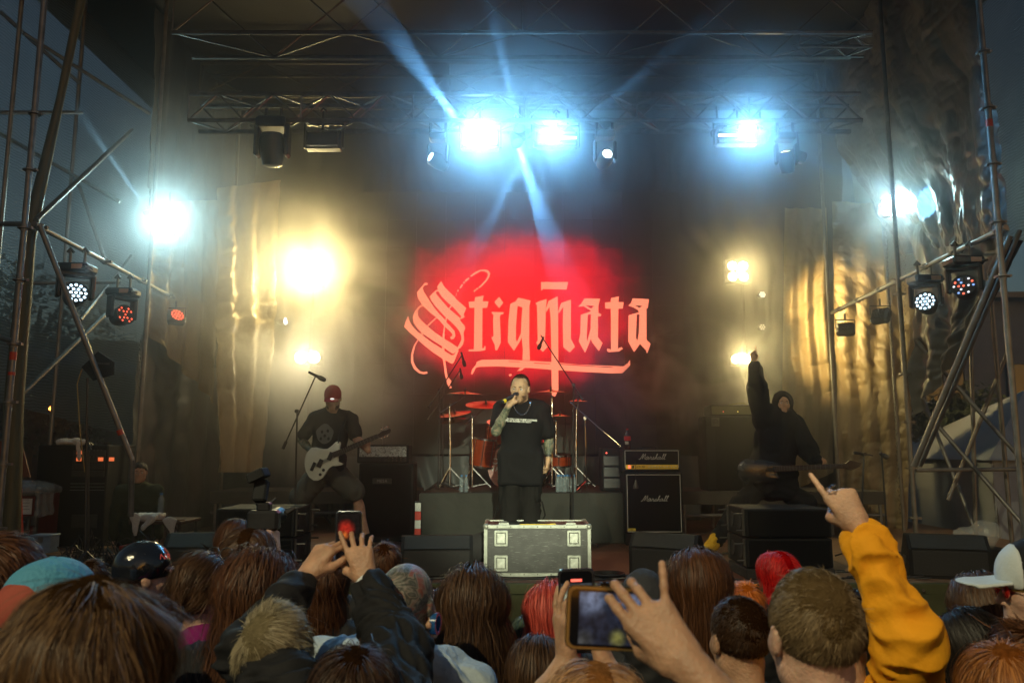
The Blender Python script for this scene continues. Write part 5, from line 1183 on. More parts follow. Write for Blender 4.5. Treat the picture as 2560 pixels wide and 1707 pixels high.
def frame3(fwd, up=(0, 0, 1)):
    f = nrm(fwd); r = nrm(np.cross(f, nrm(up))); u = np.cross(r, f); return np.stack([r, f, u], 1)   # columns right, forward, up
def head_prims(c, Mx, s=1., mouth=0., nose=1.):
    c = A(c); T = lambda x, y, z: c + Mx @ (np.array([x, y, z]) * s)
    def E(p, r, k=.015, sub=False): return ell(T(*p), np.array(r) * s, Mx, k * s, sub)
    P = [E((0, -.012, .035), (.076, .094, .088)), E((0, .028, -.03), (.062, .062, .082), .03), cap(T(-.048, -.012, -.06), T(-.012, .07, -.094), .02 * s, .017 * s, .03 * s), cap(T(.048, -.012, -.06), T(.012, .07, -.094), .02 * s, .017 * s, .03 * s),
         E((0, .072, -.098), (.022, .018, .018), .02), cap(T(-.036, .074, .02), T(.036, .074, .02), .013 * s, .013 * s, .02 * s), E((-.044, .055, -.022), (.019, .018, .018), .025), E((.044, .055, -.022), (.019, .018, .018), .025),
         E((-.031, .092, .0), (.017, .012, .011), .012, True), E((.031, .092, .0), (.017, .012, .011), .012, True),
         cap(T(0, .084, .008), T(0, .103 * (nose * .1 + .9), -.03), .0075 * s, .0125 * s, .01 * s), E((-.012, .092, -.036), (.009, .01, .008), .008), E((.012, .092, -.036), (.009, .01, .008), .008),
         cap(T(-.018, .083, -.057), T(.018, .083, -.057), .006 * s, .006 * s, .008 * s), cap(T(-.015, .082, -.068 - mouth * .02), T(.015, .082, -.068 - mouth * .02), .0065 * s, .0065 * s, .008 * s)]
    if mouth: P.append(E((0, .092, -.064 - mouth * .006), (.017, .02, .006 + mouth * .009), .005, True))
    for sd in (-1, 1):
        P += [E((sd * .08, -.008, .0), (.008, .019, .031), .006), E((sd * .089, .002, .004), (.005, .01, .018), .004, True), E((sd * .076, .0, -.012), (.008, .014, .018), .008)]
    return P
def eyes(parent, c, Mx, s=1.):
    c = A(c)
    for sd in (-1, 1):
        p = c + Mx @ (np.array([sd * .031, .0735, .0]) * s); o = MB().ball((0, 0, 0), .0125 * s, 10, 8).build('eye', eye_w, parent, True); o.location = p
        q = Mx @ np.array([0, .0115 * s, 0]); i = MB().ball(tuple(q), (.006 * s, .004 * s, .006 * s), 8, 6).build('iris', iris, o, True)

def hand_prims(w, Fd, N, side=1, curl=(.3, .3, .3, .3), spread=.3, thumb=(.8, .2), s=1., fat=1.):
    """w wrist, Fd direction of the hand, N direction the palm looks, side: +1 when the thumb lies along F x N. thumb: (opening, bend). Joint k of finger i bends by curl[i]"""
    w = A(w); Fd = nrm(Fd); N = nrm(A(N) - Fd * (A(N) @ Fd)); L = np.cross(Fd, N) * side
    P = [cap(w - Fd * .01, w + Fd * .03, .024 * s * fat, .024 * s * fat, .015 * s, fl=(N, 1.25))]
    fl_ = [.073, .083, .077, .060]; off = [.030, .010, -.011, -.030]; kb = [.092, .096, .091, .082]; sp = [.16, .03, -.1, -.24]; rr = [.0083, .0086, .0081, .0070]
    out = []
    for i in range(4):
        b = w + (Fd * kb[i] + L * off[i]) * s
        P.append(cap(w + (Fd * .022 + L * off[i] * .55) * s, b, .0145 * s * fat, .0115 * s * fat, .014 * s))
        c = curl[i]; c = c if hasattr(c, '__len__') else (c * 1.35, c * 1.75, c * 1.1)
        a = spread[i] if hasattr(spread, '__len__') else sp[i] * spread; D = nrm(Fd * math.cos(a) + L * math.sin(a)); th = 0; p = b; r0 = rr[i] * fat
        for k, (fr, bend) in enumerate(zip((.46, .3, .26), c)):
            th += bend; d = D * math.cos(th) + N * math.sin(th); q = p + d * fl_[i] * fr * s; r1 = r0 * .93
            P.append(cap(p, q, r0 * s, r1 * s, .004 * s)); p = q; r0 = r1
        out.append(p)
    b = w + (Fd * .022 + L * .024 + N * .006) * s; op, bd = thumb
    d1 = nrm(Fd * (1 - .45 * op) + L * (.35 + .75 * op) + N * (.35 + .3 * bd)); p1 = b + d1 * .044 * s
    d2 = nrm(d1 * (1 - .5 * bd) + Fd * .55 * (1 - bd) - L * .65 * bd + N * .35 * bd); p2 = p1 + d2 * .034 * s; d3 = nrm(d2 - L * .55 * bd + N * .1); p3 = p2 + d3 * .027 * s
    P += [cap(b, p1, .0155 * s * fat, .0125 * s * fat, .016 * s), cap(p1, p2, .0118 * s * fat, .0105 * s * fat, .005 * s), cap(p2, p3, .0104 * s * fat, .009 * s * fat, .004 * s)]
    return P, out, p3

def stand(org, yaw=0., h=1.78, lean=0.):
    """joints of a standing figure; facing is +y turned by yaw"""
    k = h / 1.785; o = A(org); Rz = np.array(Matrix.Rotation(yaw, 3, 'Z')); T = lambda x, y, z: o + Rz @ (np.array([x, y, z]) * k)
    J = dict(k=k, pel=T(0, 0, .95), waist=T(0, .01, 1.1), chest=T(0, .0, 1.3), neckb=T(0, -.015, 1.47), head=T(0, .02, 1.655), Mh=frame3(Rz @ np.array([0, 1, 0])), fwd=Rz @ np.array([0, 1, 0.]), rt=Rz @ np.array([1, 0, 0.]))
    for n, sd in (('L', -1), ('R', 1)):
        J['sh' + n] = T(sd * .185, -.01, 1.425); J['el' + n] = T(sd * .235, -.03, 1.13); J['wr' + n] = T(sd * .24, .06, .88)
        J['hip' + n] = T(sd * .095, 0, .92); J['kn' + n] = T(sd * .11, .02, .5); J['an' + n] = T(sd * .12, -.02, .09); J['toe' + n] = T(sd * .14, .13, .03)
    return J
def body_prims(J, arms=True, legs=True, bulk=1., head=True, mouth=0., hands=True, hs=None):
    k = J['k']; P = []; q = lambda v: v * k
    hs = hs or k
    if head: P += head_prims(J['head'], J['Mh'], hs, mouth)
    P += [cap(J['neckb'], A(J['head']) + J['Mh'] @ np.array([0, -.018, -.05]) * k, .058 * k * bulk ** .5, .053 * k * bulk ** .5, .03 * k)]
    rt = J['rt']; fw = J['fwd']
    P += [cap(J['shL'], J['shR'], .056 * k, .056 * k, .05 * k), cap(A(J['neckb']), (A(J['shL']) + A(J['neckb'])) / 2, .05 * k, .045 * k, .05 * k), cap(A(J['neckb']), (A(J['shR']) + A(J['neckb'])) / 2, .05 * k, .045 * k, .05 * k)]
    up = nrm(A(J['neckb']) - A(J['pel'])); Rt = np.stack([rt, nrm(np.cross(up, rt)), up], 1)
    P += [ell(J['chest'], (.165 * k * bulk, .11 * k * bulk, .2 * k), Rt, .05), ell(J['waist'], (.14 * k * bulk, .10 * k * bulk, .16 * k), Rt, .06), ell(J['pel'], (.16 * k * bulk, .115 * k * bulk, .13 * k), Rt, .06)]
    for n in 'LR':
        if arms:
            P += [cap(J['sh' + n], J['el' + n], .052 * k * bulk ** .5, .041 * k * bulk ** .5, .03), cap(J['el' + n], lerpa(J['el' + n], J['wr' + n], .35), .041 * k * bulk ** .5, .042 * k * bulk ** .5, .02), cap(lerpa(J['el' + n], J['wr' + n], .35), J['wr' + n], .042 * k * bulk ** .5, .027 * k, .02)]
        if legs:
            P += [cap(J['hip' + n], J['kn' + n], .085 * k, .056 * k, .04), cap(J['kn' + n], J['an' + n], .053 * k, .036 * k, .03), ell(lerpa(J['kn' + n], J['an' + n], .3) - fw * .018 * k, (.05 * k, .05 * k, .1 * k), None, .04),
                  cap(J['an' + n], J['toe' + n], .036 * k, .03 * k, .03)]
    return P
def lerpa(a, b, t): return A(a) * (1 - t) + A(b) * t
def shirt_prims(J, sleeve=1., bulk=1., length=.12, loose=.02, neck=True, flare=1.):
    """sleeve: 0..2, part of the arm covered (1 = to the elbow)"""
    k = J['k']; rt, fw = J['rt'], J['fwd']; up = nrm(A(J['neckb']) - A(J['pel'])); Rt = np.stack([rt, nrm(np.cross(up, rt)), up], 1); L = loose
    lo = A(J['pel']) - up * length * k
    P = [cap(J['shL'], J['shR'], .058 * k + L, .058 * k + L, .05), ell(J['chest'], (.17 * k * bulk + L, .115 * k * bulk + L, .2 * k), Rt, .06), ell(J['waist'], (.152 * k * bulk + L, .11 * k * bulk + L, .19 * k), Rt, .08),
         rbox(lerpa(J['waist'], lo, .55), (.15 * k * bulk * flare + L, .1 * k * bulk * flare + L, np.linalg.norm(A(J['waist']) - lo) * .52), Rt, rd=.035, k=.07)]
    if neck: P += [cap(A(J['neckb']) - up * .02, A(J['neckb']) + up * .01, .075 * k, .066 * k, .04), cap(A(J['neckb']), lerpa(J['neckb'], J['shL'], .6), .05 * k + L * .5, .048 * k + L, .04), cap(A(J['neckb']), lerpa(J['neckb'], J['shR'], .6), .05 * k + L * .5, .048 * k + L, .04)]
    for n in 'LR':
        s = J.get('sleeve' + n, sleeve)
        e = lerpa(J['sh' + n], J['el' + n], min(s, 1.)); P.append(cap(J['sh' + n], e, .056 * k * bulk ** .5 + L, .048 * k * bulk ** .5 + L * 1.3, .03))
        if s > 1: P.append(cap(J['el' + n], lerpa(J['el' + n], J['wr' + n], s - 1), .047 * k + L, .034 * k + L * .8, .02))
    return P
def trouser_prims(J, to=2., loose=.015, bulk=1.):
    k = J['k']; P = [ell(J['pel'], (.165 * k * bulk + loose, .12 * k * bulk + loose, .12 * k), None, .05)]
    for n in 'LR':
        e = lerpa(J['hip' + n], J['kn' + n], min(to, 1.)); P.append(cap(J['hip' + n], e, .09 * k + loose, .064 * k + loose * 1.4, .03))
        if to > 1: P.append(cap(J['kn' + n], lerpa(J['kn' + n], J['an' + n], to - 1), .062 * k + loose * 1.2, .045 * k + loose, .03))
    return P
def shoe(J, n, mat, parent, k=1.):
    a, t = A(J['an' + n]), A(J['toe' + n]); d = nrm(t - a)
    return sdf_mesh('shoe', [cap(a + (0, 0, -.03), t + d * .03, .047 * k, .042 * k, .02), cap(a + (0, 0, .03), a, .044 * k, .05 * k, .02)], .01, mat, parent)

# ---- hair
def hair(parent, c, Mx, s, mat, style='short', n=2200, seed=1, length=.3, width=.0022, part=0., wave=.0, crown=(0, -.55, .8), volume=.012, messy=.1, seg=8, front=.35, shell=True, spread=1., drop=None, name='hair', coh=.3, face=False, lift=None):
    r = np.random.RandomState(seed); c = A(c); C0 = np.array([0, -.012, .036]); RD = np.array([.079, .097, .092])
    d = r.normal(size=(n * 3, 3)); d /= np.linalg.norm(d, axis=1)[:, None]
    lowz = -.55 if style == 'short' else -.35
    ok = (d[:, 2] > lowz) & ~((d[:, 1] > front) & (d[:, 2] < .42 + .35 * (d[:, 1] - front))) & ~((np.abs(d[:, 0]) > .8) & (d[:, 1] > -.1) & (d[:, 2] < .0))
    if face: ok &= ~((d[:, 1] > .3) & (d[:, 2] < .74))
    d = d[ok][:n]; n = len(d); cr = nrm(crown)
    lay = r.uniform(0, 1, n); P = [C0 + d * RD]; p = P[0].copy(); pts = []
    L = length * (r.uniform(.75, 1.1, n)); step = L / seg; rnd = r.normal(size=(n, 3)) * messy * .65 * np.exp(r.normal(size=(n, 1)) * .5); fly = (r.uniform(size=(n, 1)) < .035) * 1.; ph = r.uniform(0, 6.28, n)
    sx_ = np.sign(d[:, 0] - part * .1); cr = nrm((crown[0] if crown[0] else part * .0, .62, .78)) if (style == 'long' and crown == (0, -.55, .8)) else cr
    t0 = d * (d @ cr)[:, None] - cr
    if part: t0 = t0 * .5 + np.stack([sx_ * 1.0, -d[:, 1] * .2, np.zeros(n)], 1)
    t0 /= np.linalg.norm(t0, axis=1)[:, None] + 1e-6
    if style == 'spiky': t0 = t0 * .4 + d
    if style == 'side': t0 = np.tile(nrm((.9, .25, 0)), (n, 1)) * .7 + t0 * .5
    for i in range(seg + 1):
        pts.append(p.copy()); q = (p - C0) / RD; rad = np.linalg.norm(q, axis=1); nn = q / RD; nn /= np.linalg.norm(nn, axis=1)[:, None]
        if style in ('short', 'side', 'spiky'):
            g = .12 if style != 'spiky' else 0.; dr = t0 + rnd + np.array([0, 0, -g]); lf = lift if lift is not None else {'short': .3, 'side': .4, 'spiky': .9}[style]
            dn = (dr * nn).sum(1)[:, None]; tgt = lf * (1 - i / seg) - .1 * i / seg
            dr = dr - nn * dn + nn * (tgt + lay[:, None] * .12)
        else:
            wv = np.clip((rad - 1) * 0 + i / seg * 3.0, 0, 1)[:, None]
            down = np.tile(np.array([0, -.03, -1.]), (n, 1)); side_ = np.clip(.05 - p[:, 2], 0, .1)[:, None] * 10
            mixw = np.clip(wv * .55 + side_, 0, 1); dr = t0 * (1 - mixw) + down * mixw + rnd * .5
            # keep outside the skull and neck column, with a layer thickness
            want = 1.02 + (volume / .08) * lay * min(1., (i + .5) / 3.); push = np.clip(want - rad, -.3, 1.)[:, None]
            dn = (dr * nn).sum(1)[:, None]; below = p[:, 2] < -.02
            dr = np.where(below[:, None], dr, dr - nn * np.minimum(dn, 0) + nn * push * 2.2)
            hz = np.stack([p[:, 0] * spread, p[:, 1] + .012, np.zeros(n)], 1); rh = np.linalg.norm(hz, axis=1)[:, None]; wr_ = (.062 + volume * 2.4 * lay)[:, None]
            dr = dr + np.where(below[:, None], hz / (rh + 1e-6) * np.clip(wr_ - rh, -.05, .05) * 9, 0)
            t0 = t0 * .93
        dr = dr + np.stack([vnoise(p, 22., seed % 20), vnoise(p, 22., seed % 20 + 1), .5 * vnoise(p, 22., seed % 20 + 2)], 1) * (coh if style != 'long' else coh * .5 * min(1., i / 4)) + fly * (nn * .28 + rnd)
        dr /= np.linalg.norm(dr, axis=1)[:, None] + 1e-6
        if wave: dr = dr + (np.stack([np.cos(ph), np.sin(ph), 0 * ph], 1) * np.sin(ph + i * 1.5)[:, None]) * wave * min(1, i / 3)
        p = p + dr * step[:, None]
    pts = np.stack(pts, 1)                                   # n, seg+1, 3
    tan = np.gradient(pts, axis=1); cen = C0 * 1.0; rad_ = pts - cen; rad_[:, :, 2] = np.where(pts[:, :, 2] < 0, rad_[:, :, 2] * .1, rad_[:, :, 2])
    sd = np.cross(tan, rad_ + r.normal(size=(n, 1, 3)) * .03); sd /= np.linalg.norm(sd, axis=2)[:, :, None] + 1e-9
    tw = np.linspace(1, .25, seg + 1) * (1 if seg < 4 else 1); wd = width * r.uniform(.6, 1.4, (n, 1)) * tw[None]
    a = pts + sd * wd[:, :, None]; b = pts - sd * wd[:, :, None]
    V = np.stack([a, b], 2).reshape(n, -1, 3); m_ = 2 * (seg + 1)
    V = c + (V.reshape(-1, 3) * s) @ Mx.T
    base = (np.arange(n) * m_)[:, None]; i2 = (np.arange(seg) * 2)[None]
    Q = np.stack([base + i2, base + i2 + 1, base + i2 + 3, base + i2 + 2], 2).reshape(-1, 4)
    o = link(name, np_mesh(name, V, Q, mat), parent)
    if shell:
        T = lambda x, y, z: c + Mx @ (np.array([x, y, z]) * s)
        S_ = [ell(T(0, -.016, .042), np.array([.0785 + volume * .1, .0965 + volume * .1, .0905 + volume * .1]) * s, Mx, .02 * s)]
        if style in ('long',):
            ln = drop if drop is not None else length * .55
            for x in (-.035, 0, .035): S_.append(cap(T(x, -.05, .0), T(x * 1.25 * spread, -.06, -ln), .058 * s, .04 * s, .03 * s))
            for x in (-.06, .06): S_.append(cap(T(x, -.01, .02), T(x * 1.1, -.03, -ln * .8), .03 * s, .026 * s, .03 * s))
        S_ += [ell(T(0, .115, -.03 if not face else .022), np.array([.062, .078, .085]) * s * (1 if not face else 1.08), Mx, .015 * s, True)]
        if style != 'long': S_ += [ell(T(0, .03, -.10), np.array([.12, .13, .095]) * s, Mx, .02 * s, True)]
        c_ = mat.node_tree.nodes['Mix'].inputs['A'].default_value; sm = M('scalp_' + mat.name, tuple(c_)[:3], .95, spec=0., var=.3, scale=60, bump=.6, bscale=220)
        v = sdf_mesh('scalp_hair', S_, .009 * s, sm, parent, (lambda V, N: .003 * vnoise(V, 60.)))
    return o

BR_D = hair_mat('hair_dark_brown', (0.0210, 0.0097, 0.0045), (0.0648, 0.0288, 0.0115)); BR_M = hair_mat('hair_brown', (0.0338, 0.0150, 0.0067), (0.1152, 0.0540, 0.0230)); BR_R = hair_mat('hair_auburn', (0.0375, 0.0135, 0.0053), (0.1368, 0.0518, 0.0194))
BLK = hair_mat('hair_black', (.006, .005, .005), (.025, .018, .015)); BLD = hair_mat('hair_ash_blond', (.16, .13, .075), (.4, .34, .22)); LBR = hair_mat('hair_light_brown', (.12, .065, .028), (.32, .2, .09))
RED = hair_mat('hair_dyed_red', (.35, .004, .006), (.75, .02, .015)); PNK = hair_mat('hair_dyed_coral', (.45, .04, .03), (.8, .14, .1)); ORG = hair_mat('hair_orange', (.4, .09, .01), (.8, .24, .04)); GRN = hair_mat('hair_faded_green', (.02, .04, .03), (.08, .12, .07))
def person(label, loc, group=None): 
    t = thing('person', label, 'person', loc, group=group); return t
def rel(J, o):
    o = A(o); return {k_: (A(v) - o if isinstance(v, (np.ndarray, Vector)) and k_ not in ('Mh', 'fwd', 'rt') else v) for k_, v in J.items()}
def foreshort(sh, wr, l1, l2, pole):
    """elbow position between shoulder and wrist"""
    a, b = A(sh), A(wr); d = np.linalg.norm(b - a); u = (b - a) / d
    x = (l1 * l1 - l2 * l2 + d * d) / (2 * d); hgt = math.sqrt(max(l1 * l1 - x * x, 0)); p = A(pole) - u * (A(pole) @ u)
    return a + u * x + nrm(p) * hgt
# ------------------------------------------------------------------ the singer
def xmask(nt, tc, expr):
    """mask from object coordinates: list of (axis, lo, hi) soft boxes, multiplied"""
    sx = nt.nodes.new('ShaderNodeSeparateXYZ'); nt.links.new(tc.outputs['Object'], sx.inputs[0]); last = None
    for ax, lo, hi in expr:
        m = nt.nodes.new('ShaderNodeMapRange'); m.inputs[1].default_value = lo; m.inputs[2].default_value = hi; nt.links.new(sx.outputs[ax], m.inputs[0])
        if last is None: last = m.outputs[0]
        else:
            q = nt.nodes.new('ShaderNodeMath'); q.operation = 'MULTIPLY'; nt.links.new(last, q.inputs[0]); nt.links.new(m.outputs[0], q.inputs[1]); last = q.outputs[0]
    return last
INK = [(.10, .13, .10), (.04, .05, .045), (.22, .24, .15), (.03, .04, .04), (.28, .26, .17), (.16, .2, .15), (.35, .22, .15)]
black_shirt = fabric('black_cotton', (.009, .009, .01), .85, .3, 10); black_pants = fabric('black_denim', (.011, .0105, .01), .85, .4, 12)
SYg = 7.75
def Wv(px, py, Y): return A(W(px, py, Y))
o = A((W(1300, 1400, SYg).x, SYg, ZF))
k = 1.04
J = dict(k=k, pel=Wv(1300, 1180, SYg), waist=Wv(1302, 1125, SYg), chest=Wv(1303, 1062, SYg), neckb=Wv(1304, 1012, SYg + .01), head=Wv(1300, 973, SYg - .05), fwd=A((0, -1, 0)), rt=A((-1, 0, 0)))
J['Mh'] = frame3((-.28, -1, -.06), (.06, 0, 1))
J['shR'] = Wv(1256, 1022, SYg); J['elR'] = Wv(1240, 1078, SYg - .12); J['wrR'] = Wv(1272, 1014, SYg - .24)
J['shL'] = Wv(1352, 1022, SYg); J['elL'] = Wv(1372, 1094, SYg + .02); J['wrL'] = Wv(1371, 1146, SYg - .03)
for n_, x_, xf in (('R', 1276, 1268), ('L', 1326, 1336)):
    J['hip' + n_] = Wv(x_, 1200, SYg); J['kn' + n_] = Wv(x_, 1296, SYg - .03); J['an' + n_] = A((W(xf, 1390, SYg).x, SYg, ZF + .09)); J['toe' + n_] = A((W(xf, 1390, SYg).x, SYg - .16, ZF + .035))
t = person('singer in a long black shirt and silver chain, holding the microphone to his mouth', tuple(o)); J = rel(J, o)
P = body_prims(J, bulk=1.18, mouth=1., hs=1.14)
hd, tips, _ = hand_prims(J['wrR'], A((.35, .25, .9)), A((.75, .1, -.25)) + A((0, .6, 0)), -1, (.62, .66, .7, .74), .1, (.2, .9), 1.08, 1.12)
hl, _, _ = hand_prims(J['wrL'], A((-.12, -.1, -1)), A((-.9, .2, 0)), 1, (.35, .45, .6, .7), .3, (.3, .4), 1.08, 1.1)
ink_skin = skin_mat('skin_inked_arms', (.52, .33, .2), (16, lambda nt, tc: xmask(nt, tc, [('Z', .98, .94)]) , INK))
# ink on the forearms only: below the shoulders and outside the torso, fading out at the wrists
nt = ink_skin.node_tree; mxn = [n for n in nt.nodes if n.type == 'MIX'][0]
tcn = nt.nodes.new('ShaderNodeTexCoord'); sxx = nt.nodes.new('ShaderNodeSeparateXYZ'); nt.links.new(tcn.outputs['Object'], sxx.inputs[0])
def band(sock, a0, a1, b0, b1):
    m1 = nt.nodes.new('ShaderNodeMapRange'); m1.inputs[1].default_value = a0; m1.inputs[2].default_value = a1; nt.links.new(sock, m1.inputs[0])
    m2 = nt.nodes.new('ShaderNodeMapRange'); m2.inputs[1].default_value = b0; m2.inputs[2].default_value = b1; m2.inputs[3].default_value = 1; m2.inputs[4].default_value = 0; nt.links.new(sock, m2.inputs[0])
    q = nt.nodes.new('ShaderNodeMath'); q.operation = 'MULTIPLY'; nt.links.new(m1.outputs[0], q.inputs[0]); nt.links.new(m2.outputs[0], q.inputs[1]); return q.outputs[0]
zw = float(J['wrR'][2]); zl = float(J['wrL'][2])
nt.links.new(band(sxx.outputs[2], zl + .0, zl + .04, zw - .03, zw + .0), mxn.inputs['Factor'])
sdf_mesh('body', P + hd + hl, .0075, ink_skin, t)
shirt = sdf_mesh('shirt', shirt_prims({**J, 'sleeveR': .62, 'sleeveL': .8}, bulk=1.16, length=.1, loose=.02, flare=1.06) + [ell(J['neckb'] + A((0, -.06, .075)), (.07, .07, .05), None, .02, True)], .0095, black_shirt, t, cloth_disp(.016, 6.5, 3, (1, 1, .45)))
sdf_mesh('trousers', trouser_prims(J, 1.95, .018, 1.05), .011, black_pants, t, cloth_disp(.02, 9, 6))
for n_ in 'LR': shoe(J, n_, M('black_shoe', (.02, .02, .02), .4), t, 1.1)
eyes(t, J['head'], J['Mh'], 1.14)
hair(t, J['head'], J['Mh'], 1.14, BR_D, 'short', 5200, 11, .022, .0016, front=.5, shell=False, volume=.002, crown=(0, -.7, .7), face=True, messy=.25)
# short beard
def beard(parent, c, Mx, s, mat, n=1500, seed=3, ln=.02):
    r = np.random.RandomState(seed); c = A(c); d = r.normal(size=(n * 6, 3)); d /= np.linalg.norm(d, axis=1)[:, None]
    ok = (d[:, 2] < -.15) & (d[:, 1] > -.15) & ~((d[:, 1] > .8) & (d[:, 2] > -.45)); d = d[ok][:n]; n = len(d)
    p = np.array([0, .022, -.035]) + d * [.064, .068, .086]; q = p + (d * .5 + [0, .1, -.8]) * ln * r.uniform(.6, 1.2, (n, 1)); sd = np.cross(q - p, d); sd /= np.linalg.norm(sd, axis=1)[:, None] + 1e-9; w = .0018
    V = np.stack([p - sd * w, p + sd * w, q + sd * w * .4, q - sd * w * .4], 1).reshape(-1, 3); V = c + (V * s) @ Mx.T
    T = lambda x, y, z: c + Mx @ (np.array([x, y, z]) * s)
    link('beard', np_mesh('beard', V, np.arange(n * 4).reshape(-1, 4), mat), parent)
def brows(parent, c, Mx, s, mat):
    c = A(c); m = MB(); T = lambda x, y, z: tuple(c + Mx @ (np.array([x, y, z]) * s))
    for sd in (-1, 1): m.tube([T(sd * .012, .089, .016), T(sd * .03, .088, .021), T(sd * .048, .076, .016)], [.0035 * s, .004 * s, .002 * s], 6)
    o_ = m.build('eyebrow', mat, parent, True)
beard(t, J['head'], J['Mh'], 1.14, hair_mat('beard_brown', (.08, .045, .025), (.22, .13, .07)), 1100, ln=.012)
brows(t, J['head'], J['Mh'], 1.14, BR_D)
# chain, ear plug, bracelet, print
m = MB(); cc = J['neckb'] + A((0, -.03, -.01)); pts = []
for i in range(30):
    a = math.pi * (.02 + .96 * i / 29); pts.append(cc + A((-.088 * math.cos(a), -.075 - .072 * math.sin(a), .04 - .135 * math.sin(a) ** 1.3)))
for i in range(29):
    m.tube([pts[i] + A((0, -.003, 0)), pts[i + 1]], .0085 if i % 2 else .0065, 6)
m.build('neck_chain', chrome, t, True)
e_ = J['head'] + J['Mh'] @ (A((-.085, -.004, -.036)) * 1.14)
pg = MB(); pg.lathe(e_, J['Mh'] @ A((-1, .2, 0)), [(0, .012), (.008, .012), (.008, .007), (.002, .006)], 12); pg.build('ear_plug', M('plug_red', (.12, .01, .01), .3), t, True)
w_ = J['wrL'] + (J['elL'] - J['wrL']) * .12; MB().lathe(w_, J['elL'] - J['wrL'], [(-.012, .034), (.012, .035)], 14).build('wristband', M('black_band', (.02, .02, .02), .5), t, True)
tz_ = W(1298, 1054, SYg - .17) - Vector(o)
bl_ = M('print_white', (.75, .78, .74), .7, var=0)
text('shirt_print', 'WOULD YOU LIKE THESE COOKIES\nTO BE SIGNED OR NOT?', facing(W(1296, 1051, SYg - .2) - Vector(o), R(2)) @ Matrix.Rotation(R(-3), 4, 'Z'), .0225, bl_, t, thick=.001, bold=.0008)
mA, mB = W(1254, 1006, SYg - .33), W(1292, 985, SYg - .2)
mt = thing('microphone', 'black hand microphone with a yellow ring at the mouth of the singer', 'microphone', mA); d = (mB - mA); L_ = d.length; d.normalize()
MB().lathe((0, 0, 0), d, [(0, .014), (.02, .017), (L_ * .8, .02), (L_ * .84, .026), (L_ * .95, .028), (L_ + .015, .016)], 14).build('handle', black_plastic, mt, True)
MB().lathe(d * .022, d, [(0, .0185), (.03, .0195)], 14).build('ring', M('yellow_ring', (.8, .6, .02), .4), mt, True)
# light bag of straps at the trousers
st_ = MB().tube([J['hipR'] + A((-.12, -.02, -.25)), J['hipR'] + A((-.16, -.03, -.36)), J['hipR'] + A((-.1, -.05, -.42))], .008, 5).tube([J['hipL'] + A((.11, -.04, -.2)), J['hipL'] + A((.14, -.06, -.33)), J['hipL'] + A((.1, -.08, -.4))], .008, 5).build('trouser_strap', black_pants, t)

# ------------------------------------------------------------------ the guitarist
GY = 8.35
o = A((W(835, 1350, GY).x, GY, ZF)); k = .98
J = dict(k=k, pel=Wv(815, 1172, GY), waist=Wv(820, 1130, GY), chest=Wv(826, 1085, GY), neckb=Wv(830, 1030, GY), head=Wv(832, 996, GY - .04), fwd=nrm((.1, -1, 0)), rt=nrm((-1, -.1, 0)))
J['Mh'] = frame3((.12, -1, -.42), (0, 0, 1))
J['shR'] = Wv(788, 1046, GY); J['elR'] = Wv(752, 1098, GY + .02); J['wrR'] = Wv(787, 1137, GY - .17)
J['shL'] = Wv(876, 1047, GY); J['elL'] = Wv(893, 1098, GY - .08); J['wrL'] = Wv(920, 1126, GY - .25)
J['hipR'] = Wv(798, 1186, GY); J['hipL'] = Wv(838, 1186, GY)
J['knR'] = Wv(748, 1247, GY - .1); J['anR'] = A((W(742, 1330, GY).x, GY + .08, ZF + .09)); J['toeR'] = J['anR'] + A((-.1, -.14, -.05))
J['knL'] = Wv(888, 1232, GY - .08); J['anL'] = A((W(928, 1335, GY).x, GY - .05, ZF + .1)); J['toeL'] = J['anL'] + A((.1, -.14, -.06))
t = person('guitarist in a red cap and shorts playing a white guitar with legs apart', tuple(o)); J = rel(J, o)
P = body_prims(J, bulk=1.05, hs=1.05)
hr, tipsr, _ = hand_prims(J['wrR'], A((.85, -.15, -.35)), A((.1, .9, -.1)), -1, (.45, .5, .6, .65), .2, (.3, .6), 1.05)
hl, _, _ = hand_prims(J['wrL'], A((-.55, .1, .75)), A((.2, .95, .2)), -1, (.75, .75, .8, .8), .3, (.3, .3), 1.05)
ginked = skin_mat('skin_inked_guitarist', (.42, .25, .18), (16, lambda nt, tc: xmask(nt, tc, [('X', -.16, -.2)]), INK))
sdf_mesh('body', P + hr + hl, .0085, ginked, t)
sdf_mesh('shirt', shirt_prims({**J}, sleeve=.75, bulk=1.02, length=.02, loose=.016, flare=1.15) + [ell(J['neckb'] + A((0, -.06, .06)), (.07, .07, .05), None, .02, True)], .0105, fabric('charcoal_cotton', (.03, .03, .03)), t, cloth_disp(.018, 7, 8, (1, 1, .5)))
sdf_mesh('shorts', trouser_prims(J, .92, .035), .011, fabric('grey_shorts', (.085, .085, .075), .85, .4, 12), t, cloth_disp(.016, 9, 9))
for n_ in 'LR':
    shoe(J, n_, M('black_shoe', (.02, .02, .02), .4), t); sdf_mesh('sock', [cap(J['an' + n_], lerpa(J['an' + n_], J['kn' + n_], .25), .05, .046)], .012, black_shirt, t)
hc, Mh = J['head'], J['Mh']
capr = fabric('red_cap', (.32, .02, .025), .7, .2, 30)
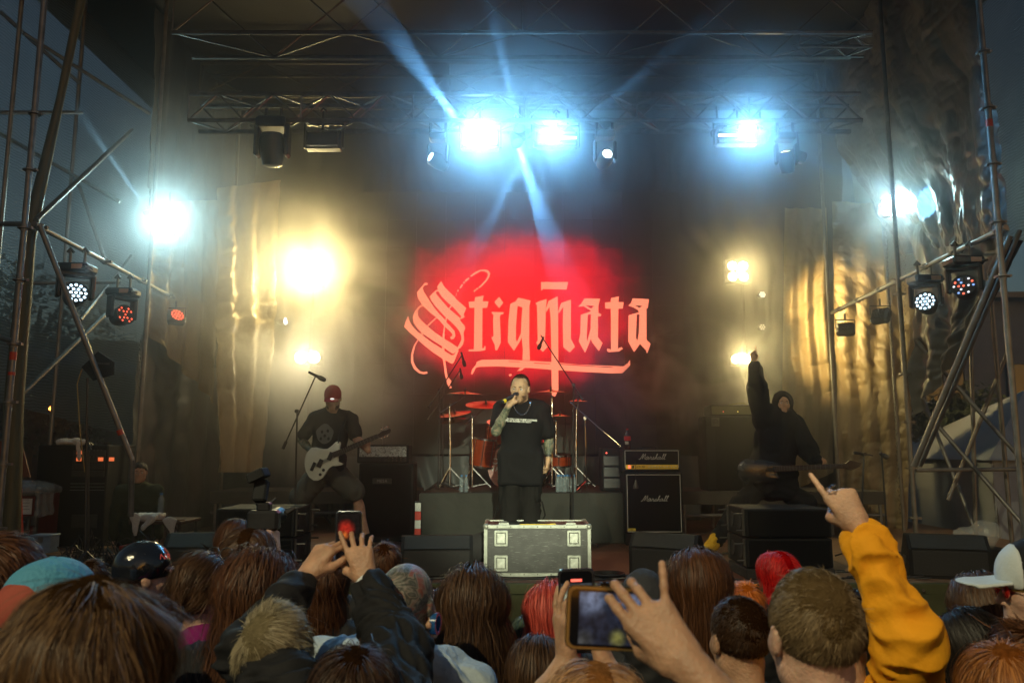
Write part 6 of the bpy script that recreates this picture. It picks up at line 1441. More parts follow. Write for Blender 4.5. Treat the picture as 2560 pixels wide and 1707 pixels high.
def capp(parent, hc, Mh, s, mat, brim=True, back=False, brim_mat=None, tall=1., bl=.075, name='cap'):
    T = lambda x, y, z: hc + Mh @ (A((x, y, z)) * s); sg = -1 if back else 1
    o_ = sdf_mesh(name, [ell(T(0, -.008, .045), np.array((.086, .104, .09 * tall)) * s, Mh, .01), ell(T(0, 0, -.06), np.array((.14, .16, .075)) * s, Mh, .006, True)], .006 * s, mat, parent, lambda V, N: .0015 * vnoise(V, 40))
    if brim:
        b_ = sdf_mesh('peak', [rbox(T(0, sg * (.085 + bl / 2), .022), np.array((.07, bl * .62, .005)) * s, Mh @ np.array(Matrix.Rotation(R(-8 * sg), 3, 'X')), rd=.004 * s, k=.002), ell(T(0, sg * (.09 + bl), .02), np.array((.066, bl * .5, .006)) * s, Mh, .01)], .0045 * s, brim_mat or mat, parent)
    MB().lathe(T(0, -.008, .045 + .088 * tall), Mh @ A((0, 0, 1)), [(0, .009 * s), (.004 * s, .006 * s)], 10).build('button', mat, o_, True)
    return o_
capp(t, hc, Mh, 1.05, capr, tall=1.05, bl=.05)
q = hc + Mh @ A((.0, .125, .07)); MB().ball((0, 0, 0), (.022, .006, .009), 12, 8).build('cap_highlight', lens('cap_highlight', (1, 1, .95), 1.2), t, True).location = q + A((.012, -.01, -.03))  # glowing ellipsoid stands in for the highlight on the cap brim
eyes(t, hc, Mh, 1.05); beard(t, hc, Mh, 1.05, BR_M, 900)
flat_shapes('shirt_print', [[(.088 * math.cos(a) * (1 + .06 * math.sin(5 * a)), .1 * math.sin(a) * (1 + .05 * math.cos(4 * a))) for a in np.linspace(0, 6.28, 30)[:-1]]] + [[(x + .014 * math.cos(a), y + .018 * math.sin(a)) for a in np.linspace(0, 6.28, 8)[:-1]] for x, y in ((-.03, .02), (.03, .03), (0, -.02), (.04, -.05), (-.04, -.05))], facing(W(812, 1084, GY - .205) - Vector(o)), M('print_grey', (.12, .13, .14), .7), t)
MB().box(tuple(W(771, 1226, GY - .08) - Vector(o)), (.08, .01, .11), bev=.003).build('pass_card', M('pass_blue', (.1, .2, .42), .5), t)
w_ = lerpa(J['wrR'], J['elR'], .1); MB().lathe(w_, J['elR'] - J['wrR'], [(-.02, .034), (.02, .036)], 14).build('wristband', M('black_band', (.02, .02, .02), .5), t, True)
# white guitar: outline traced in px around its own plane
GYg = GY - .3
gt = thing('electric_guitar', 'white single cut electric guitar with black pickups held across the body', 'guitar', W(807, 1160, GYg))
g0 = gt.location.copy()
def G2(x, y): return W(690 + x / 3.41, 910 + y / 3.41, GYg) - g0
bodyo = [(275,740),(300,712),(340,708),(400,722),(440,722),(480,690),(510,662),(535,656),(548,668),(545,700),(540,715),(555,725),(545,760),(525,795),(530,830),(572,848),(560,860),(520,868),(480,868),(450,890),(425,930),(395,970),(355,992),(320,990),(285,965),(255,915),(243,860),(243,810),(255,770)]
f0 = [G2(*p) for p in bodyo]; cen = sum(f0, Vector()) / len(f0); f1 = [p + Vector((0, .045, 0)) for p in f0]; fi = [p + (cen - p) * .05 + Vector((0, -.004, 0)) for p in f0]; fib = [p + (cen - p) * .05 + Vector((0, .049, 0)) for p in f0]; nb = len(f0)
gm_ = MB().add(fi + f0 + f1 + fib, [tuple(range(nb))] + [tuple(range(4 * nb - 1, 3 * nb - 1, -1))] + [(r_ * nb + i, (r_ + 1) * nb + i, (r_ + 1) * nb + (i + 1) % nb, r_ * nb + (i + 1) % nb) for r_ in range(3) for i in range(nb)])
gm_.build('guitar_body', M('white_lacquer', (.62, .68, .62), .25, coat=.6, var=.05), gt, True, 30)
fw_ = M('rosewood', (.035, .018, .01), .5)
na, nb_ = G2(488, 775), G2(870, 612); m = MB(); dd = (nb_ - na).normalized(); pp = Vector((0, -1, 0)).cross(dd)
def bar(m, a, b, w0, w1, y0, y1):
    m.add([a + pp * w0 + Vector((0, y0, 0)), a - pp * w0 + Vector((0, y0, 0)), b - pp * w1 + Vector((0, y0, 0)), b + pp * w1 + Vector((0, y0, 0)), a + pp * w0 + Vector((0, y1, 0)), a - pp * w0 + Vector((0, y1, 0)), b - pp * w1 + Vector((0, y1, 0)), b + pp * w1 + Vector((0, y1, 0))],
          [(0, 1, 2, 3), (7, 6, 5, 4), (0, 4, 5, 1), (1, 5, 6, 2), (2, 6, 7, 3), (3, 7, 4, 0)]); return m
nk = bar(m, na, nb_, .028, .022, -.018, .012).build('neck', fw_, gt)
m = MB(); 
for i in range(1, 21):
    u = 1 - .5 ** (i / 12.); p = nb_ + (na - nb_) * u * 1.5
    if (p - nb_).length < (na - nb_).length: m.tube([p + pp * .024 + Vector((0, -.02, 0)), p - pp * .024 + Vector((0, -.02, 0))], .0025, 4)
m.build('fret', alu, nk)
ho = [(865,600),(905,570),(940,562),(970,548),(980,560),(972,585),(940,598),(905,618),(872,628)]
f0 = [G2(*p) for p in ho]; MB().add(f0 + [p + Vector((0, .02, 0)) for p in f0], [tuple(range(9)), tuple(range(17, 8, -1))] + [(i, i + 9, (i + 1) % 9 + 9, (i + 1) % 9) for i in range(9)]).build('headstock', fw_, gt)
m = MB()
for i in range(3):
    for s_ in (-1, 1): q = G2(895 + i * 26, 592 - i * 10 + s_ * 38) + Vector((0, .01, 0)); m.ball(tuple(q), .013, 8, 6)
m.build('tuning_peg', chrome, gt, True)
for (x, y, s_) in ((466, 785, 1), (378, 845, 1)): 
    MB().box(tuple(G2(x, y) + Vector((0, -.012, 0))), (.045, .012, .085), rot=Matrix.Rotation(R(23), 3, 'Y'), bev=.003).build('pickup', black_plastic, gt)
MB().box(tuple(G2(318, 872) + Vector((0, -.012, 0))), (.03, .014, .09), rot=Matrix.Rotation(R(23), 3, 'Y'), bev=.003).build('bridge', black_plastic, gt)
for (x, y) in ((378, 940), (405, 902)): MB().lathe(G2(x, y), (0, -1, 0), [(0, .016), (.014, .014)], 10).build('knob', black_plastic, gt, True)
m = MB()
for i in range(6): o_ = pp * (.016 - i * .0064) + Vector((0, -.026, 0)); m.tube([G2(318, 872) + o_, nb_ + o_ * 1.], .0012, 4)
m.build('string', alu, gt)
MB().tube([W(868, 1040, GY - .12) - g0, W(850, 1078, GY - .24) - g0, W(846, 1108, GYg) - g0], .012, 6).build('strap', black_matt, gt, True)

# ------------------------------------------------------------------ the bassist
BYp = 8.9
o = A((W(1930, 1380, BYp).x, BYp, ZF)); k = 1.0
J = dict(k=k, pel=Wv(1925, 1200, BYp), waist=Wv(1932, 1160, BYp), chest=Wv(1940, 1110, BYp), neckb=Wv(1950, 1046, BYp), head=Wv(1957, 1010, BYp - .04), fwd=nrm((.1, -1, 0)), rt=nrm((-1, -.1, 0)))
J['Mh'] = frame3((-.12, -1, .12), (.06, 0, 1))
J['shR'] = Wv(1908, 1050, BYp); J['elR'] = Wv(1893, 972, BYp - .02); J['wrR'] = Wv(1886, 902, BYp - .05)
J['shL'] = Wv(1985, 1062, BYp); J['elL'] = Wv(2020, 1125, BYp - .08); J['wrL'] = Wv(2046, 1163, BYp - .2)
J['hipR'] = Wv(1905, 1215, BYp); J['hipL'] = Wv(1945, 1215, BYp)
J['knR'] = Wv(1850, 1262, BYp - .25); J['anR'] = A((W(1790, 1340, BYp - .5).x, BYp - .45, ZF + .16)); J['toeR'] = A((W(1765, 1370, BYp - .6).x, BYp - .55, ZF + .04))
J['knL'] = Wv(2015, 1256, BYp - .1); J['anL'] = A((W(2030, 1345, BYp).x, BYp + .1, ZF + .09)); J['toeL'] = J['anL'] + A((.1, -.14, -.05))
t = person('bassist in a black hooded robe raising one pointing arm, knees bent wide', tuple(o)); J = rel(J, o)
P = body_prims(J, bulk=1.)
hr, _, _ = hand_prims(J['wrR'], A((-.08, 0, 1)), A((-.2, -1, 0)), 1, ((0.05, .05, .05), .85, .9, .9), .2, (.2, .9), 1.0)
hl, _, _ = hand_prims(J['wrL'], A((.5, .1, .35)), A((.1, .8, .45)), -1, (.8, .8, .85, .85), .3, (.3, .3), 1.05)
sdf_mesh('body', P + hr + hl, .0095, skin, t)
robe = fabric('robe_black', (.008, .008, .01), .9, .3, 8)
hoodp = [ell(J['head'] + J['Mh'] @ A((0, -.03, .02)), (.105, .12, .13), J['Mh'], .03), ell(J['head'] + J['Mh'] @ A((0, .09, -.02)), (.066, .1, .1), J['Mh'], .02, True)]
sdf_mesh('robe', shirt_prims(J, sleeve=1.75, bulk=1.15, length=.14, loose=.045, flare=1.2) + [cap(J['shR'], J['elR'], .075, .08, .04), cap(J['neckb'], J['pel'], .16, .22, .08)] + hoodp, .0115, robe, t, cloth_disp(.024, 7, 12, (1, 1, .35)))
sdf_mesh('trousers', trouser_prims(J, 1.9, .03), .012, robe, t, cloth_disp(.018, 8, 13))
shoe(J, 'L', M('black_shoe', (.02, .02, .02), .4), t); shoe(J, 'R', M('yellow_shoe', (.75, .42, .02), .6, bump=.4, scale=40), t)
a_, t_ = J['anR'], J['toeR']; sdf_mesh('spat', [cap(a_ + A((0, 0, .05)), t_ + A((0, .02, .0)), .05, .07, .02)], .01, M('yellow_fur', (.7, .4, .02), .9), t, lambda V, N: .012 * vnoise(V, 60.))
eyes(t, J['head'], J['Mh']); beard(t, J['head'], J['Mh'], 1., BR_M, 900, ln=.03); brows(t, J['head'], J['Mh'], 1., BR_D)
hair(t, J['head'], J['Mh'], 1., BR_D, 'short', 500, 4, .04, .002, front=.5, face=True)
bs = thing('bass_guitar', 'black bass guitar held level across the knees of the bassist', 'bass guitar', W(1900, 1178, BYp - .25)); b0 = bs.location.copy(); YB = BYp - .28
sdf_mesh('bass_body', [ell((0, 0, 0), (.19, .03, .13)), ell((.16, 0, .05), (.1, .028, .05), k=.03), ell((.13, 0, -.07), (.08, .028, .05), k=.03), ell((-.14, 0, .0), (.11, .03, .14), k=.03)], .012, M('black_lacquer', (.012, .012, .014), .25, coat=.5), bs)
na, nb_ = W(1935, 1172, YB) - b0, W(2118, 1164, YB) - b0; dd = (nb_ - na).normalized(); pp = Vector((0, -1, 0)).cross(dd)
nk = bar(MB(), na, nb_, .03, .024, -.02, .012).build('neck', fw_, bs)
m = MB()
for i in range(1, 21):
    u = 1 - .5 ** (i / 12.); p = nb_ + (na - nb_) * u * 1.5
    if (p - nb_).length < (na - nb_).length: m.tube([p + pp * .026 + Vector((0, -.022, 0)), p - pp * .026 + Vector((0, -.022, 0))], .0025, 4)
m.build('fret', alu, nk)
m = MB()
for i in range(4): o_ = pp * (.016 - i * .0105) + Vector((0, -.028, 0)); m.tube([W(1880, 1176, YB) - b0 + o_, nb_ + o_], .0018, 4)
m.build('string', alu, bs)
f0 = [W(*p, YB) - b0 for p in ((2114, 1158), (2125, 1150), (2155, 1157), (2150, 1166), (2128, 1176), (2114, 1172))]; MB().add(f0 + [p + Vector((0, .02, 0)) for p in f0], [tuple(range(6)), tuple(range(11, 5, -1))] + [(i, i + 6, (i + 1) % 6 + 6, (i + 1) % 6) for i in range(6)]).build('headstock', fw_, bs)

# drummer, mostly hidden, and the technician in the wing
def simple_person(label, px, py_top, Y, zfloor, yaw, hairm, shirtm, style='short', hl_=.05, seed=1, skinm=skin):
    top = W(px, py_top, Y); h = (top.z - zfloor) - .015; o = A((top.x, Y, zfloor)); J = stand((0, 0, 0), yaw, h); t = person(label, tuple(o))
    hs_, hd_ = [], []
    for n_, sd in (('L', -1), ('R', 1)): a_, _, _ = hand_prims(J['wr' + n_], (0, .1, -1), J['rt'] * -sd, sd, (.3, .35, .4, .4), .3, (.3, .4)); hd_ += a_
    sdf_mesh('body', body_prims(J) + hd_, .012, skinm, t); sdf_mesh('shirt', shirt_prims(J, 1.9), .014, shirtm, t, cloth_disp(.015, 8)); sdf_mesh('trousers', trouser_prims(J), .016, black_pants, t, cloth_disp(.015, 8))
    for n_ in 'LR': shoe(J, n_, M('black_shoe', (.02, .02, .02), .4), t)
    hair(t, J['head'], J['Mh'], h / 1.785, hairm, style, 900, seed, hl_, .0025); eyes(t, J['head'], J['Mh'], h / 1.785); brows(t, J['head'], J['Mh'], h / 1.785, BR_D)
    return t
simple_person('technician in dark clothes standing in the shade behind the dark rack', 270, 1104, 9.3, ZF - .25, R(160), BR_D, fabric('tech_dark', (.02, .02, .025)))
simple_person('stagehand in a dark jacket coloured by green flare bending near the cloth draped table', 352, 1150, 8.7, ZF - .62, R(200), BR_D, fabric('flare_tinted_jacket', (.03, .035, .015)), seed=2)  # green flare is put into the colour of this dark jacket
# ------------------------------------------------------------------ the audience, seen from behind
J0 = stand((0, 0, 0))
_h = []
for n_, sd in (('L', -1), ('R', 1)): a_, _, _ = hand_prims(J0['wr' + n_], (0, .1, -1), J0['rt'] * -sd, sd, (.3, .35, .4, .4), .3, (.3, .4)); _h += a_
_tmp = sdf_mesh('body', body_prims(J0) + _h, .0075, skin); ME_BODY = _tmp.data; bpy.data.objects.remove(_tmp)
_tmp = sdf_mesh('body', body_prims(J0, arms=False), .0075, skin); ME_BODY_NA = _tmp.data; bpy.data.objects.remove(_tmp)
_tmp = sdf_mesh('jacket', shirt_prims(J0, 1.9, 1.05, .06, .026), .011, black_shirt, None, cloth_disp(.016, 8, 31)); ME_JACKET = _tmp.data; bpy.data.objects.remove(_tmp)
_tmp = sdf_mesh('shirt', shirt_prims(J0, .7, 1.0, .06, .018), .011, black_shirt, None, cloth_disp(.012, 8, 32)); ME_SHIRT = _tmp.data; bpy.data.objects.remove(_tmp)
J1 = {**J0, 'sleeveL': .02, 'sleeveR': .02}
_tmp = sdf_mesh('jacket', shirt_prims(J1, .05, 1.05, .06, .026), .011, black_shirt, None, cloth_disp(.016, 8, 33)); ME_JACKET_NA = _tmp.data; bpy.data.objects.remove(_tmp)
_tmp = sdf_mesh('jeans', trouser_prims(J0, 1.95), .013, black_pants, None, cloth_disp(.014, 9, 34)); ME_JEANS = _tmp.data; bpy.data.objects.remove(_tmp)
_tmp = shoe(J0, 'L', black_pants, None); ME_SHL = _tmp.data; bpy.data.objects.remove(_tmp); _tmp = shoe(J0, 'R', black_pants, None); ME_SHR = _tmp.data; bpy.data.objects.remove(_tmp)
HC, MH = J0['head'], J0['Mh']
def part(nm, me, mat, parent):
    o = link(nm, me, parent); o.material_slots[0].link = 'OBJECT'; o.material_slots[0].material = mat; return o
def fan(label, px, py, Y, yaw=0., sk=skin, top=None, tcol='jacket', arms=True, hairargs=None, lean=0., roll=0., zt=1.79):
    p = W(px, py, Y); k = p.z / zt; t = person(label, (p.x, Y, 0)); t.rotation_euler = (0, 0, yaw); t.scale = (k, k, k)
    part('body', ME_BODY if arms else ME_BODY_NA, sk, t)
    part('jacket' if tcol != 'shirt' else 'shirt', (ME_JACKET if arms else ME_JACKET_NA) if tcol != 'shirt' else ME_SHIRT, top or black_shirt, t)
    part('jeans', ME_JEANS, black_pants, t); part('shoe', ME_SHL, black_plastic, t); part('shoe', ME_SHR, black_plastic, t)
    if hairargs: hair(t, HC, MH, 1., *hairargs[0], **hairargs[1])
    return t
jk = lambda n, c, r=.7: fabric('jacket_' + n, c, r, .35, 10)
H = lambda m, st, n, seed, ln, w=.0022, **k: ((m, st, n, seed, ln, w), k)
near = 1.
A_ = fan('person with light brown bowl cut hair and a notched crown, blurred close to the camera', 217, 1430, 1.0, 0, top=jk('navy', (.02, .022, .03)), hairargs=H(hair_mat('hair_golden_brown', (.03, .015, .006), (.2, .11, .045)), 'short', 16000, 101, .12, 0.00070, crown=(0, .12, 1.), volume=.02, messy=.09, seg=9, lift=.1, coh=.35))
B_ = fan('person with reddish brown hair in profile at the edge, looking across toward the singer', -6, 1330, 2.05, R(-62), skin_b, jk('white', (.5, .5, .5)), hairargs=H(BR_R, 'short', 3500, 102, .07, 0.00180, volume=.012, messy=.15))
eyes(B_, HC, MH); brows(B_, HC, MH, 1., BR_R)
C_ = fan('person wearing a blue mesh cap with a brick red back panel', 122, 1412, 1.85, R(-14), top=jk('grey', (.1, .1, .11)), hairargs=H(BR_D, 'short', 1500, 103, .05, 0.00200, shell=True))
cb = fabric('mesh_cap_blue', (.08, .28, .42), .7, .5, 60); cr_m = fabric('cap_brick', (.3, .07, .05), .8, .3, 20)
capp(C_, HC, MH, 1.14, cb, brim=True, back=False, tall=1.02); sdf_mesh('cap_panel', [ell(HC + A((0, -.05, .045)), (.085, .088, .085), None, .01), ell(HC + A((0, -.04, -.05)), (.2, .2, .075), None, .005, True), ell(HC + A((0, .09, .08)), (.3, .14, .2), None, .01, True)], .006, cr_m, C_)
fan('person with short wet dark hair seen low between the blue cap and black cap', 232, 1397, 4.2, R(12), top=jk('dark', (.02, .02, .022)), hairargs=H(BR_D, 'short', 1800, 104, .06, 0.00300, volume=.01))
E_ = fan('person in a shiny black leather cap turned toward the guitarist', 352, 1358, 3.0, R(-55), skin_b, jk('black', (.014, .014, .016), .75), hairargs=H(BLK, 'short', 900, 105, .04, 0.00200))
capp(E_, HC, MH, 1.08, M('patent_leather', (.012, .014, .02), .18, bump=.15, scale=8, coat=.6), brim_mat=M('patent_pink', (.35, .2, .22), .3), tall=1.05)
for s_ in (0,): text('cap_print', 'NR', Matrix.Translation(Vector(HC) + Vector((.081 + s_ * .003, .06 - .035 * s_, .09 + s_ * .02))) @ Matrix.Rotation(R(70), 4, 'Z') @ Matrix.Rotation(R(72), 4, 'X'), .03, M('print_red', (.5, .02, .03), .5), E_)
F_ = fan('girl with a low brown ponytail and glasses pushed up, in a magenta hooded top', 508, 1381, 2.75, R(-16), skin_b, fabric('magenta_fleece', (.2, .012, .12), .95, .4, 30), hairargs=H(BR_M, 'short', 4200, 106, .13, 0.00170, crown=(.1, .75, .65), volume=.008, messy=.06, seg=8))
hp = HC + A((-.05, -.1, -.03))
def tail(parent, a, pts, n, mat, w=.0022, r0=.018, r1=.03, seed=1):
    r = np.random.RandomState(seed); P = [A(a)] + [A(q) for q in pts]; m_ = len(P); V = []; Q = []
    off = r.normal(size=(n, 3)) * r0; ph = r.uniform(0, 6.28, n)
    for i, p in enumerate(P):
        sp_ = (.35 + .9 * min(1, i / 2)) * (r1 / r0 if i else 1) * (1 if i < m_ - 1 else .7)
        V.append(p + off * sp_ + r.normal(size=(n, 3)) * .003)
    V = np.stack(V, 1); sdv = r.normal(size=(n, 1, 3)); sdv /= np.linalg.norm(sdv, axis=2)[:, :, None]
    VV = np.stack([V + sdv * w, V - sdv * w], 2).reshape(-1, 3); b = (np.arange(n) * m_ * 2)[:, None]; i2 = (np.arange(m_ - 1) * 2)[None]
    link('ponytail', np_mesh('ponytail', VV, np.stack([b + i2, b + i2 + 1, b + i2 + 3, b + i2 + 2], 2).reshape(-1, 4), mat), parent)
tail(F_, hp, [hp + A((-.03, -.06, -.02)), hp + A((-.05, -.07, -.12)), hp + A((-.055, -.06, -.25)), hp + A((-.05, -.05, -.38))], 700, BR_R, r0=.012, r1=.02)
MB().lathe(hp + A((-.015, -.03, -.01)), (-.4, -1, -.3), [(-.01, .014), (-.01, .021), (.01, .021), (.01, .014)], 12).build('hair_tie', black_matt, F_, True)
gl = MB()
for s_ in (-1, 1): gl.tube([HC + A((s_ * .03 + .026 * math.cos(a), .075 + .012 * math.sin(a), .128 + .018 * math.sin(a))) for a in np.linspace(0, 6.28, 14)], .0028, 5); gl.tube([HC + A((s_ * .06, .07, .128)), HC + A((s_ * .09, .0, .1)), HC + A((s_ * .092, -.05, .07))], .003, 5)
gl.build('glasses', black_plastic, F_, True)
G1 = fan('photographer with auburn hair aiming a camera at the stage', 592, 1293, 3.85, R(-20), top=jk('dark', (.02, .02, .022)), arms=True, hairargs=H(BR_R, 'long', 3770, 107, .2, 0.00161, volume=.012, messy=.12, drop=.1))
G2_ = fan('person with straight brown hair standing right behind the photographer', 622, 1317, 3.15, 0, top=jk('dark', (.02, .02, .022)), hairargs=H(BR_M, 'long', 5220, 108, .26, 0.00136, volume=.02, messy=.06, part=1.))
H_ = fan('person with tousled wavy long auburn hair over a black jacket', 650, 1380, 2.4, R(-5), top=jk('black', (.014, .014, .016), .75), hairargs=H(BR_R, 'long', 9425, 109, .42, 0.00118, volume=.045, messy=.16, wave=.22, seg=11, drop=.26))
fan('person with long brown hair partly behind the vertical phone', 812, 1388, 3.15, 0, top=jk('dark', (.02, .02, .022)), hairargs=H(BR_R, 'long', 5800, 110, .42, 0.00136, volume=.025, messy=.13, seg=10, drop=.28))
J_ = fan('person with swept ash blond short hair and a visible ear', 690, 1506, 1.82, R(-14), skin_b, jk('black', (.014, .014, .016), .75), hairargs=H(BLD, 'short', 12000, 111, .05, 0.00090, crown=(-.25, -.75, .5), volume=.012, messy=.1, seg=7, lift=.1, coh=.6))
fan('person with short tousled ginger brown hair standing in front of the floor monitor', 962, 1354, 3.8, R(5), top=jk('dark', (.02, .02, .022)), hairargs=H(BR_R, 'short', 2600, 112, .06, 0.00260, volume=.012, messy=.3))
# bald head with a tattooed scalp
INK2 = [(.13, .13, .12), (.05, .055, .05), (.2, .18, .16), (.04, .045, .04), (.22, .2, .17), (.24, .07, .05), (.12, .13, .11)]
bald_m = skin_mat('skin_inked_scalp', (.4, .25, .18), (11, lambda nt, tc: xmask(nt, tc, [('Z', 1.5, 1.52), ('Y', .1, .04)]), INK2))
bald_m.node_tree.nodes['Principled BSDF'].inputs['Roughness'].default_value = .38
hoodc = fabric('hoodie_pale_blue', (.42, .5, .56), .9, .4, 40)
L_ = fan('bald person with a fully tattooed scalp, ear tunnel and pale blue grey hoodie', 1012, 1403, 2.2, R(-18), bald_m, hoodc, zt=1.78)
sdf_mesh('hood', [cap((-.27, .0, 1.47), (.22, -.02, 1.45), .085, .08, .05), cap((-.12, -.09, 1.53), (.12, -.1, 1.53), .035, .035, .05), cap((-.12, -.09, 1.53), (-.13, .02, 1.53), .035, .03, .04), cap((.12, -.1, 1.53), (.15, .0, 1.52), .035, .03, .04), rbox((.06, -.125, 1.44), (.15, .03, .09), rd=.03, k=.05), cap((.1, -.12, 1.54), (.25, -.12, 1.50), .03, .014, .04)], .008, hoodc, L_, cloth_disp(.02, 8, 41))
e_ = HC + A((.088, .0, -.04)); MB().lathe(e_, (1, .1, 0), [(-.008, .022), (-.008, .03), (.01, .03), (.01, .022), (-.008, .022)], 20).build('ear_tunnel', M('tunnel_blue', (.02, .09, .25), .2, coat=.6), L_, True)
sdf_mesh('ear_lobe', [cap(e_ + A((-.01, 0, .03)), e_ + A((-.006, .012, -.034)), .006, .004), cap(e_ + A((-.01, 0, .03)), e_ + A((-.006, -.03, .0)), .006, .004), cap(e_ + A((-.006, .012, -.034)), e_ + A((-.006, -.03, .0)), .004, .004)], .004, skin, L_)
fan('person with very long straight brown hair between the hoodie and flight case', 1183, 1424, 2.65, 0, top=jk('black', (.014, .014, .016), .75), hairargs=H(BR_M, 'long', 10875, 113, .50, 0.00112, volume=.05, messy=.09, wave=.06, seg=11, drop=.34))
fan('person with auburn hair and red collar behind the tattooed bald head', 1092, 1470, 3.0, R(10), top=fabric('red_fleece', (.4, .02, .03), .9, .4, 30), hairargs=H(BR_R, 'long', 3625, 125, .25, 0.00149, volume=.02, messy=.1, drop=.14))
N_ = fan('dark brown haired person filming upright with both arms raised in a black jacket', 885, 1612, 1.62, 0, top=jk('black', (.014, .014, .016), .75), arms=False, hairargs=H(BR_D, 'long', 9425, 114, .2, 0.00093, volume=.02, messy=.1, crown=(.15, -.2, 1.), drop=.12))
fan('person with smooth coral dyed bob behind the upright phone', 1378, 1454, 2.8, R(8), top=jk('dark', (.02, .02, .022)), hairargs=H(PNK, 'long', 6525, 115, .25, 0.00118, volume=.03, messy=.03, seg=9, drop=.14))
fan('person with faded green hair low behind the coral bob', 1328, 1535, 3.0, 0, top=jk('dark', (.02, .02, .022)), hairargs=H(GRN, 'long', 3770, 116, .25, 0.00124, volume=.03, messy=.12, drop=.14))
fan('person with plain brown hair in front of the coral bob', 1345, 1588, 2.25, R(-6), top=jk('blue', (.05, .07, .1)), hairargs=H(BR_M, 'long', 6525, 117, .3, 0.00112, volume=.025, messy=.07, drop=.16))
fan('person with short dark brown hair peeking out behind the two phones', 1512, 1452, 4.0, 0, top=jk('dark', (.02, .02, .022)), hairargs=H(BR_D, 'short', 1800, 118, .06, 0.00300, volume=.01, messy=.2))
S_ = fan('person with a charcoal grey hood pulled over the head', 1605, 1416, 3.4, R(-8), top=fabric('hood_charcoal', (.05, .052, .06), .9, .4, 30), zt=1.82)
sdf_mesh('hood', [ell(HC + A((0, -.015, .03)), (.108, .125, .125), None, .02), cap(HC + A((0, -.03, -.06)), (0, -.05, 1.46), .1, .13, .06), ell(HC + A((0, .13, -.01)), (.07, .1, .1), None, .02, True)], .01, fabric('hood_charcoal', (.05, .052, .06), .9, .4, 30), S_, cloth_disp(.014, 9, 42))
fan('person with long straight chestnut hair in front of the yellow lit monitor', 1745, 1374, 2.7, R(4), top=jk('dark', (.02, .02, .022)), hairargs=H(BR_R, 'long', 9425, 119, .42, 0.00118, volume=.03, messy=.07, seg=10, drop=.3))
fan('person with bright orange hair just showing above the cropped dark hair', 1862, 1455, 3.5, 0, top=jk('dark', (.02, .02, .022)), hairargs=H(ORG, 'short', 2200, 120, .09, 0.00260, volume=.018, messy=.2))
fan('person with bright red dyed hair in front of the bassist speakers', 1945, 1374, 3.7, R(20), top=jk('dark', (.02, .02, .022)), hairargs=H(RED, 'long', 4640, 121, .2, 0.00161, volume=.02, messy=.08, part=1., drop=.1))
fan('person with cropped dark brown hair and bare ear wearing a black collar', 1852, 1484, 2.15, R(14), skin, jk('black', (.014, .014, .016), .75), hairargs=H(BR_D, 'short', 10000, 122, .02, 0.00100, volume=.004, messy=.3, seg=4))
X_ = fan('person with cropped dark blond hair and both ears showing, near the yellow sleeve', 2037, 1410, 1.52, R(6), skin_b, jk('black', (.014, .014, .016), .75), hairargs=H(hair_mat('hair_dark_blond', (.1, .065, .03), (.3, .21, .11)), 'short', 15000, 123, .024, 0.00080, crown=(.1, -.8, .55), volume=.006, messy=.16, seg=5, lift=.2))
Z_ = fan('person with copper blond hair holding a phone upright in both hands', 1490, 1650, 1.5, 0, top=jk('dark', (.02, .02, .022)), arms=False, hairargs=H(hair_mat('hair_copper', (.25, .1, .03), (.6, .34, .16)), 'long', 9425, 124, .2, 0.00093, volume=.02, messy=.08, part=1., drop=.12))
fan('person with long dark brown hair below the cap wearer', 2452, 1429, 2.6, R(-10), top=jk('dark', (.02, .02, .022)), hairargs=H(BR_M, 'long', 6525, 126, .35, 0.00124, volume=.025, messy=.1, seg=9, drop=.22))
AB_ = fan('person with black hair and fringe turned toward the singer, pale collar', 2418, 1517, 2.35, R(35), skin_b, fabric('white_jacket', (.5, .55, .6), .8, .4, 14), hairargs=H(BLK, 'long', 7540, 127, .32, 0.00112, volume=.02, messy=.05, seg=9, drop=.22, front=.55))
AC_ = fan('man in a white and black cap and red mirrored sunglasses, looking along the stage', 2600, 1340, 2.3, R(76), skin_b, fabric('red_tee', (.5, .02, .03), .85, .4, 16), tcol='shirt', hairargs=H(BR_D, 'short', 1200, 128, .02, 0.00200), zt=1.81)
wc = fabric('cap_white', (.6, .66, .68), .7, .2, 30); bc_ = fabric('cap_black', (.015, .015, .018), .8, .2, 30)
capp(AC_, HC, MH, 1.06, bc_, brim_mat=wc, tall=1.12); sdf_mesh('cap_front', [ell(HC + A((0, -.006, .048)), (.0945, .1135, .107), None, .01), ell(HC + A((0, 0, -.06)), (.2, .2, .08), None, .005, True), ell(HC + A((0, -.14, .05)), (.3, .2, .3), None, .01, True)], .006, wc, AC_)
m = MB(); m.tube([HC + A((-.033, .096, .006)), HC + A((0, .105, .008)), HC + A((.033, .096, .006))], .0025, 5)
for s_ in (-1, 1): m.tube([HC + A((s_ * .033, .096, .006)), HC + A((s_ * .08, .06, .01)), HC + A((s_ * .086, -.01, .01))], .0025, 5)
m.build('sunglasses', M('gold_wire', (.6, .4, .1), .25, .9), AC_, True)
for s_ in (-1, 1): MB().ball(HC + A((s_ * .034, .094, .0)), (.026, .008, .02), 12, 8).build('sunglass_lens', M('red_mirror', (.7, .03, .02), .08, .6, coat=1.), AC_, True)
flat_shapes('cap_emblem', [stroke([(.014 * math.cos(a) * (1 + .2 * math.sin(3 * a)), .016 * math.sin(a)) for a in np.linspace(0, 6.0, 16)], .004)], Matrix.Translation(Vector(HC) + Vector((-.095, -.035, .05))) @ Matrix.Rotation(R(-90), 4, 'Z') @ Matrix.Rotation(R(88), 4, 'X'), wc, AC_)
